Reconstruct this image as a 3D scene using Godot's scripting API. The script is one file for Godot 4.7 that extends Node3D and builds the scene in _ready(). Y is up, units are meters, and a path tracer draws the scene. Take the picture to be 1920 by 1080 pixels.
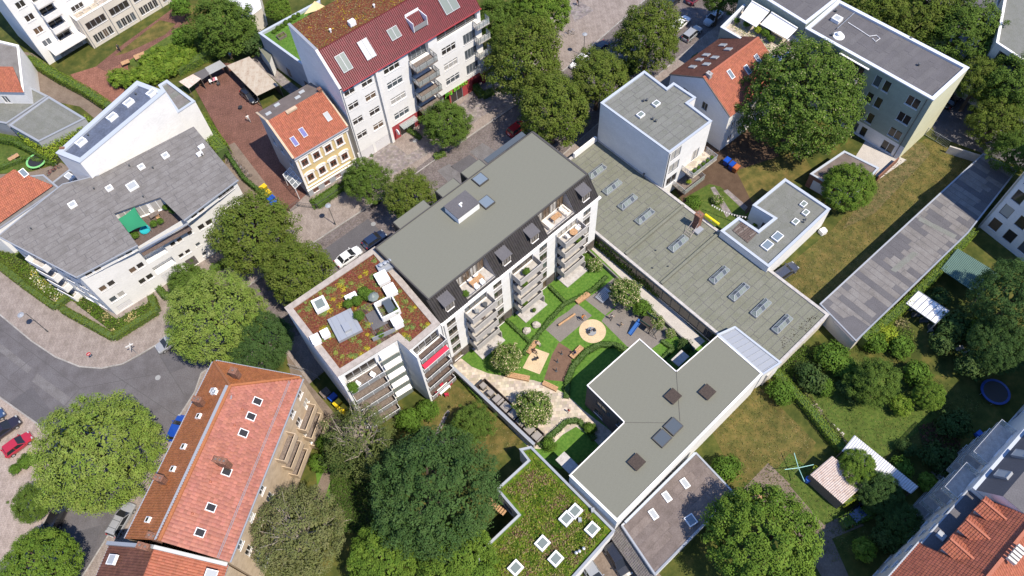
extends Node3D
# A city block seen from the air. Units are metres, y is up, all shapes are built where they stand.

var M := {}
var T := {}
var count := {}
var cache := {}
var rng := RandomNumberGenerator.new()
const UP := Vector3(0,1,0)

# ---------------------------------------------------------------- geometry collector
class Geo:
	var v := PackedVector3Array()
	var n := PackedVector3Array()
	var c := PackedColorArray()
	var col := Color(1,1,1)
	func tri(p,q,r):
		var nn: Vector3 = (q - p).cross(r - p).normalized()
		v.append(p); v.append(r); v.append(q)
		for i in 3:
			n.append(nn); c.append(col)
	func quad(p,q,r,s):
		tri(p,q,r); tri(p,r,s)
	# box: centre, unit axes, full sizes
	func box(o: Vector3,x: Vector3,y: Vector3,z: Vector3,sx: float,sy: float,sz: float):
		var a := x * sx * 0.5
		var b := y * sy * 0.5
		var d := z * sz * 0.5
		quad(o - a - b + d,o + a - b + d,o + a + b + d,o - a + b + d)
		quad(o + a - b - d,o - a - b - d,o - a + b - d,o + a + b - d)
		quad(o + a - b + d,o + a - b - d,o + a + b - d,o + a + b + d)
		quad(o - a - b - d,o - a - b + d,o - a + b + d,o - a + b - d)
		quad(o - a + b + d,o + a + b + d,o + a + b - d,o - a + b - d)
		quad(o - a - b - d,o + a - b - d,o + a - b + d,o - a - b + d)
	func abox(o: Vector3,s: Vector3):
		box(o,Vector3(1,0,0),Vector3(0,1,0),Vector3(0,0,1),s.x,s.y,s.z)
	# bar between two points, rectangular section
	func bar(p: Vector3,q: Vector3,w: float,h: float):
		var y := (q - p)
		var l := y.length()
		y = y / l
		var side := y.cross(Vector3(0,1,0))
		if side.length() < 0.01: side = Vector3(1,0,0)
		side = side.normalized()
		box((p + q) * 0.5,side,y,side.cross(y),w,l,h)
	func prism(poly: Array,y0: float,y1: float,bottom := false):
		var pk := PackedVector2Array(poly)
		var id := Geometry2D.triangulate_polygon(pk)
		for k in range(0,id.size(),3):
			var a: Vector2 = pk[id[k]]
			var b: Vector2 = pk[id[k + 1]]
			var d: Vector2 = pk[id[k + 2]]
			if (b - a).cross(d - a) > 0:
				var t := b; b = d; d = t
			tri(Vector3(a.x,y1,a.y),Vector3(b.x,y1,b.y),Vector3(d.x,y1,d.y))
			if bottom: tri(Vector3(a.x,y0,a.y),Vector3(d.x,y0,d.y),Vector3(b.x,y0,b.y))
		if y1 - y0 < 0.0001: return
		var ar := 0.0
		for i in poly.size(): ar += poly[i].cross(poly[(i + 1) % poly.size()])
		for i in poly.size():
			var a: Vector2 = poly[i]
			var b: Vector2 = poly[(i + 1) % poly.size()]
			if ar > 0:
				var t := a; a = b; b = t
			quad(Vector3(a.x,y0,a.y),Vector3(b.x,y0,b.y),Vector3(b.x,y1,b.y),Vector3(a.x,y1,a.y))
	func tube(path: Array,rad: Array,sides := 6,cap := true):
		var rings := []
		for i in path.size():
			var d: Vector3 = (path[min(i + 1,path.size() - 1)] - path[max(i - 1,0)]).normalized()
			var s := d.cross(Vector3(0,1,0))
			if s.length() < 0.05: s = d.cross(Vector3(1,0,0))
			s = s.normalized()
			var t := s.cross(d)
			var ring := []
			for k in sides:
				var a := TAU * k / sides
				ring.append(path[i] + (s * cos(a) + t * sin(a)) * rad[i])
			rings.append(ring)
		for i in rings.size() - 1:
			for k in sides:
				var k2 := (k + 1) % sides
				quad(rings[i][k],rings[i + 1][k],rings[i + 1][k2],rings[i][k2])
		if cap:
			for k in range(1,sides - 1):
				tri(rings[0][0],rings[0][k],rings[0][k + 1])
				tri(rings[-1][0],rings[-1][k + 1],rings[-1][k])
	func lathe(o: Vector3,prof: Array,sides := 12):
		for i in prof.size() - 1:
			for k in sides:
				var a := TAU * k / sides
				var b := TAU * (k + 1) / sides
				var p: Vector2 = prof[i]
				var q: Vector2 = prof[i + 1]
				var p0 := o + Vector3(cos(a) * p.x,p.y,sin(a) * p.x)
				var p1 := o + Vector3(cos(b) * p.x,p.y,sin(b) * p.x)
				var q0 := o + Vector3(cos(a) * q.x,q.y,sin(a) * q.x)
				var q1 := o + Vector3(cos(b) * q.x,q.y,sin(b) * q.x)
				if q.x > 0.001: tri(p0,q0,q1)
				if p.x > 0.001: tri(p0,q1,p1)
	# a leaf: bent diamond
	func leaf(p: Vector3,nrm: Vector3,dir: Vector3,l: float,w: float):
		var s := nrm.cross(dir).normalized()
		var d := s.cross(nrm).normalized()
		var a := p - d * l * 0.5
		var b := p + d * l * 0.5 - nrm * l * 0.12
		var e := p + s * w * 0.5 + nrm * l * 0.06
		var f := p - s * w * 0.5 + nrm * l * 0.06
		tri(a,e,b); tri(a,b,f)
	func mesh(off := Vector3.ZERO) -> ArrayMesh:
		var arr := []
		arr.resize(Mesh.ARRAY_MAX)
		var vv := v
		if off != Vector3.ZERO:
			vv = v.duplicate()
			for i in vv.size(): vv[i] = v[i] - off
		arr[Mesh.ARRAY_VERTEX] = vv
		arr[Mesh.ARRAY_NORMAL] = n
		arr[Mesh.ARRAY_COLOR] = c
		var m := ArrayMesh.new()
		m.add_surface_from_arrays(Mesh.PRIMITIVE_TRIANGLES,arr)
		return m

# ---------------------------------------------------------------- nodes
func numbered(called: String) -> String:
	if not count.has(called):
		count[called] = 0
		return called
	count[called] += 1
	return "%s_%03d" % [called,count[called]]

func tag(o: Node,label: String,category: String,group := "",kind := ""):
	if label: o.set_meta("label",label)
	if category: o.set_meta("category",category)
	if group: o.set_meta("group",group)
	if kind: o.set_meta("kind",kind)

func thing(called: String,label: String,category: String,at := Vector3.ZERO,group := "",turn := 0.0) -> Node3D:
	var o := Node3D.new()
	o.name = numbered(called)
	add_child(o)
	o.position = at
	o.rotation.y = turn
	tag(o,label,category,group)
	return o

func origin_of(p: Node) -> Vector3:
	var o := Vector3.ZERO
	while p != self and p != null:
		o += p.position
		p = p.get_parent()
	return o

# commit world-space geometry as one named mesh under a (not turned) thing
func part(g: Geo,called: String,m: Material,parent: Node,kind := "") -> MeshInstance3D:
	var o := MeshInstance3D.new()
	o.name = called
	o.mesh = g.mesh(origin_of(parent))
	o.material_override = m
	parent.add_child(o,true)
	if kind: o.set_meta("kind",kind)
	return o

# a shared mesh placed under a thing
func inst(mesh: Mesh,called: String,m: Material,parent: Node,tr: Transform3D) -> MeshInstance3D:
	var o := MeshInstance3D.new()
	o.name = called
	o.mesh = mesh
	o.material_override = m
	parent.add_child(o,true)
	o.transform = tr
	return o

# commit world-space geometry as a top-level thing that is one mesh
func single(g: Geo,called: String,m: Material,label: String,category: String,at: Vector3,group := "") -> MeshInstance3D:
	var o := MeshInstance3D.new()
	o.name = numbered(called)
	o.mesh = g.mesh(at)
	o.material_override = m
	add_child(o)
	o.position = at
	tag(o,label,category,group)
	return o

func setting(g: Geo,called: String,m: Material) -> MeshInstance3D:
	var o := MeshInstance3D.new()
	o.name = numbered(called)
	o.mesh = g.mesh()
	o.material_override = m
	add_child(o)
	o.set_meta("kind","structure")
	return o

func sheet(poly: Array,y: float,called: String,m: Material) -> MeshInstance3D:
	var g := Geo.new()
	g.prism(poly,y,y)
	return setting(g,called,m)

func slab(poly: Array,y0: float,y1: float,called: String,m: Material) -> MeshInstance3D:
	var g := Geo.new()
	g.prism(poly,y0,y1)
	return setting(g,called,m)

# outline from a flat list of x, z
func pts(a: Array) -> Array:
	var r := []
	for i in range(0,a.size(),2): r.append(Vector2(a[i],a[i + 1]))
	return r

func v3(p: Vector2,y := 0.0) -> Vector3: return Vector3(p.x,y,p.y)
func centre(poly: Array) -> Vector2:
	var s := Vector2.ZERO
	for p in poly: s += p
	return s / poly.size()

# polygon whose edges have their outside at dir x up
func wind(poly: Array) -> Array:
	var ar := 0.0
	for i in poly.size(): ar += poly[i].cross(poly[(i + 1) % poly.size()])
	if ar > 0:
		var q := poly.duplicate()
		q.reverse()
		return q
	return poly

func inset(poly: Array,d: float) -> Array:
	var out := []
	var n := poly.size()
	for i in n:
		var a: Vector2 = poly[(i + n - 1) % n]
		var b: Vector2 = poly[i]
		var e: Vector2 = poly[(i + 1) % n]
		var d1 := (b - a).normalized()
		var d2 := (e - b).normalized()
		var n1 := Vector2(d1.y, -d1.x)     # inward for this winding
		var n2 := Vector2(d2.y,-d2.x)
		var k := 1.0 + n1.dot(n2)
		if k < 0.2: k = 0.2
		out.append(b + (n1 + n2) / k * d)
	return out

# ---------------------------------------------------------------- textures and materials
func noise_tex(called: String,size: int,seed_: int,freq: float,oct: int,lo: Color,hi: Color,power := 1.0,mid = null,white := 0.0):
	var nz := FastNoiseLite.new()
	nz.seed = seed_
	nz.noise_type = FastNoiseLite.TYPE_SIMPLEX_SMOOTH
	nz.frequency = freq
	nz.fractal_octaves = oct
	nz.fractal_gain = 0.6
	var im := nz.get_seamless_image(size,size)
	im.convert(Image.FORMAT_L8)
	var dat := im.get_data()
	var r := RandomNumberGenerator.new()
	r.seed = seed_
	var lut := []
	for i in 256:
		var t := pow(i / 255.0,power)
		var q: Color
		if mid == null: q = lo.lerp(hi,t)
		else: q = lo.lerp(mid,t * 2.0) if t < 0.5 else (mid as Color).lerp(hi,t * 2.0 - 1.0)
		lut.append([int(q.r * 255),int(q.g * 255),int(q.b * 255)])
	var outp := PackedByteArray()
	outp.resize(size * size * 3)
	for i in size * size:
		var k: int = dat[i]
		if white > 0.0: k = clampi(k + int((r.randf() - 0.5) * 255.0 * white),0,255)
		var e: Array = lut[k]
		outp[i * 3] = e[0]; outp[i * 3 + 1] = e[1]; outp[i * 3 + 2] = e[2]
	var res := Image.create_from_data(size,size,false,Image.FORMAT_RGB8,outp)
	T[called] = ImageTexture.create_from_image(res)
	return res

func normal_tex(called: String,src: Image,strength: float):
	var im: Image = src.duplicate()
	im.convert(Image.FORMAT_RGBA8)
	im.bump_map_to_normal_map(strength)
	T[called] = ImageTexture.create_from_image(im)

func grey(v: float) -> Color: return Color(v,v,v)

# base colour given as a linear reflectance
func mat(called: String,lin: Color,rough := 0.9,tex := "grain",ts := 0.08,det := "mottle",ds := 0.021,bump := "",bs := 0.5) -> StandardMaterial3D:
	var m := StandardMaterial3D.new()
	var k := Color(lin.r,lin.g,lin.b)
	m.albedo_color = k.linear_to_srgb()
	m.roughness = rough
	m.metallic_specular = 0.4
	m.vertex_color_use_as_albedo = true
	if tex:
		m.albedo_texture = T[tex]
		m.uv1_triplanar = true
		m.uv1_world_triplanar = true
		m.uv1_scale = Vector3.ONE * ts
	if det:
		m.detail_enabled = true
		m.detail_blend_mode = BaseMaterial3D.BLEND_MODE_MUL
		m.detail_albedo = T[det]
		m.detail_uv_layer = BaseMaterial3D.DETAIL_UV_2
		m.uv2_triplanar = true
		m.uv2_world_triplanar = true
		m.uv2_scale = Vector3.ONE * ds
	if bump:
		m.normal_enabled = true
		m.normal_texture = T[bump]
		m.normal_scale = bs
	M[called] = m
	return m

func plain(called: String,lin: Color,rough := 0.6,metal := 0.0) -> StandardMaterial3D:
	var m := StandardMaterial3D.new()
	m.albedo_color = Color(lin.r,lin.g,lin.b).linear_to_srgb()
	m.roughness = rough
	m.metallic = metal
	m.vertex_color_use_as_albedo = true
	M[called] = m
	return m

func _ready():
	rng.seed = 77
	# camera: a drone 100 m above the street, looking down at 59 degrees
	var cam := Camera3D.new()
	cam.name = "camera"
	cam.transform = Transform3D(Basis(Vector3(0.997684,-0.034725,0.058483),Vector3(0.068015,0.509361,-0.857861),Vector3(0.0,0.859852,0.510543)),Vector3(0,100,0))
	cam.fov = 40.85
	cam.far = 1200.0
	add_child(cam)
	cam.current = true
	# sky and air
	var env := Environment.new()
	env.background_mode = Environment.BG_SKY
	var sk := ProceduralSkyMaterial.new()
	sk.sky_top_color = Color(0.36,0.5,0.74)
	sk.sky_horizon_color = Color(0.76,0.81,0.87)
	sk.ground_horizon_color = Color(0.6,0.64,0.66)
	sk.ground_bottom_color = Color(0.3,0.3,0.28)
	sk.sky_curve = 0.12
	sk.sky_energy_multiplier = 1.05
	var sky := Sky.new()
	sky.sky_material = sk
	env.sky = sky
	env.tonemap_mode = Environment.TONE_MAPPER_LINEAR
	env.tonemap_exposure = 1.43
	env.sdfgi_enabled = true
	env.ssao_enabled = true
	env.ssil_enabled = true
	var we := WorldEnvironment.new()
	we.name = "world"
	we.environment = env
	add_child(we)
	# the sun: 59 degrees high, shadows fall up and left in the picture
	var sun := DirectionalLight3D.new()
	sun.name = "sun"
	sun.light_color = Color(1.0,0.955,0.885)
	sun.light_energy = 1.5
	sun.light_angular_distance = 0.5
	sun.shadow_enabled = true
	add_child(sun)
	sun.look_at_from_position(Vector3.ZERO,Vector3(-0.394,-0.857,-0.331))

	make_materials()
	make_species()
	ground_and_streets()
	courtyard()
	main_house()
	courtyard_house()
	sedum_house()
	corner_house()
	blue_roof_house()
	north_west_houses()
	red_house()
	yellow_house()
	workshop()
	east_houses()
	east_sheds()
	tiled_houses()
	south_houses()
	south_east_houses()
	trees()
	hedges_and_beds()
	vehicles()
	street_things()
	garden_things()
	people()

func make_materials():
	var im = noise_tex("grain",512,1,0.05,4,grey(0.8),grey(1.0),0.9,null,0.35)
	normal_tex("grain_n",im,3.0)
	noise_tex("mottle",512,2,0.012,5,grey(0.9),grey(1.0))
	noise_tex("patch",512,3,0.02,4,Color(0.83,0.82,0.81),grey(1.0),1.0,Color(0.93,0.92,0.92))
	noise_tex("lawn",512,4,0.03,5,Color(0.62,0.72,0.5),Color(1.0,0.98,0.8),1.0,Color(0.78,0.9,0.66),0.3)
	noise_tex("wild",512,5,0.014,5,Color(0.5,0.6,0.36),Color(1.0,0.92,0.7),1.0,Color(0.7,0.76,0.5),0.35)
	noise_tex("dry",512,6,0.02,5,Color(0.55,0.62,0.42),Color(1.0,0.9,0.74),1.0,Color(0.8,0.79,0.58),0.4)
	noise_tex("sedum",512,7,0.05,4,Color(0.4,0.17,0.15),Color(0.66,0.56,0.32),1.0,Color(0.52,0.3,0.24),0.5)
	noise_tex("rust",512,8,0.03,4,Color(0.55,0.36,0.3),grey(1.0),0.65,Color(0.92,0.88,0.85),0.2)
	noise_tex("moss",512,9,0.02,5,Color(0.9,0.91,0.87),grey(1.0),1.0,Color(0.95,0.96,0.94),0.25)
	noise_tex("smooth",256,10,0.03,4,grey(0.93),grey(1.0),1.0,null,0.1)
	# block paving: computed joint patterns of stones far smaller than a hand's width in the picture
	paving_tex("setts",256,16,16,0.22,1.1)
	paving_tex("slabs",256,8,8,0.18,0.9)
	paving_tex("brickpave",256,16,32,0.3,0.7)
	paving_tex("clinker",256,8,32,0.4,0.72)
	var wn = noise_tex("wood",256,11,0.02,3,grey(0.65),grey(1.0),1.0,null,0.1)

	# ground
	mat("ground",Color(0.15,0.15,0.07),1.0,"wild",0.05,"mottle",0.013,"grain_n",0.4)
	mat("asphalt",Color(0.16,0.155,0.165),0.95,"grain",0.16,"patch",0.03,"grain_n",0.25)
	mat("asphalt_old",Color(0.2,0.195,0.2),0.95,"grain",0.16,"patch",0.05,"grain_n",0.25)
	plain("asphalt_seam",Color(0.07,0.068,0.07),0.9)
	mat("asphalt_new",Color(0.13,0.125,0.135),0.95,"grain",0.16,"mottle",0.05,"grain_n",0.25)
	mat("street_setts",Color(0.21,0.19,0.19),0.95,"setts",0.45,"patch",0.04,"grain_n",0.3)
	mat("sidewalk",Color(0.365,0.325,0.3),0.95,"setts",0.9,"patch",0.05,"grain_n",0.3)
	mat("plaza",Color(0.45,0.39,0.35),0.95,"setts",0.9,"patch",0.05)
	mat("kerb",Color(0.45,0.43,0.41),0.9)
	mat("pavers_grey",Color(0.3,0.28,0.28),0.95,"slabs",0.35,"patch",0.06)
	mat("pavers_dark",Color(0.2,0.19,0.195),0.95,"slabs",0.35,"patch",0.05)
	mat("brick_yard",Color(0.27,0.14,0.11),0.95,"brickpave",0.5,"patch",0.03)
	mat("brick_red",Color(0.4,0.19,0.14),0.95,"brickpave",0.5,"patch",0.05)
	mat("drive",Color(0.25,0.2,0.16),1.0,"grain",0.12,"patch",0.04)
	mat("path_light",Color(0.6,0.56,0.52),0.95,"grain",0.2,"mottle",0.06)
	mat("pavers_beige",Color(0.6,0.54,0.45),0.95,"slabs",0.28,"mottle",0.05)
	mat("gravel_grey",Color(0.25,0.225,0.205),1.0,"grain",0.2,"mottle",0.08,"grain_n",0.5)
	mat("bark_mulch",Color(0.21,0.13,0.09),1.0,"grain",0.25,"patch",0.1,"grain_n",0.6)
	mat("sand",Color(0.72,0.56,0.36),1.0,"grain",0.2,"mottle",0.08,"grain_n",0.3)
	mat("grass_new",Color(0.145,0.235,0.06),1.0,"lawn",0.12,"mottle",0.05,"grain_n",0.6)
	mat("grass",Color(0.13,0.155,0.05),1.0,"lawn",0.1,"patch",0.03,"grain_n",0.6)
	mat("grass_dry",Color(0.2,0.185,0.095),1.0,"dry",0.05,"patch",0.02,"grain_n",0.6)
	mat("soil_green",Color(0.07,0.085,0.03),1.0,"grain",0.2,"patch",0.06)
	mat("soil",Color(0.13,0.085,0.055),1.0,"grain",0.2,"patch",0.06,"grain_n",0.5)
	# walls
	mat("render_white",Color(0.86,0.86,0.85),0.9,"smooth",0.3,"smooth",0.05)
	mat("render_cream",Color(0.75,0.7,0.62),0.9,"smooth",0.3,"mottle",0.05)
	mat("render_yellow",Color(0.74,0.58,0.3),0.9,"smooth",0.3,"mottle",0.08)
	mat("render_green",Color(0.36,0.42,0.36),0.9,"smooth",0.3,"mottle",0.08)
	mat("render_lime",Color(0.7,0.7,0.5),0.9,"smooth",0.3,"mottle",0.08)
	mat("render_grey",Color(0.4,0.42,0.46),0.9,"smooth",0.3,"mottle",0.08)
	mat("render_tan",Color(0.62,0.5,0.36),0.95,"smooth",0.3,"patch",0.08)
	mat("render_red",Color(0.4,0.06,0.07),0.8,"smooth",0.3,"mottle",0.08)
	mat("stone_grey",Color(0.5,0.5,0.5),0.9,"grain",0.2,"patch",0.1)
	mat("clinker",Color(0.24,0.21,0.195),0.9,"clinker",1.0,"mottle",0.2)
	mat("brick",Color(0.44,0.23,0.16),0.95,"clinker",1.4,"patch",0.2)
	mat("concrete",Color(0.62,0.6,0.57),0.9,"grain",0.25,"patch",0.12)
	mat("concrete_dark",Color(0.3,0.29,0.28),0.9,"grain",0.25,"patch",0.12)
	# roofs
	mat("roof_sage",Color(0.172,0.174,0.143),0.95,"smooth",0.6,"")
	mat("felt_a",Color(0.22,0.222,0.21),0.95,"grain",0.18,"moss",0.06)
	mat("felt_b",Color(0.235,0.237,0.225),0.95,"grain",0.18,"moss",0.05)
	mat("felt_green_a",Color(0.228,0.228,0.185),0.95,"grain",0.18,"moss",0.045)
	mat("felt_green_b",Color(0.234,0.234,0.192),0.95,"grain",0.18,"moss",0.05)
	mat("felt_warm_a",Color(0.26,0.25,0.24),0.95,"grain",0.18,"patch",0.04)
	mat("felt_warm_b",Color(0.27,0.26,0.25),0.95,"grain",0.18,"patch",0.05)
	mat("felt_dark_a",Color(0.15,0.145,0.155),0.95,"grain",0.18,"mottle",0.05)
	mat("felt_dark_b",Color(0.162,0.157,0.165),0.95,"grain",0.18,"mottle",0.05)
	mat("felt_brown",Color(0.22,0.185,0.17),0.95,"grain",0.18,"patch",0.05)
	mat("felt_brown_b",Color(0.25,0.21,0.19),0.95,"grain",0.18,"patch",0.06)
	mat("blue_roof",Color(0.14,0.17,0.24),0.6,"grain",0.1,"patch",0.05)
	mat("tile_red",Color(0.5,0.17,0.1),0.6,"grain",0.2,"mottle",0.05)
	mat("tile_glazed",Color(0.54,0.225,0.165),0.25,"grain",0.15,"mottle",0.05)
	mat("tile_orange",Color(0.5,0.19,0.075),0.45,"grain",0.15,"mottle",0.05)
	mat("tile_wine",Color(0.18,0.018,0.03),0.45,"grain",0.15,"mottle",0.05)
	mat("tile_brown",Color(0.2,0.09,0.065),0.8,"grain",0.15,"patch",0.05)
	mat("tile_slate",Color(0.05,0.046,0.046),0.55,"grain",0.2,"mottle",0.1)
	mat("tile_deck",Color(0.12,0.06,0.04),0.9)
	mat("sedum_base",Color(0.66,0.66,0.56),1.0,"sedum",0.1,"patch",0.05,"grain_n",0.6)
	mat("roof_lawn",Color(0.25,0.29,0.07),1.0,"wild",0.12,"lawn",0.1,"grain_n",0.6)
	mat("gravel_dull",Color(0.21,0.19,0.145),1.0,"dry",0.08,"patch",0.1)
	mat("gravel_light",Color(0.52,0.47,0.42),1.0,"grain",0.3,"patch",0.1)
	mat("corrugated",Color(0.5,0.47,0.42),0.8,"grain",0.2,"rust",0.06)
	mat("corrugated_rust",Color(0.7,0.64,0.62),0.8,"grain",0.2,"rust",0.12)
	mat("corrugated_grey",Color(0.36,0.37,0.38),0.7,"grain",0.2,"mottle",0.06)
	mat("corrugated_green",Color(0.13,0.22,0.19),0.7,"grain",0.2,"mottle",0.06)
	mat("corrugated_white",Color(0.7,0.7,0.72),0.5,"smooth",0.2,"mottle",0.06)
	# wood, metal, cloth
	mat("wood_pale",Color(0.6,0.36,0.19),0.7,"wood",0.9,"")
	mat("wood_deck",Color(0.2,0.15,0.13),0.8,"wood",0.9,"patch",0.2)
	mat("wood_grey",Color(0.3,0.25,0.22),0.85,"wood",0.9,"patch",0.2)
	mat("wood_dark",Color(0.08,0.06,0.05),0.8,"wood",0.9,"")
	mat("stone_pale",Color(0.62,0.58,0.52),0.95,"grain",0.6,"patch",0.5,"grain_n",0.6)
	plain("white_metal",Color(0.78,0.79,0.8),0.45)
	plain("coping_blue",Color(0.4,0.44,0.5),0.4)
	plain("panel_pale",Color(0.6,0.61,0.62),0.5)
	plain("coping_pale",Color(0.56,0.6,0.66),0.5)
	plain("coping_white",Color(0.82,0.8,0.78),0.6)
	plain("coping_dark",Color(0.07,0.065,0.06),0.5)
	plain("zinc",Color(0.32,0.34,0.37),0.45,0.2)
	plain("steel",Color(0.55,0.56,0.57),0.35,0.6)
	plain("steel_dark",Color(0.1,0.105,0.11),0.5,0.3)
	plain("panel_grey",Color(0.25,0.26,0.27),0.5)
	plain("paint",Color(1,1,1),0.45)
	plain("door",Color(0.1,0.09,0.09),0.5)
	plain("soot",Color(0.03,0.028,0.026),0.9)
	plain("black",Color(0.02,0.02,0.022),0.6)
	plain("rubber",Color(0.025,0.025,0.025),0.85)
	plain("sign_green",Color(0.15,0.55,0.03),0.5)
	plain("sign_red",Color(0.5,0.03,0.05),0.5)
	plain("tail_red",Color(0.35,0.01,0.01),0.3)
	plain("red_plastic",Color(0.42,0.02,0.05),0.4)
	plain("blue_plastic",Color(0.02,0.1,0.45),0.4)
	plain("panel_green",Color(0.03,0.07,0.05),0.5)
	plain("mint",Color(0.3,0.55,0.5),0.4)
	plain("yellow",Color(0.75,0.6,0.01),0.5)
	plain("cloth",Color(1,1,1),0.95)
	plain("plastic",Color(1,1,1),0.4)
	# glass: dark rooms behind, curtains, sky lights
	plain("glass_dark",Color(0.035,0.032,0.03),0.06)
	plain("glass_blue",Color(0.08,0.095,0.11),0.06)
	plain("glass_curtain",Color(0.4,0.39,0.37),0.12)
	plain("glass_warm",Color(0.13,0.09,0.06),0.08)
	plain("glass_sky",Color(0.16,0.2,0.24),0.05)
	plain("glass_milk",Color(0.36,0.38,0.39),0.15)
	plain("glass_mint",Color(0.17,0.2,0.185),0.25)
	plain("glass_violet",Color(0.16,0.16,0.34),0.1)
	plain("glass_car",Color(0.02,0.022,0.025),0.05)
	var gr := plain("glass_rail",Color(0.5,0.56,0.56),0.05)
	gr.transparency = BaseMaterial3D.TRANSPARENCY_ALPHA
	gr.albedo_color.a = 0.3
	var gt := plain("glass_thin",Color(0.6,0.66,0.66),0.05)
	gt.transparency = BaseMaterial3D.TRANSPARENCY_ALPHA
	gt.albedo_color.a = 0.28
	# plants
	mat("bark",Color(0.13,0.1,0.075),0.95,"grain",0.6,"patch",0.3)
	mat("bark_pale",Color(0.5,0.45,0.38),0.9,"grain",0.6,"patch",0.3)
	plain("hedge_core",Color(0.065,0.11,0.028),1.0)
	var lf := plain("leaf",Color(1,1,1),0.6)
	lf.metallic_specular = 0.15
	lf.backlight_enabled = true
	lf.backlight = Color(0.35,0.42,0.12)
	lf.cull_mode = BaseMaterial3D.CULL_DISABLED
	var lp := plain("leaf_dull",Color(1,1,1),0.75)
	lp.metallic_specular = 0.15
	lp.backlight_enabled = true
	lp.backlight = Color(0.2,0.2,0.1)
	lp.cull_mode = BaseMaterial3D.CULL_DISABLED

# rectangular stones with joints; sizes given as counts per texture side
func paving_tex(called: String,size: int,nx: int,ny: int,jitter: float,joint: float):
	var r := RandomNumberGenerator.new()
	r.seed = hash(called)
	var im := Image.create(size,size,false,Image.FORMAT_RGB8)
	im.fill(grey(joint * 0.75))
	var sx := size / nx
	var sy := size / ny
	for j in ny:
		var off := (sx / 2) if j % 2 == 1 else 0
		for i in nx:
			var t := 1.0 - jitter * r.randf()
			var c := Color(t,t * r.randf_range(0.97,1.0),t * r.randf_range(0.95,1.0))
			var x0 := i * sx + off
			im.fill_rect(Rect2i(x0 % size,j * sy,mini(sx - 1,size - x0 % size),sy - 1),c)
			if x0 % size + sx > size: im.fill_rect(Rect2i(0,j * sy,(x0 % size + sx) % size - 1,sy - 1),c)
	T[called] = ImageTexture.create_from_image(im)

# ---------------------------------------------------------------- building pieces
func frame_mesh(w: float,h: float,nx: int,ny: int,fc: Color,sill: float) -> ArrayMesh:
	var key := "f%.2f_%.2f_%d_%d_%s_%.2f" % [w,h,nx,ny,fc.to_html(),sill]
	if cache.has(key): return cache[key]
	var g := Geo.new()
	g.col = fc
	var t := 0.07
	var z := -0.1
	g.abox(Vector3(0,t * 0.5,z),Vector3(w,t,0.08))
	g.abox(Vector3(0,h - t * 0.5,z),Vector3(w,t,0.08))
	for s in [-1,1]: g.abox(Vector3(s * (w - t) * 0.5,h * 0.5,z),Vector3(t,h - 2 * t,0.08))
	for i in range(1,nx): g.abox(Vector3(-w * 0.5 + w * i / nx,h * 0.5,z + 0.004),Vector3(t * 1.3,h - 2 * t,0.09))
	for j in range(1,ny):
		g.abox(Vector3(0,h * (0.68 if ny == 2 else float(j) / ny),z + 0.002),Vector3(w - 2 * t,t,0.085))
	if sill > 0.0:
		g.col = Color(0.75,0.75,0.76)
		g.abox(Vector3(0,-0.035,0.5 * sill - 0.08),Vector3(w + 0.14,0.07,sill + 0.16))
	cache[key] = g.mesh()
	return cache[key]

func pane_mesh(w: float,h: float) -> ArrayMesh:
	var key := "p%.2f_%.2f" % [w,h]
	if cache.has(key): return cache[key]
	var g := Geo.new()
	g.abox(Vector3(0,h * 0.5,-0.13),Vector3(w - 0.06,h - 0.06,0.03))
	cache[key] = g.mesh()
	return cache[key]

func pick_glass() -> Material:
	var r := rng.randf()
	if r < 0.55: return M.glass_dark
	if r < 0.75: return M.glass_blue
	if r < 0.9: return M.glass_curtain
	return M.glass_warm

# kinds: w = [columns, rows, frame colour, sill depth]
const KINDS := {
	"one": [1,1,Color(0.8,0.8,0.8),0.08],"two": [2,1,Color(0.8,0.8,0.8),0.08],"three": [3,1,Color(0.8,0.8,0.8),0.08],
	"cross": [2,2,Color(0.8,0.8,0.8),0.08],"grid3": [3,2,Color(0.8,0.8,0.8),0.08],"dark2": [2,1,Color(0.16,0.13,0.1),0.05],
	"dark3": [3,1,Color(0.16,0.13,0.1),0.0],"dark4": [4,1,Color(0.16,0.13,0.1),0.0],"dark1": [1,1,Color(0.16,0.13,0.1),0.05],
	"grey2": [2,1,Color(0.3,0.32,0.34),0.06],"grey4": [4,1,Color(0.35,0.36,0.38),0.1],"brown": [2,2,Color(0.2,0.07,0.04),0.1],
	"green1": [1,1,Color(0.55,0.6,0.62),0.06],"green2": [2,1,Color(0.55,0.6,0.62),0.06]}

func put_window(th: Node,tr: Transform3D,w: float,h: float,kind: String,glass = null):
	var k: Array = KINDS[kind]
	var o := inst(frame_mesh(w,h,k[0],k[1],k[2],k[3]),"window",M.paint,th,tr)
	inst(pane_mesh(w,h),"pane",glass if glass != null else pick_glass(),o,Transform3D.IDENTITY)
	return o

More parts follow.
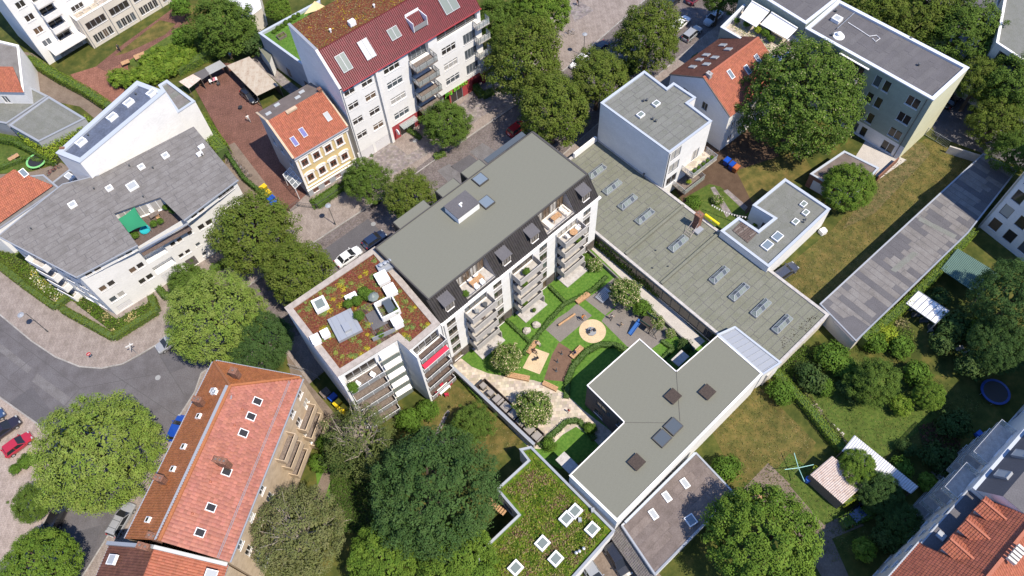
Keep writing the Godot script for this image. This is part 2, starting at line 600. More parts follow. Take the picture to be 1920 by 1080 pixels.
# a wall from a to b (left to right seen from outside), height h, with recessed openings [u, v, w, h, kind]
# u is the middle and v the bottom of the opening; kind "" leaves a bare niche, "blank" a shutter panel
func wall(th: Node,a: Vector3,b: Vector3,h: float,m: Material,ops := [],called := "wall",up := UP,deep := 0.16):
	var x := (b - a)
	var L := x.length()
	x = x / L
	var z := x.cross(up).normalized()
	var us := [0.0,L]
	var vs := [0.0,h]
	for o in ops:
		us.append(clampf(o[0] - o[2] * 0.5,0,L)); us.append(clampf(o[0] + o[2] * 0.5,0,L))
		vs.append(clampf(o[1],0,h)); vs.append(clampf(o[1] + o[3],0,h))
	us.sort(); vs.sort()
	var g := Geo.new()
	for i in us.size() - 1:
		if us[i + 1] - us[i] < 0.001: continue
		var um: float = (us[i] + us[i + 1]) * 0.5
		var run0 := -1.0
		for j in vs.size() - 1:
			if vs[j + 1] - vs[j] < 0.001: continue
			var vm: float = (vs[j] + vs[j + 1]) * 0.5
			var hole := false
			for o in ops:
				if absf(um - o[0]) < o[2] * 0.5 and vm > o[1] and vm < o[1] + o[3]: hole = true
			if not hole and run0 < 0.0: run0 = vs[j]
			if hole and run0 >= 0.0:
				g.quad(a + x * us[i] + up * run0,a + x * us[i + 1] + up * run0,a + x * us[i + 1] + up * vs[j],a + x * us[i] + up * vs[j])
				run0 = -1.0
		if run0 >= 0.0:
			g.quad(a + x * us[i] + up * run0,a + x * us[i + 1] + up * run0,a + x * us[i + 1] + up * h,a + x * us[i] + up * h)
	for o in ops:
		if o[4] == "hole": continue
		var d: float = o[5] if o.size() > 5 else deep
		var p00: Vector3 = a + x * (o[0] - o[2] * 0.5) + up * o[1]
		var p10: Vector3 = p00 + x * o[2]
		var p11: Vector3 = p10 + up * o[3]
		var p01: Vector3 = p00 + up * o[3]
		var k := -z * d
		g.quad(p00 + k,p10 + k,p10,p00)
		g.quad(p01,p11,p11 + k,p01 + k)
		g.quad(p00,p01,p01 + k,p00 + k)
		g.quad(p10,p10 + k,p11 + k,p11)
		if o[4] == "" or o[4] == "blank": g.quad(p00 + k,p10 + k,p11 + k,p01 + k)
	var w := part(g,called,m,th)
	var org := origin_of(th)
	for o in ops:
		if o[4] == "" or o[4] == "hole": continue
		var d: float = o[5] if o.size() > 5 else deep
		var tr := Transform3D(Basis(x,up,z),a + x * o[0] + up * o[1] - z * (d - 0.16) - org)
		if o[4] == "blank":
			var s := Geo.new()
			s.col = Color(0.62,0.62,0.64)
			var nsl := int(o[3] / 0.16)
			for q in nsl: s.abox(Vector3(0,(q + 0.5) * o[3] / nsl,-0.07 + 0.012 * (q % 2)),Vector3(o[2] - 0.02,o[3] / nsl - 0.01,0.05))
			inst(s.mesh(),"shutter",M.paint,th,tr)
		elif o[4] == "door":
			var s := Geo.new()
			s.abox(Vector3(0,o[3] * 0.5,-0.1),Vector3(o[2] - 0.02,o[3] - 0.02,0.06))
			for q in 3: s.abox(Vector3(0,o[3] * (0.2 + 0.3 * q),-0.06),Vector3(o[2] * 0.7,o[3] * 0.2,0.03))
			var dd := inst(s.mesh(),"door",M.door,th,tr)
			var hh := Geo.new()
			hh.abox(Vector3(o[2] * 0.38,1.0,-0.03),Vector3(0.12,0.04,0.05))
			inst(hh.mesh(),"handle",M.steel,dd,Transform3D.IDENTITY)
		else: put_window(th,tr,o[2],o[3],o[4])
	return w

func grid_ops(us: Array,vs: Array,w: float,h: float,kind: String) -> Array:
	var r := []
	for v in vs:
		for u in us: r.append([u,v,w,h,kind])
	return r

# polygon block with walls, deck and parapet; ops: {edge index: openings}
func block(th: Node,poly_: Array,h: float,wm: Material,rm: Material,cap: Material,ops := {},para := 0.35,pw := 0.32,y0 := 0.0,skip := []):
	var poly := wind(poly_)
	for i in poly.size():
		if i in skip: continue
		wall(th,v3(poly[i],y0),v3(poly[(i + 1) % poly.size()],y0),h - y0,wm,ops.get(i,[]))
	var inn := inset(poly,pw)
	var g := Geo.new()
	g.prism(inn,h - para,h - para)
	part(g,"roof",rm,th)
	# coping: overhangs the wall a little
	var ou := inset(poly,-0.05)
	var ii := inset(poly,pw + 0.03)
	var c := Geo.new()
	for i in poly.size():
		var j := (i + 1) % poly.size()
		c.quad(v3(ou[i],h + 0.06),v3(ou[j],h + 0.06),v3(ii[j],h + 0.03),v3(ii[i],h + 0.03))
		c.quad(v3(ou[i],h - 0.08),v3(ou[j],h - 0.08),v3(ou[j],h + 0.06),v3(ou[i],h + 0.06))
		c.quad(v3(ii[j],h - para),v3(ii[i],h - para),v3(ii[i],h + 0.03),v3(ii[j],h + 0.03))
		c.quad(v3(poly[i],h - 0.08),v3(poly[j],h - 0.08),v3(ou[j],h - 0.08),v3(ou[i],h - 0.08))
	part(c,"coping",cap,th)
	return inn

# roofing felt laid in single sheets over a deck
func felt(th: Node,poly_: Array,y: float,dir: Vector2,w: float,l: float,mats: Array,seed_ := 1,called := "roofing_sheet",lift := 0.012):
	var r := RandomNumberGenerator.new()
	r.seed = seed_
	dir = dir.normalized()
	var nor := Vector2(-dir.y,dir.x)
	var lo := Vector2(1e9,1e9)
	var hi := -lo
	for p in poly_:
		var q := Vector2(p.dot(dir),p.dot(nor))
		lo = lo.min(q); hi = hi.max(q)
	var pk := PackedVector2Array(poly_)
	var n := 0
	var rest := Geo.new()
	var row := 0
	var v := lo.y
	while v < hi.y:
		var u := lo.x - r.randf() * l
		while u < hi.x:
			var ll := l * r.randf_range(0.75,1.25)
			var k := 0.035
			var cell := PackedVector2Array()
			for c in [[u + k,v + k],[u + ll - k,v + k],[u + ll - k,v + w - k],[u + k,v + w - k]]:
				cell.append(dir * c[0] + nor * c[1])
			for piece in Geometry2D.intersect_polygons(cell,pk):
				if piece.size() < 3: continue
				var g := Geo.new()
				var tone := r.randf_range(0.97,1.0)
				g.col = Color(tone,tone,tone)
				g.prism(Array(piece),y,y + lift + r.randf() * 0.008)
				if n < 295: part(g,called,mats[r.randi() % mats.size()],th)
				else:
					rest.v.append_array(g.v); rest.n.append_array(g.n); rest.c.append_array(g.c)
				n += 1
			u += ll
		v += w
		row += 1
	if rest.v.size() > 0: part(rest,"roofing_felt",mats[0],th,"stuff")

# pantiles on a plane: o = eave corner, U along the eave, S up the slope; poly in (u, s)
func tiles(th: Node,o: Vector3,U: Vector3,S: Vector3,poly: Array,m: Material,tw := 0.3,ch := 0.36,seed_ := 1,called := "roof_tiles"):
	var r := RandomNumberGenerator.new()
	r.seed = seed_
	var N := U.cross(S).normalized()
	if N.y < 0: N = -N
	var g := Geo.new()
	var smax := 0.0
	for p in poly: smax = maxf(smax,p.y)
	# deck below the tiles
	var dk := Geo.new()
	for i in range(1,poly.size() - 1):
		dk.tri(o + U * poly[0].x + S * poly[0].y - N * 0.02,o + U * poly[i].x + S * poly[i].y - N * 0.02,o + U * poly[i + 1].x + S * poly[i + 1].y - N * 0.02)
	part(dk,"roof_deck",M.tile_deck,th)
	var k := 0
	while k * ch < smax - 0.05:
		var s0 := k * ch
		var s1 := minf(s0 + ch,smax)
		var sm := (s0 + s1) * 0.5
		var lo := 1e9
		var hi := -1e9
		for i in poly.size():
			var p: Vector2 = poly[i]
			var q: Vector2 = poly[(i + 1) % poly.size()]
			if (p.y - sm) * (q.y - sm) < 0.0:
				var u := p.x + (q.x - p.x) * (sm - p.y) / (q.y - p.y)
				lo = minf(lo,u); hi = maxf(hi,u)
		var cnt := int(round((hi - lo) / tw))
		if cnt < 1:
			k += 1
			continue
		var w := (hi - lo) / cnt
		for t in cnt:
			var u0 := lo + t * w
			var j := r.randf_range(0.72,1.0)
			g.col = Color(j,j * r.randf_range(0.94,1.0),j * r.randf_range(0.9,1.0))
			var a := o + U * u0 + S * s0
			var b := S * (s1 - s0 + 0.03)
			var lf := N * 0.055
			var lt := N * 0.015
			# flat pan, then roll
			var x1 := U * w * 0.5
			var x2 := U * w * 0.75
			var x3 := U * w
			var rl := N * 0.06
			g.quad(a + lf,a + x1 + lf,a + x1 + b + lt,a + b + lt)
			g.quad(a + x1 + lf,a + x2 + lf + rl,a + x2 + b + lt + rl,a + x1 + b + lt)
			g.quad(a + x2 + lf + rl,a + x3 + lf,a + x3 + b + lt,a + x2 + b + lt + rl)
			g.quad(a - lt,a + x3 - lt,a + x3 + lf,a + lf)
			g.tri(a + x1 + lf,a + x3 + lf,a + x2 + lf + rl)
		k += 1
	return part(g,called,m,th,"stuff")

# skylight on a flat roof: kerb and glass
func skylight(th: Node,p: Vector3,dir: Vector2,w: float,d: float,hh := 0.3,frame = null,glass = null,rim := 0.1,called := "skylight"):
	var x := Vector3(dir.x,0,dir.y).normalized()
	var z := x.cross(UP)
	var g := Geo.new()
	for s in [-1,1]:
		g.box(p + z * s * (d * 0.5 - rim * 0.5) + UP * hh * 0.5,x,UP,z,w,hh,rim)
		g.box(p + x * s * (w * 0.5 - rim * 0.5) + UP * hh * 0.5,x,UP,z,rim,hh,d - 2 * rim)
	var o := part(g,called,frame if frame else M.white_metal,th)
	var q := Geo.new()
	q.box(p + UP * (hh - 0.05),x,UP,z,w - 2 * rim,0.06,d - 2 * rim)
	part(q,"pane",glass if glass else M.glass_sky,o)
	return o

# roof window lying in a slope: p = middle, U across, S up the slope
func roof_window(th: Node,p: Vector3,U: Vector3,S: Vector3,w: float,h: float,glass = null,frame = null):
	var N := U.cross(S).normalized()
	if N.y < 0: N = -N
	var g := Geo.new()
	for s in [-1,1]:
		g.box(p + S * s * (h * 0.5) + N * 0.17,U,N,S,w + 0.1,0.36,0.08)
		g.box(p + U * s * (w * 0.5) + N * 0.17,U,N,S,0.08,0.36,h - 0.08)
	var o := part(g,"roof_window",frame if frame else M.white_metal,th)
	var q := Geo.new()
	q.box(p + N * 0.3,U,N,S,w - 0.1,0.05,h - 0.1)
	part(q,"pane",glass if glass else M.glass_sky,o)

func pipe(th: Node,pts: Array,r: float,m: Material,called := "downpipe"):
	var g := Geo.new()
	var rr := []
	for p in pts: rr.append(r)
	g.tube(pts,rr,6)
	return part(g,called,m,th)

func vent(th: Node,p: Vector3,hgt := 0.5,r := 0.12,m = null):
	var g := Geo.new()
	g.lathe(p,[Vector2(r,0),Vector2(r,hgt),Vector2(r * 1.7,hgt + 0.02),Vector2(r * 1.5,hgt + 0.1),Vector2(0,hgt + 0.16)],8)
	return part(g,"vent_pipe",m if m else M.steel_dark,th)

func chimney(th: Node,p: Vector3,dir: Vector2,w: float,d: float,hgt: float,m: Material):
	var x := Vector3(dir.x,0,dir.y).normalized()
	var z := x.cross(UP)
	var g := Geo.new()
	g.box(p + UP * hgt * 0.5,x,UP,z,w,hgt,d)
	g.box(p + UP * (hgt + 0.05),x,UP,z,w + 0.12,0.1,d + 0.12)
	var o := part(g,"chimney",m,th)
	var q := Geo.new()
	var n := maxi(1,int(w / 0.45))
	for i in n: q.box(p + x * ((i + 0.5) / n - 0.5) * w + UP * (hgt + 0.13),x,UP,z,0.22,0.08,minf(0.22,d * 0.6))
	part(q,"flue",M.felt_brown,o)
	return o

# balcony: slab, railing, posts. p = middle of its inner edge at floor level, x along the wall, z outward
func balcony(th: Node,p: Vector3,x: Vector3,z: Vector3,w: float,d: float,style := "solid",floor_m = null,rail_m = null,hh := 1.0):
	var g := Geo.new()
	g.box(p + z * d * 0.5 - UP * 0.1,x,UP,z,w,0.2,d)
	var o := part(g,"balcony",floor_m if floor_m else M.concrete,th)
	var q := Geo.new()
	if style == "solid":
		q.box(p + z * (d - 0.06) + UP * (hh * 0.5 - 0.05),x,UP,z,w + 0.02,hh + 0.3,0.1)
		for s in [-1,1]: q.box(p + x * s * (w * 0.5 - 0.04) + z * (d * 0.5 - 0.06) + UP * (hh * 0.5 - 0.05),x,UP,z,0.1,hh + 0.3,d - 0.12)
		part(q,"parapet",rail_m if rail_m else M.render_white,o)
	else:
		for s in [-1,1]:
			q.box(p + x * s * (w * 0.5 - 0.03) + z * d * 0.5 + UP * hh,x,UP,z,0.05,0.05,d)
			for k in 3: q.box(p + x * s * (w * 0.5 - 0.03) + z * d * (0.04 + 0.46 * k) + UP * hh * 0.5,x,UP,z,0.05,hh,0.05)
		q.box(p + z * (d - 0.03) + UP * (hh + 0.004),x,UP,z,w,0.05,0.05)
		for k in 3: q.box(p + x * (k - 1) * w * 0.33 + z * (d - 0.03) + UP * hh * 0.5,x,UP,z,0.05,hh,0.05)
		part(q,"railing",rail_m if rail_m else M.steel_dark,o)
		var pn := Geo.new()
		pn.box(p + z * (d - 0.03) + UP * hh * 0.5,x,UP,z,w - 0.1,hh * 0.85,0.02)
		for s in [-1,1]: pn.box(p + x * s * (w * 0.5 - 0.03) + z * d * 0.5 + UP * hh * 0.5,x,UP,z,0.02,hh * 0.85,d - 0.15)
		part(pn,"railing_panel",M.glass_rail if style == "glass" else M.panel_grey,o)
	return o

# table, chairs and plants for balconies and yards: things of their own
func table_thing(at: Vector3,turn: float,w: float,d: float,m: Material,label: String,group := "",round_ := false):
	var t := thing("table",label,"table",at,group,turn)
	var g := Geo.new()
	if round_: g.lathe(Vector3.ZERO,[Vector2(0,0.69),Vector2(w * 0.5,0.69),Vector2(w * 0.5,0.74),Vector2(0,0.74)],16)
	else:
		var n := maxi(3,int(d / 0.16))
		for i in n: g.abox(Vector3(0,0.72,((i + 0.5) / n - 0.5) * d),Vector3(w,0.05,d / n - 0.015))
	inst(g.mesh(),"table_top",m,t,Transform3D.IDENTITY)
	if round_:
		var q := Geo.new()
		q.lathe(Vector3.ZERO,[Vector2(0.3,0),Vector2(0.3,0.03),Vector2(0.04,0.06),Vector2(0.04,0.69)],8)
		inst(q.mesh(),"leg",M.steel_dark,t,Transform3D.IDENTITY)
	else:
		for sx in [-1,1]:
			for sz in [-1,1]:
				var q := Geo.new()
				q.abox(Vector3(sx * (w * 0.5 - 0.08),0.345,sz * (d * 0.5 - 0.08)),Vector3(0.07,0.69,0.07))
				inst(q.mesh(),"leg",m,t,Transform3D.IDENTITY)
	return t

func chair_thing(at: Vector3,turn: float,m: Material,label: String,group := ""):
	var t := thing("chair",label,"chair",at,group,turn)
	if not cache.has("chair_seat"):
		var g := Geo.new()
		g.abox(Vector3(0,0.45,0),Vector3(0.52,0.07,0.5))
		cache.chair_seat = g.mesh()
		g = Geo.new()
		g.box(Vector3(0,0.72,-0.24),Vector3(1,0,0),Vector3(0,0.98,-0.17).normalized(),Vector3(0,0.17,0.98).normalized(),0.5,0.5,0.06)
		cache.chair_back = g.mesh()
		g = Geo.new()
		g.abox(Vector3(0,0.21,0),Vector3(0.045,0.42,0.045))
		cache.chair_leg = g.mesh()
		g = Geo.new()
		g.abox(Vector3(0,0.64,0),Vector3(0.05,0.04,0.46))
		g.abox(Vector3(0,0.55,0.2),Vector3(0.04,0.16,0.04))
		cache.chair_arm = g.mesh()
	inst(cache.chair_seat,"seat",m,t,Transform3D.IDENTITY)
	inst(cache.chair_back,"backrest",m,t,Transform3D.IDENTITY)
	for sx in [-1,1]:
		inst(cache.chair_arm,"armrest",m,t,Transform3D(Basis.IDENTITY,Vector3(sx * 0.26,0,0)))
		for sz in [-1,1]: inst(cache.chair_leg,"leg",m,t,Transform3D(Basis.IDENTITY,Vector3(sx * 0.22,0,sz * 0.21)))
	return t

# ---------------------------------------------------------------- plants
func rdir(r: RandomNumberGenerator) -> Vector3:
	var z := r.randf_range(-1,1)
	var a := r.randf() * TAU
	var q := sqrt(1 - z * z)
	return Vector3(q * cos(a),z,q * sin(a))

# a crown of leaf clumps, centred on the origin, radius about 1 x height
func crown_geo(seed_: int,rad: Vector3,clumps: int,per: int,leaf: float,cols: Array,shell := 0.5,cr := 0.3,blossom = null,bl_share := 0.0,under := -0.55) -> Array:
	var r := RandomNumberGenerator.new()
	r.seed = seed_
	var g := Geo.new()
	var mids := []
	var rm := minf(rad.x,rad.z)
	var nz := FastNoiseLite.new()
	nz.seed = seed_
	nz.frequency = 1.3
	for k in clumps:
		var d := rdir(r)
		var q := pow(r.randf(),0.5) * (1.0 - shell) + shell
		if k % 4 != 0:
			# even spread over the outside, golden angle
			var yy := 1.0 - (k + 0.5) / clumps * (1.0 - under)
			var rr := sqrt(1.0 - yy * yy)
			d = (Vector3(cos(k * 2.39996) * rr,yy,sin(k * 2.39996) * rr) + rdir(r) * 0.12).normalized()
			q = r.randf_range(0.9,1.02)
		else:
			while d.y < under: d = rdir(r)
		var c := Vector3(d.x * rad.x,d.y * rad.y,d.z * rad.z) * q * (1.0 - cr * 0.6) * (1.0 + (0.46 if cr > 0.13 else 0.2) * nz.get_noise_3dv(d))
		mids.append(c)
		var rc := rm * cr * r.randf_range(0.65,1.2)
		var base: Color = cols[r.randi() % cols.size()]
		var cj := r.randf_range(0.9,1.1)
		for i in per:
			var e := rdir(r)
			if e.y < -0.3 and r.randf() < 0.6: e.y = -e.y
			var p := c + e * rc * pow(r.randf(),0.35) * Vector3(1,0.75,1)
			var nn := (e * 0.9 + d * 0.4 + rdir(r) * 0.5 + UP * 0.5).normalized()
			var j := cj * r.randf_range(0.82,1.18)
			var lf := leaf * r.randf_range(0.65,1.25)
			if blossom != null and e.y > 0.0 and r.randf() < bl_share:
				var b: Color = blossom
				g.col = b * r.randf_range(0.8,1.1)
				lf *= 0.8
			else: g.col = Color(base.r * j,base.g * j * r.randf_range(0.93,1.07),base.b * j)
			g.leaf(p,nn,rdir(r),lf,lf * 0.62)
	# the shaded inner foliage
	for i in clumps * 6:
		var d := rdir(r)
		if d.y < under: continue
		var base: Color = cols[r.randi() % cols.size()]
		g.col = base
		g.leaf(Vector3(d.x * rad.x,d.y * rad.y,d.z * rad.z) * r.randf_range(0.55,0.84) * (1.0 + (0.46 if cr > 0.13 else 0.2) * nz.get_noise_3dv(d)),(d + rdir(r) * 0.4).normalized(),rdir(r),leaf * 2.4,leaf * 1.6)
	return [g,mids]

var proto := {}
# a species: crown mesh of about unit radius and matching trunk with limbs
func species(called: String,seed_: int,rad: Vector3,clumps: int,per: int,leaf: float,cols: Array,m: Material,shell := 0.5,cr := 0.3,blossom = null,bs := 0.0,limbs := 8,bark = null,under := -0.55):
	var a := crown_geo(seed_,rad,clumps,per,leaf,cols,shell,cr,blossom,bs,under)
	var mids: Array = a[1]
	var g := Geo.new()
	var low := -rad.y * 1.0
	for i in mini(limbs,mids.size()):
		var e: Vector3 = mids[i]
		var s := Vector3(0,low * r_lerp(i),0)
		var th := 0.05 if limbs < 20 else 0.026
		var mid: Vector3 = s.lerp(e,0.45) + Vector3(sin(i * 7.3),-0.5,cos(i * 5.1)) * 0.13 * rad.y
		g.tube([s,mid,e * 0.96],[th,th * 0.65,th * 0.2],5,false)
		if limbs >= 20:
			for q in 3: g.tube([mid.lerp(e,0.25 * q),e * 0.95 + Vector3(sin(i * 3.1 + q * 2.0),cos(i + q * 1.7) * 0.6,cos(i * 2.3 + q)) * 0.22],[th * 0.4,th * 0.12],4,false)
	g.tube([Vector3(0,low,0),Vector3(0.02,low * 0.4,0.01),Vector3(0,rad.y * 0.4,0)],[0.07,0.055,0.02],7,false)
	proto[called] = {"crown": a[0].mesh(),"limbs": g.mesh(),"mat": m,"bark": bark if bark else M.bark,"low": low}

func r_lerp(i: int) -> float: return 0.75 - 0.11 * (i % 7)

# at = point on the ground, hc = height of the crown's middle, r = crown radius
func tree(sp: String,at: Vector3,hc: float,r: float,label: String,called := "tree",category := "tree",group := "",squash := 1.0,spin := -1.0):
	var p: Dictionary = proto[sp]
	var t := thing(called,label,category,at,group)
	var ry := r * squash
	var b := Basis(UP,spin if spin >= 0.0 else rng.randf() * TAU) * Basis.from_scale(Vector3(r * rng.randf_range(0.95,1.06),ry,r * rng.randf_range(0.95,1.06)))
	inst(p.crown,"crown",p.mat,t,Transform3D(b,Vector3(0,hc,0)))
	var tr := inst(p.limbs,"trunk",p.bark,t,Transform3D(b,Vector3(0,hc,0)))
	var y = hc + p.low * ry
	if y > 0.05:
		var g := Geo.new()
		var r0 := 0.07 * r
		g.tube([Vector3(0,-0.1,0),Vector3(0,0.25,0),Vector3(0,y + 0.1,0)],[r0 * 1.5,r0 * 1.1,r0],8,false)
		inst(g.mesh(),"trunk",p.bark,t,Transform3D.IDENTITY)
	return t

# a hedge along a path: dense core clad in leaves
func hedge_geo(pts: Array,w: float,h: float,y0: float,leaf: float,dens: float,cols: Array,seed_: int) -> Array:
	var r := RandomNumberGenerator.new()
	r.seed = seed_
	var core := Geo.new()
	var g := Geo.new()
	for i in pts.size() - 1:
		var a: Vector2 = pts[i]
		var b: Vector2 = pts[i + 1]
		var d := (b - a).normalized()
		var n := Vector2(-d.y,d.x)
		var l := (b - a).length()
		core.box(v3((a + b) * 0.5,y0 + h * 0.44),v3(d),UP,v3(n),l,h * 0.84,w * 0.72)
		var num := int(l * (w + 1.6 * h) * dens)
		for k in num:
			var u := r.randf_range(-0.25,0.25) * w + r.randf() * l
			var q := r.randf() * (w + 1.6 * h)
			var p: Vector3
			var nn: Vector3
			if q < w:
				p = v3(a + d * u + n * (q - w * 0.5),y0 + h + r.randf_range(-0.12,0.08)); nn = UP
			elif q < w + 0.8 * h:
				p = v3(a + d * u + n * (w * 0.5 + r.randf_range(-0.1,0.06)),y0 + r.randf() * h); nn = v3(n)
			else:
				p = v3(a + d * u - n * (w * 0.5 + r.randf_range(-0.1,0.06)),y0 + r.randf() * h); nn = -v3(n)
			var base: Color = cols[r.randi() % cols.size()]
			var j := r.randf_range(0.7,1.25)
			g.col = Color(base.r * j,base.g * j,base.b * j)
			g.leaf(p,(nn + rdir(r) * 0.8).normalized(),rdir(r),leaf * r.randf_range(0.7,1.3),leaf * 0.6)
	return [core,g]

func hedge(pts: Array,w: float,h: float,label: String,cols: Array,y0 := 0.0,leaf := 0.2,dens := 55.0,called := "hedge",category := "hedge",group := ""):
	var t := thing(called,label,category,v3(pts[0],y0),group)
	var a := hedge_geo(pts,w,h,y0,leaf,dens,cols,hash(label) % 9999)
	part(a[0],"stems",M.hedge_core,t)
	part(a[1],"foliage",M.leaf,t)
	return t

# leaves scattered over a polygon of ground or roof (ground cover)
func scatter_leaves(poly: Array,y: float,dens: float,leaf: float,cols: Array,seed_: int,lift := 0.15,up := 0.8) -> Geo:
	var r := RandomNumberGenerator.new()
	r.seed = seed_
	var g := Geo.new()
	var lo := Vector2(1e9,1e9)
	var hi := -lo
	for p in poly:
		lo = lo.min(p); hi = hi.max(p)
	var nz := FastNoiseLite.new()
	nz.seed = seed_
	nz.frequency = 0.35
	var pk := PackedVector2Array(poly)
	var n := int((hi.x - lo.x) * (hi.y - lo.y) * dens)
	for i in n:
		var q := Vector2(r.randf_range(lo.x,hi.x),r.randf_range(lo.y,hi.y))
		if not Geometry2D.is_point_in_polygon(q,pk): continue
		# kinds grow in patches
		var base: Color = cols[clampi(int((0.5 + 0.75 * nz.get_noise_2dv(q) + r.randf_range(-0.3,0.3)) * cols.size()),0,cols.size() - 1)]
		var j := r.randf_range(0.7,1.25)
		g.col = Color(base.r * j,base.g * j,base.b * j)
		g.leaf(v3(q,y + r.randf() * lift),(UP * up + rdir(r) * 0.8).normalized(),rdir(r),leaf * r.randf_range(0.6,1.3),leaf * 0.55)
	return g

# leaves clinging to a wall patch: a..b along its foot, height h
func ivy(a: Vector3,b: Vector3,h: float,dens: float,cols: Array,seed_: int,ragged := 0.3) -> Geo:
	var r := RandomNumberGenerator.new()
	r.seed = seed_
	var g := Geo.new()
	var x := (b - a).normalized()
	var z := x.cross(UP)
	var l := (b - a).length()
	for i in int(l * h * dens):
		var u := r.randf()
		var top := h * (1.0 - ragged * (0.5 + 0.5 * sin(u * 23.0 + seed_)) * r.randf())
		var base: Color = cols[r.randi() % cols.size()]
		var j := r.randf_range(0.7,1.3)
		g.col = Color(base.r * j,base.g * j,base.b * j)
		g.leaf(a + x * u * l + UP * r.randf() * top + z * r.randf_range(0.02,0.25),(z + rdir(r) * 0.7 + UP * 0.3).normalized(),rdir(r),0.24,0.17)
	return g

# ---------------------------------------------------------------- cars, bicycles, people
func loft(g: Geo,secs: Array):
	for i in secs.size() - 1:
		var a: Array = secs[i]
		var b: Array = secs[i + 1]
		for k in a.size() - 1: g.quad(a[k],b[k],b[k + 1],a[k + 1])

# kind: 0 hatchback, 1 estate, 2 saloon, 3 van
func car_meshes(kind: int) -> Dictionary:
	var key := "car%d" % kind
	if cache.has(key): return cache[key]
	var l: float = [4.0,4.6,4.5,4.9][kind]
	var w := 0.88
	var hr: float = [1.48,1.5,1.42,1.95][kind]
	# stations: x (front is +x), belt height, half width
	var st := [[-0.5,0.72,0.7],[-0.47,0.9,0.82],[-0.3,0.93,0.88],[0.0,0.92,0.88],[0.22,0.9,0.88],[0.4,0.8,0.84],[0.48,0.66,0.74],[0.5,0.5,0.62]]
	var body := Geo.new()
	var secs := []
	for s in st:
		var x: float = s[0] * l
		var y: float = s[1]
		var q: float = s[2]
		secs.append([Vector3(x,0.22,q * 0.92),Vector3(x,0.45,q),Vector3(x,y * 0.86,q * 0.985),Vector3(x,y,q * 0.86),Vector3(x,y + 0.03,0),Vector3(x,y,-q * 0.86),Vector3(x,y * 0.86,-q * 0.985),Vector3(x,0.45,-q),Vector3(x,0.22,-q * 0.92)])
	loft(body,secs)
	for e in [0,-1]:
		var s: Array = secs[e]
		for k in range(1,8):
			if e == 0: body.tri(s[0],s[k],s[k + 1])
			else: body.tri(s[0],s[k + 1],s[k])
	# cabin stations: x bottom, x top
	var xb: Array = [[-0.44,-0.36,0.04,0.24],[-0.485,-0.44,0.03,0.23],[-0.36,-0.22,0.04,0.24],[-0.49,-0.47,0.16,0.34]][kind]
	var cab := Geo.new()
	var roof := Geo.new()
	var pil := Geo.new()
	var wb := 0.8
	var wt := 0.62
	var y0 := 0.9
	var A := [Vector3(xb[0] * l,y0,wb),Vector3(xb[3] * l,y0,wb),Vector3(xb[2] * l,hr - 0.05,wt),Vector3(xb[1] * l,hr - 0.05,wt)]
	var B := []
	for p in A: B.append(Vector3(p.x,p.y,-p.z))
	cab.quad(A[0],A[1],A[2],A[3])
	cab.quad(B[1],B[0],B[3],B[2])
	cab.quad(A[1],B[1],B[2],A[2])
	cab.quad(B[0],A[0],A[3],B[3])
	var r := [A[3] + Vector3(-0.06,0.05,0.03),A[2] + Vector3(0.06,0.05,0.03),B[2] + Vector3(0.06,0.05,-0.03),B[3] + Vector3(-0.06,0.05,-0.03)]
	var m := Vector3((A[2].x + A[3].x) * 0.5,hr + 0.03,0)
	for k in 4: roof.tri(r[k],r[(k + 1) % 4],m)
	for k in 4: roof.quad(r[k] - Vector3(0,0.09,0),r[(k + 1) % 4] - Vector3(0,0.09,0),r[(k + 1) % 4],r[k])
	for s in [A,B]:
		pil.bar(s[0] + Vector3(0,0,0.012 * signf(s[0].z)),s[3] + Vector3(0,0,0.012 * signf(s[0].z)),0.09,0.06)
		pil.bar(s[1] + Vector3(0,0,0.012 * signf(s[0].z)),s[2] + Vector3(0,0,0.012 * signf(s[0].z)),0.08,0.06)
		var t0: Vector3 = s[0].lerp(s[1],0.5)
		var t1: Vector3 = s[3].lerp(s[2],0.55)
		pil.bar(t0,t1,0.09,0.05)
	var wheel := Geo.new()
	wheel.tube([Vector3(0,0,-0.1),Vector3(0,0,0.1)],[0.32,0.32],16)
	var rimg := Geo.new()
	rimg.tube([Vector3(0,0,-0.11),Vector3(0,0,0.11)],[0.19,0.19],10)
	var hl := Geo.new()
	hl.box(Vector3(l * 0.455,0.68,0),Vector3(1,0,0),Vector3(-0.5,0.86,0).normalized(),Vector3(0,0,1),0.2,0.12,0.34)
	var tl := Geo.new()
	tl.abox(Vector3(-l * 0.487,0.8,0),Vector3(0.1,0.26,0.22))
	var mr := Geo.new()
	mr.abox(Vector3(xb[3] * l * 0.8,0.98,0),Vector3(0.12,0.14,0.2))
	var rail := Geo.new()
	for s in [-1,1]: rail.bar(Vector3(xb[1] * l + 0.2,hr + 0.08,s * 0.55),Vector3(xb[2] * l - 0.1,hr + 0.08,s * 0.55),0.04,0.04)
	for u in [0.3,0.75]: rail.bar(Vector3(lerpf(xb[1],xb[2],u) * l,hr + 0.11,-0.6),Vector3(lerpf(xb[1],xb[2],u) * l,hr + 0.11,0.6),0.05,0.03)
	var pn := Geo.new()
	pn.abox(Vector3(l * 0.497,0.42,0),Vector3(0.03,0.12,0.5))
	pn.abox(Vector3(-l * 0.5,0.6,0),Vector3(0.03,0.12,0.5))
	cache[key] = {"body": body.mesh(),"cab": cab.mesh(),"roof": roof.mesh(),"pil": pil.mesh(),"wheel": wheel.mesh(),"rim": rimg.mesh(),"hl": hl.mesh(),"tl": tl.mesh(),"mr": mr.mesh(),"rail": rail.mesh(),"pn": pn.mesh(),"l": l}
	return cache[key]

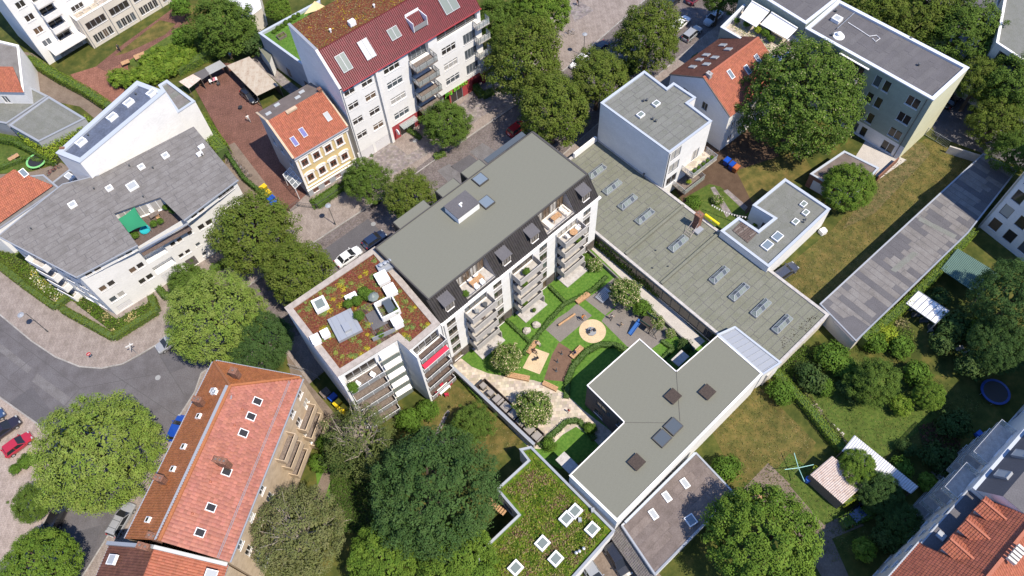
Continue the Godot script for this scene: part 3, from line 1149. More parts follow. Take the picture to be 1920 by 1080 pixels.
func car(at: Vector3,to: Vector3,kind: int,lin: Color,label: String,rails := false):
	var d := to - at
	var t := thing("parked_car",label,"car",at,"",atan2(-d.z,d.x))
	var c := car_meshes(kind)
	var key := "paint" + lin.to_html()
	if not cache.has(key):
		var m := plain(key,lin,0.25)
		m.clearcoat_enabled = true
		m.clearcoat = 0.8
		m.clearcoat_roughness = 0.06
		cache[key] = m
	var I := Transform3D.IDENTITY
	inst(c.body,"body",cache[key],t,I)
	inst(c.cab,"window",M.glass_car,t,I)
	inst(c.roof,"roof",cache[key],t,I)
	inst(c.pil,"pillars",cache[key],t,I)
	inst(c.pn,"number_plate",M.white_metal,t,I)
	for sx in [-0.31,0.3]:
		for sz in [-1,1]:
			var w := inst(c.wheel,"wheel",M.rubber,t,Transform3D(Basis.IDENTITY,Vector3(sx * c.l,0.32,sz * 0.78)))
			inst(c.rim,"hub",M.steel,w,I)
	for sz in [-1,1]:
		inst(c.hl,"headlight",M.glass_milk,t,Transform3D(Basis.IDENTITY,Vector3(0,0,sz * 0.55)))
		inst(c.tl,"tail_light",M.tail_red,t,Transform3D(Basis.IDENTITY,Vector3(0,0,sz * 0.66)))
		inst(c.mr,"mirror",cache[key],t,Transform3D(Basis.IDENTITY,Vector3(0,0,sz * 0.95)))
	if rails: inst(c.rail,"roof_rack",M.steel_dark,t,I)
	return t

func bicycle(at: Vector3,turn: float,label: String,lin: Color,group := "",called := "bicycle",thick := 1.0):
	var t := thing(called,label,called.replace("_"," "),at,group,turn)
	var k := "bike%.1f" % thick
	if not cache.has(k):
		var f := Geo.new()
		var p := {"r": Vector3(-0.5,0.34,0),"f": Vector3(0.52,0.34,0),"b": Vector3(-0.05,0.3,0),"s": Vector3(-0.2,0.82,0),"h": Vector3(0.36,0.86,0)}
		for e in [["r","b"],["r","s"],["b","s"],["b","h"],["s","h"],["h","f"]]: f.tube([p[e[0]],p[e[1]]],[0.022 * thick * thick,0.022 * thick * thick],5)
		var w := Geo.new()
		for i in 14:
			var a := TAU * i / 14
			var b := TAU * (i + 1) / 14
			w.bar(Vector3(cos(a) * 0.33,sin(a) * 0.33,0),Vector3(cos(b) * 0.33,sin(b) * 0.33,0),0.035 * thick * thick,0.035 * thick * thick)
		for i in 4:
			var a := PI * i / 4
			w.bar(Vector3(cos(a) * 0.33,sin(a) * 0.33,0),Vector3(-cos(a) * 0.33,-sin(a) * 0.33,0),0.008,0.008)
		var h := Geo.new()
		h.tube([Vector3(0.36,0.86,0),Vector3(0.34,1.02,0)],[0.02,0.02],5)
		h.tube([Vector3(0.28,1.02,-0.28),Vector3(0.36,1.03,0),Vector3(0.28,1.02,0.28)],[0.018,0.02,0.018],5)
		var s := Geo.new()
		s.abox(Vector3(-0.22,0.9,0),Vector3(0.26,0.06,0.15 * thick))
		cache[k] = [f.mesh(),w.mesh(),h.mesh(),s.mesh()]
	var key := "bm" + lin.to_html()
	if not cache.has(key): cache[key] = plain(key,lin,0.35)
	inst(cache[k][0],"frame",cache[key],t,Transform3D.IDENTITY)
	for x in [-0.5,0.52]: inst(cache[k][1],"wheel",M.rubber,t,Transform3D(Basis.IDENTITY,Vector3(x,0.34,0)))
	inst(cache[k][2],"handlebar",M.steel,t,Transform3D.IDENTITY)
	inst(cache[k][3],"saddle",M.black,t,Transform3D.IDENTITY)
	return t

# one continuous body from tapered bones joined with a smooth minimum, meshed as surface nets
func body_mesh(bones: Array,cell: float) -> ArrayMesh:
	var lo := Vector3(1e9,1e9,1e9)
	var hi := -lo
	for b in bones:
		for i in [0,1]:
			var e: Vector3 = Vector3.ONE * (b[2 + i] + cell * 2.0)
			lo = lo.min(b[i] - e); hi = hi.max(b[i] + e)
	var n := Vector3i(((hi - lo) / cell).ceil()) + Vector3i.ONE
	var N := n.x * n.y * n.z
	var fld := PackedFloat32Array()
	fld.resize(N)
	fld.fill(1.0)
	var who := PackedByteArray()
	who.resize(N)
	for bi in bones.size():
		var b: Array = bones[bi]
		var a: Vector3 = b[0]
		var ab: Vector3 = b[1] - a
		var l2 := maxf(ab.length_squared(),1e-6)
		var e: Vector3 = Vector3.ONE * (maxf(b[2],b[3]) + cell * 3.0)
		var i0 := Vector3i(((a.min(b[1]) - e - lo) / cell).floor()).clamp(Vector3i.ZERO,n - Vector3i.ONE)
		var i1 := Vector3i(((a.max(b[1]) + e - lo) / cell).ceil()).clamp(Vector3i.ZERO,n - Vector3i.ONE)
		for z in range(i0.z,i1.z + 1):
			for y in range(i0.y,i1.y + 1):
				for x in range(i0.x,i1.x + 1):
					var p := lo + Vector3(x,y,z) * cell
					var t := clampf((p - a).dot(ab) / l2,0,1)
					var d: float = (p - a - ab * t).length() - lerpf(b[2],b[3],t)
					var id := x + n.x * (y + n.y * z)
					var o := fld[id]
					if d < o: who[id] = bi
					var k := 0.03
					var h := clampf(0.5 + 0.5 * (o - d) / k,0,1)
					fld[id] = lerpf(o,d,h) - k * h * (1.0 - h)
	var vid := {}
	var vs := []
	var cs := []
	var off := [Vector3i(0,0,0),Vector3i(1,0,0),Vector3i(0,1,0),Vector3i(1,1,0),Vector3i(0,0,1),Vector3i(1,0,1),Vector3i(0,1,1),Vector3i(1,1,1)]
	var at = func(q: Vector3i): return q.x + n.x * (q.y + n.y * q.z)
	for z in n.z - 1:
		for y in n.y - 1:
			for x in n.x - 1:
				var b0 := x + n.x * (y + n.y * z)
				var ins := 0
				for o in off:
					if fld[b0 + o.x + n.x * (o.y + n.y * o.z)] < 0: ins += 1
				if ins == 0 or ins == 8: continue
				var s := Vector3.ZERO
				var c := 0
				for e in [[0,1],[2,3],[4,5],[6,7],[0,2],[1,3],[4,6],[5,7],[0,4],[1,5],[2,6],[3,7]]:
					var p: Vector3i = off[e[0]]
					var q: Vector3i = off[e[1]]
					var fa := fld[b0 + p.x + n.x * (p.y + n.y * p.z)]
					var fb := fld[b0 + q.x + n.x * (q.y + n.y * q.z)]
					if (fa < 0) != (fb < 0):
						s += Vector3(p).lerp(Vector3(q),fa / (fa - fb)); c += 1
				vid[b0] = vs.size()
				vs.append(lo + (Vector3(x,y,z) + s / c) * cell)
				cs.append(bones[who[b0]][4])
	var g := Geo.new()
	var st := [1,n.x,n.x * n.y]
	for z in range(1,n.z - 1):
		for y in range(1,n.y - 1):
			for x in range(1,n.x - 1):
				var b0 := x + n.x * (y + n.y * z)
				for ax in 3:
					var f0 := fld[b0]
					var f1 := fld[b0 + st[ax]]
					if (f0 < 0) == (f1 < 0): continue
					var u: int = st[(ax + 1) % 3]
					var v: int = st[(ax + 2) % 3]
					var q := [b0,b0 - u,b0 - u - v,b0 - v]
					var okq := true
					for k in q:
						if not vid.has(k): okq = false
					if not okq: continue
					g.col = cs[vid[q[0]]]
					var P := []
					for k in q: P.append(vs[vid[k]])
					if f0 < 0: g.quad(P[0],P[1],P[2],P[3])
					else: g.quad(P[3],P[2],P[1],P[0])
	return g.mesh()

# pose: dictionary of joint offsets; s = height in metres
func person(at: Vector3,turn: float,label: String,shirt: Color,trousers: Color,hair: Color,pose := "stand",s := 1.72,group := ""):
	var t := thing("person",label,"person",at,group,turn)
	var k := s / 1.72
	var sk := Color(0.5,0.3,0.2)
	var hip := Vector3(0,0.92,0)
	var chest := Vector3(0,1.28,0.0)
	var nk := Vector3(0,1.45,0)
	var head := Vector3(0,1.6,0.02)
	var kn := [Vector3(-0.1,0.5,0.02),Vector3(0.1,0.5,0.02)]
	var an := [Vector3(-0.1,0.08,0),Vector3(0.1,0.08,0)]
	var el := [Vector3(-0.26,1.13,-0.02),Vector3(0.26,1.13,-0.02)]
	var wr := [Vector3(-0.27,0.88,0.06),Vector3(0.27,0.88,0.06)]
	if pose == "walk":
		an = [Vector3(-0.09,0.12,-0.28),Vector3(0.09,0.08,0.28)]
		kn = [Vector3(-0.1,0.5,-0.02),Vector3(0.1,0.52,0.18)]
		wr = [Vector3(-0.25,0.92,0.28),Vector3(0.25,0.92,-0.22)]
	elif pose == "sit":
		hip.y = 0.52; chest = Vector3(0,0.88,0.03); nk = Vector3(0,1.05,0.05); head = Vector3(0,1.2,0.09)
		kn = [Vector3(-0.11,0.54,0.42),Vector3(0.11,0.54,0.42)]
		an = [Vector3(-0.11,0.08,0.44),Vector3(0.11,0.08,0.44)]
		el = [Vector3(-0.25,0.74,0.06),Vector3(0.25,0.74,0.06)]
		wr = [Vector3(-0.16,0.62,0.28),Vector3(0.16,0.62,0.28)]
	elif pose == "reach":
		el = [Vector3(-0.32,1.22,0.22),Vector3(0.32,1.22,0.22)]
		wr = [Vector3(-0.24,1.12,0.46),Vector3(0.24,1.12,0.46)]
	var bn := []
	var add = func(a: Vector3,b: Vector3,ra: float,rb: float,c: Color): bn.append([a * k,b * k,ra * k,rb * k,c])
	add.call(hip,chest,0.14,0.145,shirt)
	add.call(chest + Vector3(-0.13,0.06,0),chest + Vector3(0.13,0.06,0),0.085,0.085,shirt)
	add.call(chest + Vector3(0,0.05,0),nk,0.1,0.055,shirt)
	add.call(nk,head,0.055,0.075,sk)
	add.call(head + Vector3(0,0.02,0),head + Vector3(0,0.06,-0.01),0.095,0.095,hair)
	add.call(head + Vector3(0,-0.04,0.03),head + Vector3(0,0.0,0.04),0.07,0.075,sk)
	add.call(head + Vector3(0,-0.01,0.1),head + Vector3(0,0.015,0.1),0.02,0.014,sk)
	for i in 2:
		var sx := -1.0 if i == 0 else 1.0
		add.call(hip + Vector3(0.09 * sx,-0.02,0),kn[i],0.095,0.065,trousers)
		add.call(kn[i],an[i],0.062,0.045,trousers)
		add.call(an[i] + Vector3(0,-0.03,-0.03),an[i] + Vector3(0,-0.035,0.16),0.045,0.035,Color(0.06,0.05,0.05))
		add.call(chest + Vector3(0.18 * sx,0.07,0),el[i],0.06,0.045,shirt)
		add.call(el[i],wr[i],0.042,0.032,sk)
		var d: Vector3 = (wr[i] - el[i]).normalized()
		var side := d.cross(Vector3(0,0,1) if absf(d.z) < 0.8 else UP).normalized()
		var fw := side.cross(d)
		add.call(wr[i],wr[i] + d * 0.08,0.032,0.036,sk)
		for f in 4: add.call(wr[i] + d * 0.09 + fw * (f - 1.5) * 0.02,wr[i] + d * (0.16 - 0.012 * absf(f - 1.3)) + fw * (f - 1.5) * 0.024 - side * sx * 0.02,0.011,0.009,sk)
		add.call(wr[i] + d * 0.04 + fw * 0.03,wr[i] + d * 0.1 + fw * 0.07,0.013,0.01,sk)
	inst(body_mesh(bn,0.026),"body",M.cloth,t,Transform3D.IDENTITY)
	return t

func make_species():
	species("linden",11,Vector3(1,0.88,1),480,68,0.03,[Color(0.161,0.222,0.0445),Color(0.142,0.21,0.0396),Color(0.179,0.235,0.0544)],M.leaf,0.5,0.1)
	species("street",12,Vector3(1,1.0,1),250,74,0.046,[Color(0.0958,0.134,0.0244),Color(0.0874,0.123,0.0227),Color(0.109,0.139,0.0297)],M.leaf,0.5,0.14)
	species("street_b",13,Vector3(1,0.92,1),220,74,0.05,[Color(0.0805,0.132,0.025),Color(0.092,0.145,0.0286),Color(0.0716,0.116,0.0232)],M.leaf,0.45,0.15)
	species("chestnut",14,Vector3(1,1.02,1),460,66,0.034,[Color(0.0837,0.137,0.026),Color(0.0958,0.152,0.0279),Color(0.0698,0.116,0.0233)],M.leaf,0.5,0.1,Color(0.32,0.31,0.17),0.06)
	species("dark",15,Vector3(1,0.85,1),450,64,0.033,[Color(0.0528,0.0968,0.0299),Color(0.0616,0.108,0.0334),Color(0.0462,0.088,0.0264)],M.leaf,0.5,0.105)
	species("light",16,Vector3(1,0.85,1),300,72,0.042,[Color(0.105,0.171,0.0264),Color(0.119,0.185,0.0299),Color(0.088,0.152,0.0238)],M.leaf,0.5,0.12)
	species("grey",17,Vector3(1,0.9,1),320,54,0.033,[Color(0.13,0.146,0.0557),Color(0.118,0.132,0.048),Color(0.15,0.156,0.0653)],M.leaf_dull,0.4,0.12,null,0.0,22,M.bark_pale)
	species("sparse",18,Vector3(1,0.9,1),110,60,0.038,[Color(0.103,0.129,0.0414),Color(0.092,0.115,0.0368)],M.leaf_dull,0.3,0.15,null,0.0,30,M.bark_pale)
	species("blossom",19,Vector3(1,0.85,1),80,60,0.1,[Color(0.1,0.15,0.035),Color(0.12,0.165,0.04),Color(0.085,0.13,0.03)],M.leaf,0.5,0.22,Color(0.6,0.52,0.32),0.26)
	species("bush",20,Vector3(1,0.8,1),22,70,0.16,[Color(0.09,0.16,0.025),Color(0.07,0.125,0.02)],M.leaf,0.45,0.42,null,0.0,3)
	species("bush_lime",21,Vector3(1,0.8,1),22,70,0.16,[Color(0.26,0.31,0.035),Color(0.2,0.27,0.03)],M.leaf,0.45,0.42,null,0.0,3)
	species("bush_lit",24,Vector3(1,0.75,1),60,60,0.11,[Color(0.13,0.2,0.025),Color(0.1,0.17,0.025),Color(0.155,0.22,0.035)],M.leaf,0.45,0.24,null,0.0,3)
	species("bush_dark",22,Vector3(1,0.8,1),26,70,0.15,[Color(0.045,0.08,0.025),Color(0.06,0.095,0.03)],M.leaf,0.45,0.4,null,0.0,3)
	species("bush_flower",23,Vector3(1,0.8,1),22,70,0.15,[Color(0.09,0.15,0.03),Color(0.11,0.17,0.035)],M.leaf,0.45,0.42,Color(0.6,0.52,0.36),0.3,3)

func trees():
	tree("linden",Vector3(-53.39,0,-34.89),7.5,7.59,"huge round light green lime tree beside the silver estate car")
	tree("linden",Vector3(-41.12,0,-53.29),7.5,6.85,"large round light green lime tree above the terracotta roof","tree","tree","",1.0,2.0)
	tree("dark",Vector3(-35.03,0,-49.87),6,4.54,"dark green tree between the big lime tree and the sedum house")
	tree("street",Vector3(-37.39,0,-67.38),7,5.99,"olive green street tree before the corner house's right end","tree","tree","street trees")
	tree("street",Vector3(-30.47,0,-60.44),6.5,5.06,"olive green street tree at the corner of the sedum roof","tree","tree","street trees")
	tree("street_b",Vector3(-47.34,0,-61.67),4,3.15,"dark green tree at the foot of the corner house's garden")
	tree("street",Vector3(-14.58,0,-73.29),5.5,4.26,"olive green street tree behind the long new house, nearest the motorbike","tree","tree","street trees")
	tree("street_b",Vector3(-21.86,0,-78.26),4.5,3.62,"green street tree before the yellow house","tree","tree","street trees")
	tree("street_b",Vector3(-8.86,0,-88.99),4.5,4.05,"green street tree before the red ground floor","tree","tree","street trees")
	tree("street",Vector3(4.78,0,-98.07),8,6.77,"large olive street tree right of the red roofed house","tree","tree","street trees",1.15)
	tree("light",Vector3(8.58,0,-112.54),7,5.88,"mid green tree at the top edge right of the red roof")
	tree("street_b",Vector3(0.86,0,-111.02),6,4.55,"mid green tree close to the red roofed house's right end")
	tree("street",Vector3(8.43,0,-87.39),7.5,5.99,"olive street tree behind the new house's far corner","tree","tree","street trees",1.1)
	tree("street",Vector3(16.63,0,-94.27),7,4.95,"olive street tree above the white cube's left corner","tree","tree","street trees")
	tree("street",Vector3(25.98,0,-101.9),8,5.79,"olive street tree between parked cars and the gabled house","tree","tree","street trees",1.2)
	tree("street_b",Vector3(40.87,0,-112.91),6,3.25,"small tree at the top edge above the silver saloon")
	tree("chestnut",Vector3(47.08,0,-84.45),9,9.37,"giant blossoming chestnut tree before the olive house")
	tree("light",Vector3(52.76,0,-71.14),3.5,4.11,"round pale flowering tree beside the small garage")
	tree("street",Vector3(64.99,0,-105.08),9,5.64,"olive tree behind the olive house, left one of the row","tree","tree","trees behind the olive house")
	tree("street",Vector3(71.46,0,-102.01),9,5.93,"olive tree behind the olive house, middle of the row","tree","tree","trees behind the olive house")
	tree("street_b",Vector3(77.08,0,-97.54),9,5.83,"olive tree behind the olive house, right one of the row","tree","tree","trees behind the olive house")
	tree("street_b",Vector3(81.32,0,-85.71),8,5.25,"dark olive tree below the loggia house")
	tree("street",Vector3(78.52,0,-80.6),5,4.24,"olive tree right of the lime side wall")
	tree("street",Vector3(77.81,0,-88.25),7,3.79,"olive tree at the street corner right of the olive house's row")
	tree("street_b",Vector3(78.5,0,-73.89),6,3.6,"dark green tree at the right edge above the long shed")
	tree("dark",Vector3(67.15,0,-47.64),8,5.71,"large dark tree at the right edge below the green corrugated roof")
	tree("dark",Vector3(64.25,0,-42.58),5,3.92,"dark tree at the right edge above the trampoline")
	tree("street_b",Vector3(47.06,0,-38.86),4,3.25,"round garden tree in the middle of the east lawn")
	tree("bush_dark",Vector3(61.58,0,-40.81),2.5,2.45,"round dark shrub on the lawn left of the trampoline","shrub","shrub")
	tree("light",Vector3(54.28,0,-36.91),2.5,2.12,"small pale tree on the east lawn near the shadow's edge")
	tree("bush",Vector3(43.46,0,-43.87),1.8,2.36,"bushy shrub below the end of the long shed","shrub","shrub")
	tree("bush_dark",Vector3(39.88,0,-41.05),1.5,2.19,"dark shrub beside the link building's far corner","shrub","shrub")
	tree("bush",Vector3(35.44,0,-39.26),1.5,1.88,"shrub at the corner of the low house by the dry lawn","shrub","shrub")
	tree("dark",Vector3(-10.81,0,-26.68),9,7.73,"huge dark green tree left of the green planted roof","tree","tree","",0.95)
	tree("light",Vector3(-17.39,0,-20.4),5,4.45,"yellow-green tree at the lower edge, left of the pair")
	tree("light",Vector3(-8.5,0,-19.51),5,5.06,"yellow-green tree at the lower edge below the huge dark tree")
	tree("grey",Vector3(-26.99,0,-23.14),8,5.77,"grey-green feathery tree beside the terracotta house")
	tree("sparse",Vector3(-20.45,0,-34.7),7,4.85,"half bare birch with pale limbs below the sedum house")
	tree("bush_dark",Vector3(-23.69,0,-34.32),3,2.78,"dark ivy-like shrub at the foot of the half bare birch","shrub","shrub")
	tree("street_b",Vector3(-6.54,0,-37.32),2.5,2.7,"small round fruit tree on the lawn below the red table")
	tree("light",Vector3(26.98,0,-18.87),7,6.67,"big bright green tree at the lower right beside the brown roof")
	tree("bush",Vector3(25.86,0,-29.19),2,1.91,"green shrub at the corner of the brown felt roof","shrub","shrub")
	tree("bush",Vector3(26.27,0,-23.59),2,1.99,"green shrub below the brown felt roof's right corner","shrub","shrub")
	tree("light",Vector3(-58.06,0,-21.82),6,4.69,"bright green tree in the lower left corner")
	tree("street_b",Vector3(-63.17,0,-30.53),3,2.53,"small dark green tree beside the black car")
	tree("bush",Vector3(-66.9,0,-36.95),0.9,1.15,"low green shrub beside the red car","shrub","shrub")
	tree("bush",Vector3(-68.27,0,-36.01),0.7,0.79,"lowest small shrub on the paving below the red car","shrub","shrub")
	tree("street_b",Vector3(-49.07,0,-115.76),5,6.02,"dark green tree behind the lean-tos at the top left")
	tree("bush_dark",Vector3(-44.06,0,-113.05),3,2.73,"dark shrub left of the lawn roofed wing","shrub","shrub")
	tree("light",Vector3(-39.91,0,-120.66),4,2.58,"small bright tree behind the lawn roofed wing")
	tree("bush",Vector3(-57.51,0,-116.63),2.5,2.57,"reddish green shrub on the brick path's lawn","shrub","shrub")
	tree("bush",Vector3(-59.31,0,-124.73),3,2.23,"shrub at the end of the long window band","shrub","shrub")
	tree("blossom",Vector3(-1.41,0,-46.53),2.6,2.37,"cream blossoming tree on the courtyard lawn by the ground terraces","tree","tree","blossoming courtyard trees")
	tree("blossom",Vector3(1.76,0,-39.02),2.6,2.72,"cream blossoming tree on the paved court","tree","tree","blossoming courtyard trees")
	tree("blossom",Vector3(16.3,0,-55.7),2.8,2.39,"cream blossoming tree beside the climbing frame's path","tree","tree","blossoming courtyard trees")
	tree("bush",Vector3(18.69,0,-53.58),1.5,1.55,"green shrub between blossoming tree and slide","shrub","shrub")
	tree("bush_flower",Vector3(20.51,0,-51.43),1,1.15,"pink-white flowering shrub behind the climbing frame","shrub","shrub")
	tree("bush_flower",Vector3(19.77,0,-52.59),0.9,0.93,"small flowering shrub between two larger ones near the slide","shrub","shrub")
	tree("bush_flower",Vector3(12.69,0,-61.9),1,1.21,"flowering shrub at the far corner of the courtyard lawn","shrub","shrub")
	tree("bush",Vector3(11.39,0,-63.2),0.8,0.97,"green shrub at the wall end of the courtyard lawn","shrub","shrub")
	tree("bush_flower",Vector3(22.16,0,-49.58),0.8,0.84,"flowering shrub at the shaded corner near the path's end","shrub","shrub")
	tree("bush_dark",Vector3(23.77,0,-47.45),0.9,1.13,"dark flowering shrub at the lower end of the light path","shrub","shrub")
	tree("bush",Vector3(3.53,0,-34.32),1,1.06,"round shrub at the corner of the shaded court lawn","shrub","shrub")
	tree("bush",Vector3(9.15,0,-36.23),0.8,0.93,"round shrub against the clinker wall of the low house","shrub","shrub")
	tree("bush",Vector3(-15.04,0,-38.88),1.4,1.88,"bright green shrub in the bed below the white awnings","shrub","shrub")
	tree("bush",Vector3(-12.59,0,-40.28),1.3,1.6,"bright green shrub in the bed nearest the red table","shrub","shrub")
	tree("bush",Vector3(-26.12,0,-36.43),1.6,1.42,"green shrub beside the tan balconies, upper one","shrub","shrub")
	tree("bush",Vector3(-26.98,0,-33.78),1.4,1.41,"green shrub beside the tan balconies, lower one","shrub","shrub")
	tree("light",Vector3(41.95,0,-27.96),2.8,2.43,"bright green vine bush over the rusty corrugated roof","vine","vine")
	tree("dark",Vector3(43.9,0,-24.75),2.6,2.79,"dark green vine bush over the white carport roof","vine","vine")
	tree("dark",Vector3(45.55,0,-20.61),2.2,2.87,"dark shrub mass below the carport","shrub","shrub")
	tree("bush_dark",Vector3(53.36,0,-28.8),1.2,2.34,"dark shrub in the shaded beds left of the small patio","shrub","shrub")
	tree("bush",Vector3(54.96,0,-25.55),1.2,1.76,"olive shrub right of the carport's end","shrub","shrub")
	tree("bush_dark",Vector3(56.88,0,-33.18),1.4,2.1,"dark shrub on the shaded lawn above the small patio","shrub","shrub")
	tree("bush_lime",Vector3(52.06,0,-47.09),1.2,1.65,"leafy shrub in the bed below the pergola, left","shrub","shrub")
	tree("bush",Vector3(53.62,0,-44.87),1.2,1.79,"leafy shrub in the bed below the pergola, right","shrub","shrub")
	tree("bush",Vector3(50.12,0,-45.87),1.4,1.79,"green shrub where the ivy of the long shed ends","shrub","shrub")
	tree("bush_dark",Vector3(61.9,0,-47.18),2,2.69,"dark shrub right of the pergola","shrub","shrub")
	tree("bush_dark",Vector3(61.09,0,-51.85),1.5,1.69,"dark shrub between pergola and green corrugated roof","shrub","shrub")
	var k := 0
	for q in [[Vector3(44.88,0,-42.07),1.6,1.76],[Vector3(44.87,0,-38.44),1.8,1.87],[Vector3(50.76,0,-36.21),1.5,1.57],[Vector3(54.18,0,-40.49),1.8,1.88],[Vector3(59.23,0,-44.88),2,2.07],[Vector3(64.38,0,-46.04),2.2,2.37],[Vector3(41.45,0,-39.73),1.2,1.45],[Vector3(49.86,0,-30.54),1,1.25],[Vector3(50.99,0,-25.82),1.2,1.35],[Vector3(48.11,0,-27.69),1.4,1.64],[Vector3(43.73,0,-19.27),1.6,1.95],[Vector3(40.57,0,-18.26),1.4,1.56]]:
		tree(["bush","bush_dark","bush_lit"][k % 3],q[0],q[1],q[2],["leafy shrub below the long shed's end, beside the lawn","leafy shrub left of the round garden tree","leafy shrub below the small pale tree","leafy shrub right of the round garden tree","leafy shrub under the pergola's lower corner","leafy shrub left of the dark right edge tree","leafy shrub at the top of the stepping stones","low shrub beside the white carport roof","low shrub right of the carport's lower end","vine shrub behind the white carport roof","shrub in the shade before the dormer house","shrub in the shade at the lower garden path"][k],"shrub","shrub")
		k += 1
	tree("bush_dark",Vector3(23.22,0,-101.4),2,1.88,"dark low shrub under the street trees beside the dark car","shrub","shrub")
	tree("bush",Vector3(36.05,0,-103.59),0.8,1.33,"small shrub on the verge beside the gabled house","shrub","shrub")
	tree("bush_flower",Vector3(33.38,0,-72.55),0.7,1.01,"white flowering bush on the little lawn by the workshop","shrub","shrub")
	tree("bush",Vector3(29.47,0,-72.21),0.9,1.35,"round bush at the workshop end of the little lawn","shrub","shrub")
	tree("bush",Vector3(38.78,0,-105.17),0.6,0.96,"low verge shrub nearest the silver saloon","shrub","shrub")

	var i := 0
	for q in [[Vector3(-68.69,0,-108.58),1.2,1.94],[Vector3(-66.24,0,-107.7),1.3,1.93],[Vector3(-64.12,0,-108.47),1.4,2.13],[Vector3(-61.91,0,-108.91),1.3,2.13],[Vector3(-59.72,0,-109.95),1.4,2.14],[Vector3(-57.89,0,-111.67),1.3,1.96],[Vector3(-63.87,0,-111.94),1.2,1.96],[Vector3(-61.7,0,-113.29),1.3,2.17],[Vector3(-59.34,0,-114.29),1.2,1.98],[Vector3(-56.89,0,-113.77),1.2,1.78]]:
		tree("bush_lit",q[0],q[1],q[2],"billowing bright shrub behind the blue roofed house, %s of the thicket from the left" % ["first","second","third","fourth","fifth","sixth","seventh","eighth","ninth","tenth"][i],"shrub","shrub","bright thicket")
		i += 1

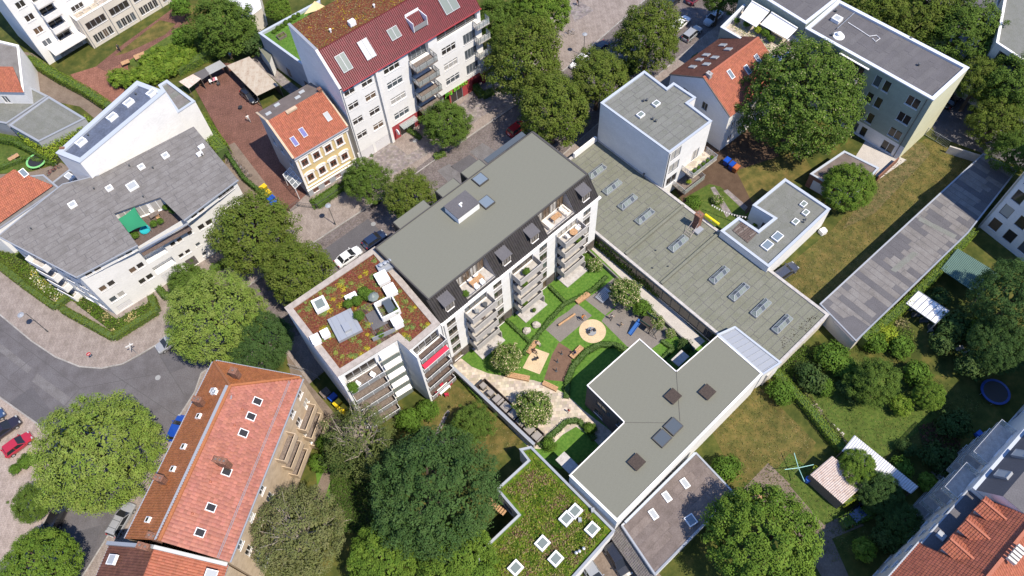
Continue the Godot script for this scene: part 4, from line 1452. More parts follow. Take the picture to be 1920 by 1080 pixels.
func hedges_and_beds():
	var gm := [Color(0.08,0.14,0.02),Color(0.1,0.16,0.025),Color(0.06,0.11,0.018)]
	var gl := [Color(0.13,0.2,0.025),Color(0.1,0.17,0.025),Color(0.17,0.22,0.04)]
	var gd := [Color(0.05,0.105,0.022),Color(0.065,0.12,0.026)]
	var go := [Color(0.12,0.165,0.03),Color(0.1,0.14,0.025)]
	var m := "clipped olive hedge around the corner house's garden, "
	hedge(pts([-83.38,-72.41,-75.32,-66.02]),1.2,1.1,m + "part at the left edge",go,0.12)
	hedge(pts([-74.96,-65.61,-68.9,-61.07,-66.96,-63.16]),1.0,1.1,m + "part before the white roses",go,0.12)
	hedge(pts([-67.66,-60.6,-58.79,-55.14,-53.19,-59.2,-54.46,-61.8]),1.1,1.2,m + "part rounding the street corner",go,0.12)
	hedge(pts([-53.55,-63.15,-52.12,-61.43,-51.06,-61.91]),1.0,1.2,"short clipped hedge at the corner house's side path",gm,0.12)
	hedge(pts([-45.93,-65.9,-42.83,-67.62]),1.2,1.2,"hedge under the street tree before the corner house",gm,0.12)
	hedge(pts([-86.87,-115.43,-79.48,-109.61,-74.27,-106.04,-69.01,-101.65]),1.6,1.8,"long green hedge between brown drive and red paving",gl)
	hedge(pts([-52.32,-97.09,-49.72,-93.16,-46.94,-88.86]),2.6,2.4,"broad bright hedge between brick yard and the corner house",gl)
	hedge(pts([-46.63,-89.31,-43.03,-83.46,-35.23,-75.69]),0.6,1.4,"thin dark hedge along the brick yard and bicycle yard",gd)
	hedge(pts([-58.39,-109.66,-54.42,-112.73,-50.58,-115.18]),2.0,1.6,"green hedge behind the three lean-tos",gl)
	hedge(pts([-91.44,-96.9,-84.45,-95.3,-76.74,-90.43]),1.2,1.4,"dark hedge along the garden with the trampoline",gm)
	hedge(pts([-88.06,-88.5,-81.58,-91.44,-75.85,-89.76]),0.8,0.8,"low hedge beside the small trampoline lawn",gm)
	hedge(pts([-30.59,-77.12,-26.87,-80.4]),1.8,0.9,"low hedge in the front garden of the yellow house",gm,0.12)
	hedge(pts([-9.66,-86.28,-11.46,-85.51]),1.0,0.7,"low green bed under the tree before the red ground floor",gl,0.12)
	hedge(pts([-16.01,-92.2,-13.71,-89.94]),0.9,0.6,"narrow planting strip by the red house's entrance",gm,0.12)
	hedge(pts([-4.21,-101.21,-2.89,-98.5,-0.95,-99.6]),1.4,0.9,"green bed at the right end of the red house",gm,0.12)
	hedge(pts([48.41,-46.03,55.11,-50.51,61.39,-55.43,69.64,-62.58]),1.3,2.6,"ivy hedge along the back of the long dark shed",gl)
	hedge(pts([34.98,-43.55,38.64,-37.31,41.75,-30.73]),1.3,1.3,"long hedge between the dry lawn and the stepping stones",gl)
	hedge(pts([39.02,-21.58,42.36,-22.68,45.04,-24.87]),1.6,1.5,"green hedge below the rusty garden shed",gm)
	hedge(pts([36.91,-28.56,39.65,-23.87,41.6,-24.76]),0.6,2.3,"yellow-green ivy around the rusty garden shed",[Color(0.24,0.29,0.03),Color(0.17,0.24,0.03)])
	single(ivy(Vector3(12.7,0,-66.57),Vector3(21.56,0,-55.83),1.9,55.0,gm,5,0.6),"ivy",M.leaf,"climbing plants along the foot of the workshop's glazed wall","ivy",Vector3(12.7,0,-66.57))
	var lw := Geo.new()
	lw.bar(Vector3(11.99,0.4,-64.87),Vector3(25.19,0.4,-46.92),0.18,0.8)
	single(lw,"low_wall",M.concrete_dark,"low grey wall between the light path and the play areas","wall",Vector3(12.04,0,-65.13))
	hedge(pts([-8.73,-45.99,-5.13,-41.28]),0.6,0.8,"low hedge on the garden side of the boundary wall",gm)
	var c := "low dark box hedge in the courtyard, "
	hedge(pts([-1.18,-53.9,2.13,-49.8]),0.55,0.55,c + "cross piece nearer the boulders",gd)
	hedge(pts([5.6,-59.03,7.73,-56.09]),0.55,0.55,c + "cross piece nearer the far end",gd)
	hedge(pts([14.4,-60.11,12.06,-57.95,9.78,-56.75,7.71,-55.91,5.12,-53.33,2.88,-50.52,1.02,-48.1]),0.6,0.55,c + "long curve along the play areas",gd)
	hedge(pts([6.46,-40.99,6.86,-43.6,7.89,-45.74,9.85,-47.77,12.03,-48.79,14.31,-48.62,16.04,-47.3]),0.9,0.6,c + "curve around the shaded lawn",gd)
	hedge(pts([2.26,-34.39,6.14,-37.58,7.81,-37.62,9.68,-34.83]),0.8,0.6,c + "around the shaded lawn by the paved court",gd)
	hedge(pts([20.85,-48.81,22.3,-47.42,19.08,-44.74]),0.7,0.5,c + "behind the low house near the path",gd)
	# planted beds: countless leaves and flowers
	for b in [[pts([-81.8,-75.89,-77,-72.4,-68.37,-62.9,-70.87,-63.09,-75.95,-66.85,-82.36,-71.82]),"wild green bed along the corner house's left front",[Color(0.08,0.15,0.02),Color(0.13,0.18,0.03),Color(0.1,0.15,0.04)]],
		[pts([-75.03,-69.72,-71.91,-68.97,-67.04,-64.21,-68.76,-61.8,-74.12,-66.22]),"rose bed with white and yellow blossoms by the corner house",[Color(0.1,0.16,0.03),Color(0.12,0.18,0.03),Color(0.6,0.58,0.45),Color(0.55,0.45,0.08)]],
		[pts([-67.54,-62.83,-65.15,-63.12,-59.31,-58.49,-54.62,-61.35,-53.87,-59.44,-58.76,-55.75]),"shrubby front bed at the street corner with pale roses",[Color(0.08,0.14,0.02),Color(0.1,0.17,0.025),Color(0.07,0.12,0.02),Color(0.5,0.42,0.2)]],
		[pts([-30.97,-76.4,-25.57,-80.84,-26.51,-82.04,-31.98,-78.32]),"front garden planting of the yellow house",[Color(0.1,0.17,0.03),Color(0.07,0.12,0.02)]],
		[pts([53.6,-50.63,56.35,-49.54,56.65,-46.93,53.76,-43.79,50.58,-45.7]),"mixed garden bed beside the pergola",[Color(0.1,0.16,0.03),Color(0.14,0.17,0.04),Color(0.25,0.22,0.12)]],
		[pts([37.59,-38.95,39.22,-39.62,42.98,-32.1,41.65,-31.1]),"flower bed along the stepping stones",[Color(0.1,0.14,0.04),Color(0.16,0.18,0.05),Color(0.3,0.26,0.2)]],
		[pts([35.63,-46.41,40.41,-47.32,42.53,-43.81,37.34,-40.95,34.06,-42.8]),"rough ground cover behind the workshop's end",[Color(0.1,0.16,0.03),Color(0.07,0.12,0.02)]],
		[pts([52.69,-33.64,58.07,-34.76,56.98,-29.66,52.18,-27.85]),"shaded flower beds on the east lawn",[Color(0.07,0.1,0.03),Color(0.14,0.06,0.05),Color(0.09,0.12,0.03)]],
		[pts([-25.73,-33.27,-18.76,-38.75,-15.76,-32.58,-19.75,-24.52,-25.22,-24.88]),"wild undergrowth below the birch and the huge dark tree",[Color(0.05,0.09,0.02),Color(0.07,0.12,0.025)]]]:
		var p: Array = b[0]
		var g := scatter_leaves(p,0.12,70.0,0.26,b[2],hash(b[1]) % 999,0.55)
		sheet(p,0.125,"bed_soil",M.soil_green)
		var o := single(g,"planted_bed",M.leaf,b[1],"plants",v3(centre(p)))
		o.set_meta("kind","stuff")

# ---------------------------------------------------------------- ground, streets, yards
func ground_and_streets():
	var g := Geo.new()
	g.quad(Vector3(-600,0,600),Vector3(600,0,600),Vector3(600,0,-600),Vector3(-600,0,-600))
	setting(g,"ground",M.ground)
	# the wide junction on the left and the street running up through the picture
	sheet(pts([-90.14,-69.65,-77.58,-60.82,-71.44,-55.84,-67.16,-52.89,-63.23,-51.06,-60.02,-50.56,-57.02,-51.02,-54.58,-52.46,-52.7,-53.71,-42.07,-61.48,-36.71,-56.74,-34.76,-53.04,-42.29,-50.85,-45.22,-48.7,-45.71,-45.85,-49.34,-38.04,-51.72,-31.48,-54.13,-26.14,-56.41,-21.07,-58.79,-14.49,-74.61,-15.48,-68.87,-22.52,-63.21,-28.09,-61.78,-30.76,-62.07,-35.8,-63.33,-39.25,-65.93,-41.74,-73.73,-47.09,-85.46,-55.14]),0.006,"road",M.asphalt)
	sheet(pts([-42.07,-61.48,-18.67,-79.15,-10.74,-85.79,2.14,-95.87,12.26,-104.3,22.17,-114.23,39.13,-131.32,66.89,-128.38,39.58,-111.36,28.65,-101.4,17.49,-91.61,5.62,-80.37,-7.8,-69.77,-20.94,-60.57,-28.6,-54.33,-34.76,-53.04,-36.71,-56.74]),0.006,"road",M.street_setts)
	# repair strips and old seams in the asphalt
	var patches := [[pts([-80.29,-59.02,-70.29,-51.41,-70.7,-50.6,-80.67,-58.15]),"asphalt_old"],[pts([-69.28,-50.49,-54.82,-39.95,-55.75,-39.1,-69.74,-49.27]),"asphalt_old"],[pts([-51.8,-52.17,-47.91,-53.17,-45.94,-50.44,-49.88,-49.05]),"asphalt_new"],
		[pts([-72.61,-45.79,-69.52,-48.42,-63.39,-41.95,-65.04,-41.14]),"asphalt_new"],[pts([-59.17,-27.14,-55.19,-27.9,-55.43,-24.23,-58.92,-23.16]),"asphalt_new"]]
	for p in patches: sheet(p[0],0.01,"road_patch",M[p[1]])
	var sp := [[pts([-30.34,-67.59,-22.25,-74.08,-19.59,-70.75,-27.26,-64.89]),"asphalt_new"],[pts([-8.81,-83.66,-5.62,-85.92,-0.94,-80.94,-4.1,-78.77]),"asphalt_new"],[pts([-5.61,-86.5,-3.29,-88.3,1.6,-83.55,-0.83,-81.27]),"asphalt_old"],[pts([-11.04,-82.95,-9.06,-84.26,-4.54,-78.48,-6.77,-76.82]),"asphalt_old"],[pts([16.07,-103.93,21.58,-109.58,24.02,-105.88,18.53,-100.38]),"asphalt_old"]]
	for p in sp: sheet(p[0],0.01,"road_patch",M[p[1]])
	for s in [[Vector3(-78.9,0.01,-59.82),Vector3(-62.45,0.01,-47.65)],[Vector3(-62.45,0.01,-47.65),Vector3(-51.27,0.01,-49.15)],[Vector3(-70.69,0.01,-52.98),Vector3(-73.1,0.01,-50.35)],[Vector3(-62.45,0.01,-47.65),Vector3(-65.46,0.01,-42.88)],[Vector3(-58.29,0.01,-49.67),Vector3(-47.86,0.01,-42.4)],[Vector3(-51.75,0.01,-51.9),Vector3(-47.25,0.01,-45.55)],[Vector3(-49.11,0.01,-54.83),Vector3(-42.42,0.01,-51.88)],[Vector3(-74.79,0.01,-50.9),Vector3(-65.28,0.01,-43.66)],[Vector3(-55.65,0.01,-47.97),Vector3(-58.85,0.01,-41.62)],[Vector3(-60.4,0.01,-26.55),Vector3(-56.16,0.01,-22.98)]]:
		var g2 := Geo.new()
		g2.bar(s[0],s[1],0.07,0.006)
		setting(g2,"road_seam",M.asphalt_seam)
	sheet(pts([79.58,-125.43,80.65,-107.3,83.41,-96.21,72.21,-87.83,71.96,-83.09,78.67,-78.47,86.16,-73.39,104.25,-86.71,97.03,-114.36,91.68,-127.38]),0.006,"road",M.asphalt)
	# pavements with kerbs
	var walk := pts([-90.14,-69.65,-77.58,-60.82,-71.44,-55.84,-67.16,-52.89,-63.23,-51.06,-60.02,-50.56,-57.02,-51.02,-54.58,-52.46,-52.7,-53.71,-42.07,-61.48,-18.67,-79.15,-10.74,-85.79,2.14,-95.87,12.26,-104.3,22.17,-114.23,39.13,-131.32,12.92,-134.09,12.77,-120.65,6.09,-112.51,-2.72,-102.78,-24.23,-86.4,-32.78,-79.69,-43.6,-73.77,-51.96,-67.37,-59.66,-62.21,-82.41,-78.05,-96.07,-88.05])
	slab(walk,0.0,0.12,"pavement",M.sidewalk)
	kerb(pts([-90.14,-69.65,-77.58,-60.82,-71.44,-55.84,-67.16,-52.89,-63.23,-51.06,-60.02,-50.56,-57.02,-51.02,-54.58,-52.46,-52.7,-53.71,-42.07,-61.48,-18.67,-79.15,-10.74,-85.79,2.14,-95.87,12.26,-104.3,22.17,-114.23,39.13,-131.32]))
	slab(pts([-88.49,-57.13,-73.73,-47.09,-65.93,-41.74,-63.33,-39.25,-62.07,-35.8,-61.78,-30.76,-63.21,-28.09,-68.87,-22.52,-74.61,-15.48]),0.0,0.12,"pavement",M.plaza)
	kerb(pts([-85.46,-55.14,-73.73,-47.09,-65.93,-41.74,-63.33,-39.25,-62.07,-35.8,-61.78,-30.76,-63.21,-28.09,-68.87,-22.52]))
	slab(pts([-45.22,-48.7,-45.71,-45.85,-49.34,-38.04,-51.72,-31.48,-54.13,-26.14,-56.41,-21.07,-58.79,-14.49,-43.14,-13.51,-36.44,-40.02,-34.76,-53.04,-42.29,-50.85]),0.0,0.12,"pavement",M.sidewalk)
	kerb(pts([-34.76,-53.04,-42.29,-50.85,-45.22,-48.7,-45.71,-45.85,-49.34,-38.04,-51.72,-31.48,-54.13,-26.14,-56.41,-21.07]))
	slab(pts([-34.76,-53.04,-28.6,-54.33,-20.94,-60.57,-7.8,-69.77,5.62,-80.37,17.49,-91.61,28.65,-101.4,39.58,-111.36,58.34,-127.66,66.47,-126.81,45.47,-106.56,28.64,-92.44,12.47,-78.67,-4.56,-66.49,-20.71,-53.72,-29.53,-45.88]),0.0,0.12,"pavement",M.sidewalk)
	kerb(pts([-28.6,-54.33,-20.94,-60.57,-7.8,-69.77,5.62,-80.37,17.49,-91.61,28.65,-101.4,39.58,-111.36]))
	# darker paving before the red house and the crossing of the driveway
	sheet(pts([-24.26,-85.02,-21.83,-87.23,-18.72,-89.67,-15.95,-86.6,-13.53,-88.38,-2.72,-102.78,-0.89,-100.9,3.64,-97.51,-3.05,-94.34,-8.25,-89.45,-19.7,-81.67]),0.13,"forecourt",M.pavers_grey)
	sheet(pts([-1.7,-104.28,5.41,-109.75,8.54,-106,0.44,-99.09]),0.134,"forecourt",M.pavers_grey)
	sheet(pts([14.33,-120.95,16.23,-122.59,19.14,-119.26,15.19,-116.24]),0.134,"forecourt",M.pavers_grey)
	# strip of old setts beside the kerb
	sheet(pts([-29.67,-70.05,-19.78,-77.93,-15.47,-82.77,-10.09,-87.72,-9.02,-87.04,-18.49,-78.91,-28.78,-69.27]),0.126,"sett_strip",M.street_setts)
	# yards and drives north-west
	sheet(pts([-54.88,-105.96,-50.85,-111.97,-48.61,-111.48,-41.01,-98.19,-32.53,-79.78,-35.69,-76.05,-42.27,-84.53,-47.8,-92.63]),0.128,"brick_yard",M.brick_yard)
	sheet(pts([-84.3,-115.18,-87.34,-118.03,-90.86,-119.09,-87.16,-108.98,-84.1,-104.72,-80.32,-105.02,-75.09,-103.24,-70.29,-98.72,-68.6,-102,-78.15,-108.14]),0.02,"drive",M.drive)
	sheet(pts([-78.76,-111.59,-74.38,-113.25,-70.09,-119.24,-61.99,-128.67,-59.75,-126.44,-57.92,-123.97,-63.43,-118.88,-68.58,-114.09,-68.22,-112.24,-64.91,-106.23,-68.73,-102.65,-76.31,-108.64]),0.024,"brick_path",M.brick_red)
	sheet(pts([-74.38,-113.25,-70.09,-119.24,-61.99,-128.67,-59.75,-126.44,-57.92,-123.97,-63.43,-118.88,-68.66,-114.52,-72.05,-111.64]),0.028,"brick_path",M.brick_yard)
	sheet(pts([-68.77,-117.67,-64.3,-123.85,-61.28,-124.31,-59.17,-120.81,-53.62,-117.63,-52.71,-114.68,-59.12,-111.1,-65.89,-111.47,-68.7,-113.68]),0.016,"lawn",M.grass)
	sheet(pts([-69.51,-116.31,-67.08,-117.79,-62.73,-120.72,-61.15,-123.54,-64.49,-124.93,-71.42,-115.78]),0.032,"lawn",M.grass_dry)
	sheet(pts([-61.79,-127.41,-46.83,-133.79,-45.27,-119.73,-52.71,-114.68,-57.61,-117.3]),0.012,"lawn",M.grass_dry)
	sheet(pts([-94.21,-99.88,-84.68,-99.65,-75.95,-90.95,-80.02,-88.96,-90.85,-88.74]),0.016,"lawn",M.grass)
	sheet(pts([-88.99,-88.58,-79.95,-88.72,-75.34,-90.3,-72.6,-88.31,-68.53,-86.24,-73.07,-82.69]),0.02,"yard",M.drive)
	sheet(pts([-47.18,-91.37,-45.89,-92.1,-34.79,-75.66,-38.43,-73.34,-44.41,-80.25,-46.78,-84.92]),0.132,"bicycle_yard",M.drive)
	sheet(pts([-45.44,-112.29,-43.92,-113.83,-37.98,-106.37,-35.32,-103.46,-36.85,-102.3,-40.42,-106.6]),0.02,"yard",M.pavers_grey)
	# yards and lawns east
	sheet(pts([26.07,-81.97,43.45,-88.64,46.3,-77.95,37.67,-70.09,32.11,-67.48,28.06,-73]),0.012,"yard",M.soil)
	sheet(pts([37.76,-78.7,49.11,-82.23,50.27,-76.5,45.65,-75.26,38.94,-72.08]),0.016,"lawn",M.grass_dry)
	sheet(pts([28.38,-73.83,32.96,-76.35,34.55,-75.67,37.88,-71.12,35.59,-66.18,32.21,-67.98]),0.02,"lawn",M.grass)
	sheet(pts([32.98,-75.59,33.7,-75.74,35.35,-70.29,34.36,-69.54]),0.024,"garden_path",M.pavers_grey)
	sheet(pts([34.89,-74.78,35.63,-75.04,38.09,-71.31,37.42,-70.53]),0.024,"garden_path",M.pavers_grey)
	sheet(pts([39.1,-58.13,50.02,-65.99,59.22,-74.63,65.96,-79.59,70.04,-82.68,78.68,-77.35,46.03,-51.22,42.12,-54.21]),0.012,"lawn",M.grass_dry)
	sheet(pts([59.54,-75.7,68.14,-82.27,69.32,-81.82,69.78,-79.26,57.37,-68.44,51.64,-65.86]),0.016,"drive",M.gravel_dull)
	sheet(pts([60.55,-83.53,63.14,-80.41,65.6,-78.5,60.22,-75.09,57.1,-79.24]),0.02,"patio",M.path_light)
	sheet(pts([24.38,-38.74,31.78,-42.57,34.08,-39.6,38.81,-32.4,33.8,-26.32,27.31,-28.16]),0.012,"lawn",M.grass_dry)
	sheet(pts([39.19,-42.42,44.44,-45.33,52.28,-41.45,55.97,-34.91,45.6,-29.02,41.29,-33.7]),0.012,"lawn",M.grass)
	sheet(pts([34.98,-31.2,38.89,-27.36,40.58,-21.15,35.31,-21.5,31.41,-27.88]),0.016,"lawn",M.grass)
	sheet(pts([28.12,-27.06,31.92,-30.12,34.13,-27.13,31.72,-24.75,29.32,-24.71]),0.02,"patio",M.drive)
	sheet(pts([31.79,-25.09,33.97,-27.01,37.05,-21.71,40.47,-23.14,41.98,-21.38,37.6,-20.04,38.63,-14.31,35.14,-15.77]),0.024,"garden_path",M.drive)
	sheet(pts([52.4,-27.48,57.28,-30.5,58.26,-27.43,53.94,-24.94]),0.02,"patio",M.pavers_grey)
	# gardens south of the long house
	sheet(pts([-11.83,-35.98,-7.81,-37.97,-5.83,-32.61,1.5,-35.79,-3.34,-39.97,-9.14,-44.38,-14.38,-40.77]),0.012,"lawn",M.grass_dry)
	sheet(pts([-15.44,-35.86,-12.91,-36.96,-7.85,-36.45,-9.32,-35.43,-13.63,-34.62]),0.02,"garden_path",M.pavers_grey)
	sheet(pts([-27.98,-34.89,-25.6,-36.96,-23.5,-31.32,-24.69,-27.55,-26.73,-27]),0.012,"lawn",M.grass_new)
	sheet(pts([-29.75,-43.87,-26.89,-42.47,-23.89,-39.12,-24.46,-36.13,-26.77,-27.69,-28.22,-28.48,-26.35,-34.04]),0.016,"drive",M.drive)
	sheet(pts([-33.97,-52.98,-29.53,-45.88,-24.67,-39.95,-20.93,-38.14,-23.78,-36.83,-28.54,-42.59,-32.34,-47.74]),0.02,"drive",M.drive)
	sheet(pts([7.01,-20.13,11.97,-22.4,15.84,-17.02,11.45,-13.63,5.9,-15.81]),0.02,"drive",M.drive)

	# tufts and weeds standing in the old lawns
	for b in [[pts([24.38,-38.74,31.78,-42.57,34.08,-39.6,38.81,-32.4,33.8,-26.32,27.31,-28.16]),"dry tufts in the lawn beside the low house",1],[pts([39.1,-58.13,50.02,-65.99,59.22,-74.63,69.97,-82.45,78.68,-77.35,46.03,-51.22,42.12,-54.21]),"dry tufts in the long lawn beside the dark shed",1],[pts([37.38,-44.2,44.88,-46.98,54.23,-42.93,62.82,-35.94,45.39,-28.32,40.9,-32.25]),"tufts of grass in the east garden lawn",0],[pts([-11.83,-35.98,-7.81,-37.97,-5.83,-32.61,1.5,-35.79,-3.34,-39.97,-9.14,-44.38,-14.38,-40.77]),"tufts of grass in the lawn below the boundary wall",1],[pts([31.51,-31.45,39.26,-28.75,43.01,-20.33,36.75,-16.91,30.94,-25.83]),"tufts of grass around the rusty garden shed",0]]:
		var o := part(scatter_leaves(b[0],0.02,16.0,0.2,[Color(0.1,0.12,0.035),Color(0.15,0.15,0.05),Color(0.22,0.19,0.09),Color(0.12,0.15,0.04)] if b[2] else [Color(0.09,0.12,0.035),Color(0.12,0.15,0.04),Color(0.16,0.16,0.06)],81,0.1,0.5),numbered("grass_tufts"),M.leaf_dull,self)
		tag(o,b[1],"grass","","stuff")

func kerb(pts: Array):
	var t := Node3D.new()
	t.name = numbered("kerb")
	add_child(t)
	t.set_meta("kind","structure")
	var n := 0
	for i in pts.size() - 1:
		var a: Vector2 = pts[i]
		var b: Vector2 = pts[i + 1]
		var l := a.distance_to(b)
		var k := maxi(1,int(l / 1.0))
		var d := (b - a) / l
		for j in k:
			if n >= 290: break
			var c := a + d * (j + 0.5) * l / k
			var g := Geo.new()
			var tn := rng.randf_range(0.75,1.0)
			g.col = Color(tn,tn,tn)
			g.box(v3(c,0.065),v3(d),UP,v3(Vector2(-d.y,d.x)),l / k - 0.02,0.135,0.2)
			part(g,"kerb_stone",M.kerb,t)
			n += 1

# ---------------------------------------------------------------- the new courtyard
func courtyard():
	sheet(pts([-9.42,-49.82,11.66,-66.95,27.27,-48.32,26.71,-43.35,14.25,-34.14,4.68,-31.15,1.34,-33.57,-9.09,-46.84]),0.03,"lawn",M.grass_new)
	sheet(pts([-9.66,-49.24,-7.92,-48.26,-6.43,-46.81,-4.2,-45.65,-0.86,-44.75,2.11,-44.12,4.28,-43.23,6.52,-41.62,8.7,-39.1,11.33,-36.6,13.54,-34.19,10.88,-32.9,9.37,-35.23,7.38,-36.88,5.47,-35.88,4.3,-34.84,2.23,-34.1,0.82,-34.34,-9.09,-46.84]),0.036,"paved_court",M.pavers_beige)
	sheet(pts([11.92,-66.33,13.74,-67.69,27.04,-48.34,25.46,-47.18]),0.036,"path",M.path_light)
	# play areas: grey gravel with lawn strips between
	sheet(pts([4.47,-51.97,6.33,-53.68,8,-54.71,9.46,-55.95,11.43,-53.73,6.36,-49.74]),0.036,"play_area",M.gravel_grey)
	sheet(pts([10.71,-56.5,12.5,-57.64,13.99,-58.73,15.33,-59.85,22.71,-49.87,20.4,-48.41,18.3,-47.13,15.88,-48.33,12.72,-52.74,13.37,-53.58]),0.036,"play_area",M.gravel_grey)
	sheet(pts([2.47,-49.18,4.69,-48.07,3.07,-44.95,0.74,-46.11]),0.036,"sand_area",M.sand)
	sheet(pts([6.21,-49.75,8.2,-48.06,7.81,-47.25,7.42,-44.79,6.7,-43.53,3.6,-44.09,5.05,-47.88]),0.036,"mulch_area",M.bark_mulch)
	var c := []
	var a := Vector2(11.22,-51.19)
	for k in 28: c.append(a + Vector2(cos(TAU * k / 28),sin(TAU * k / 28)) * 1.95)
	sheet(c,0.04,"sand_circle",M.sand)
	sheet(pts([13.47,-53.75,14.86,-54.81,14.99,-54.62,13.6,-53.56]),0.04,"lawn_strip",M.grass_new)
	# blades of grass on the new lawn
	var gl := scatter_leaves(pts([-9.05,-48.94,11.55,-65.96,14.93,-63.13,14.01,-58.92,9.31,-56.06,4.23,-51.98,1.25,-48.16,-0.84,-44.99,-6.81,-46.84]),0.03,22.0,0.12,[Color(0.11,0.2,0.04),Color(0.15,0.25,0.055),Color(0.18,0.28,0.07)],31,0.06,0.5)
	var o := part(gl,"lawn_grass",M.leaf,self)
	tag(o,"short bright green grass of the courtyard lawn","grass","","stuff")

# ---------------------------------------------------------------- the long new house with the dark mansard
func pt(A: Vector3,x: Vector3,n: Vector3,u: float,w: float,y: float) -> Vector3:
	return Vector3(A.x,0,A.z) + x * u + n * w + UP * y

func main_house():
	var A := Vector3(-9.37,12.9,-47.13)
	var B := Vector3(12.98,12.9,-65.65)
	A.y = 0; B.y = 0
	var x := (B - A).normalized()
	var n := -x.cross(UP)
	var L := (B - A).length()
	var th := thing("apartment_house","long white apartment house with flat sage roof and dark mansard over courtyard","building",A)
	var P = func(u,w,y): return pt(A,x,n,u,w,y)
	# front: clinker ground floor, white floors above
	var cen := [11.6,9.0,6.4,3.8]
	var gops := []
	for u in [5.8,14.3,22.9]: gops.append([u,0.1,3.2,2.0,"dark3"])
	for u in [9.7,18.2]: gops.append([u,0.1,1.3,2.05,"dark2"])
	for u in [1.5,26.8]: gops.append([u,0.6,1.4,1.4,"dark2"])
	wall(th,P.call(0,0,0),P.call(L,0,0),2.35,M.clinker,gops)
	var ops := []
	for c in cen:
		for u in [1.5,9.65,18.2,26.8]: ops.append([u,c - 0.85 - 2.35,1.45,1.65,"dark2"])
		for u in [5.8,14.3,22.9]: ops.append([u,c - 1.25 - 2.35,3.9,2.25,"dark4",0.3])
	wall(th,P.call(0,-0.03,2.35),P.call(L,-0.03,2.35),10.55,M.render_white,ops)
	wall(th,P.call(L,-0.03,0),P.call(L,15.3,0),12.9,M.render_white)
	wall(th,P.call(L,15.3,0),P.call(0,15.3,0),12.9,M.render_white,grid_ops([3,7,11,15,19,23,26.5],[3.4,6.0,8.6],1.5,1.6,"dark2"))
	wall(th,P.call(0,15.3,0),P.call(0,-0.03,0),12.9,M.render_white)
	# window sill bands below each window, pale spandrels
	for c in cen:
		for u in [1.5,9.65,18.2,26.8]:
			var g := Geo.new()
			g.box(P.call(u,-0.05,c - 1.2),x,UP,n,1.45,0.6,0.05)
			part(g,"spandrel",M.concrete,th)
	# eaves: pale cornice and gutter
	var e := Geo.new()
	e.box(P.call(L * 0.5,-0.22,12.86),x,UP,n,L + 0.3,0.22,0.4)
	part(e,"cornice",M.coping_white,th)
	# mansard in slate: three fields between the two roof terraces
	var S: Vector3 = (n * 2.3 + UP * 3.1).normalized()
	var sl := sqrt(2.3 * 2.3 + 3.1 * 3.1)
	var cuts := [[4.7,9.7],[19.2,24.5]]
	var hops := []
	for c in cuts: hops.append([(c[0] + c[1]) * 0.5,0.35,c[1] - c[0],3.2,"hole"])
	wall(th,P.call(0,0,12.9),P.call(L,0,12.9),sl,M.tile_slate,hops,"mansard",S)
	for f in [[0.1,4.6],[9.8,19.1],[24.6,L - 0.1]]:
		tiles(th,P.call(f[0],-0.02,12.93),x,S,[Vector2(0,0),Vector2(f[1] - f[0],0),Vector2(f[1] - f[0],sl - 0.1),Vector2(0,sl - 0.1)],M.tile_slate,0.34,0.42,int(f[0] * 10),"slate_tiles")
	# ends and back of the mansard
	var m := Geo.new()
	m.quad(P.call(L,0,12.9),P.call(L,15.3,12.9),P.call(L - 0.35,13.0,16),P.call(L - 0.35,2.3,16))
	m.quad(P.call(0,15.3,12.9),P.call(0,0,12.9),P.call(0.4,2.3,16),P.call(0.4,13.0,16))
	m.quad(P.call(L,15.3,12.9),P.call(0,15.3,12.9),P.call(0.4,13.0,16),P.call(L - 0.35,13.0,16))
	m.tri(P.call(L,0,12.9),P.call(L - 0.35,2.3,16),P.call(L,0.02,12.9))
	part(m,"mansard",M.tile_slate,th)
	var deck := Geo.new()
	var dp := []
	for q in [[0.35,2.25],[L - 0.3,2.25],[L - 0.3,13.05],[0.35,13.05]]:
		var w3: Vector3 = P.call(q[0],q[1],0)
		dp.append(Vector2(w3.x,w3.z))
	deck.prism(dp,15.9,16.02)
	part(deck,"roof",M.roof_sage,th)
	var tr := Geo.new()
	tr.box(P.call(L * 0.5,2.2,16.04),x,UP,n,L - 0.4,0.14,0.16)
	tr.box(P.call(L * 0.5,13.1,16.04),x,UP,n,L - 0.4,0.14,0.16)
	tr.box(P.call(0.3,7.65,16.04),x,UP,n,0.16,0.14,10.7)
	tr.box(P.call(L - 0.25,7.65,16.04),x,UP,n,0.3,0.14,10.7)
	part(tr,"roof_edge",M.coping_dark,th)
	# street-side bays with flat tops
	for b in [[4.5,10.0],[12.0,15.4],[16.6,20.2]]:
		var g := Geo.new()
		g.box(P.call((b[0] + b[1]) * 0.5,14.0,14.2),x,UP,n,b[1] - b[0],3.0,1.9)
		var o := part(g,"bay",M.tile_slate,th)
		var t := Geo.new()
		t.box(P.call((b[0] + b[1]) * 0.5,14.0,15.73),x,UP,n,b[1] - b[0] - 0.24,0.06,1.76)
		part(t,"bay_roof",M.roof_sage,o)
	var rg := Geo.new()
	rg.box(P.call(24.5,14.3,15.2),x,UP,n,7.4,0.1,0.9)
	part(rg,"roof_glazing",M.glass_blue,th)
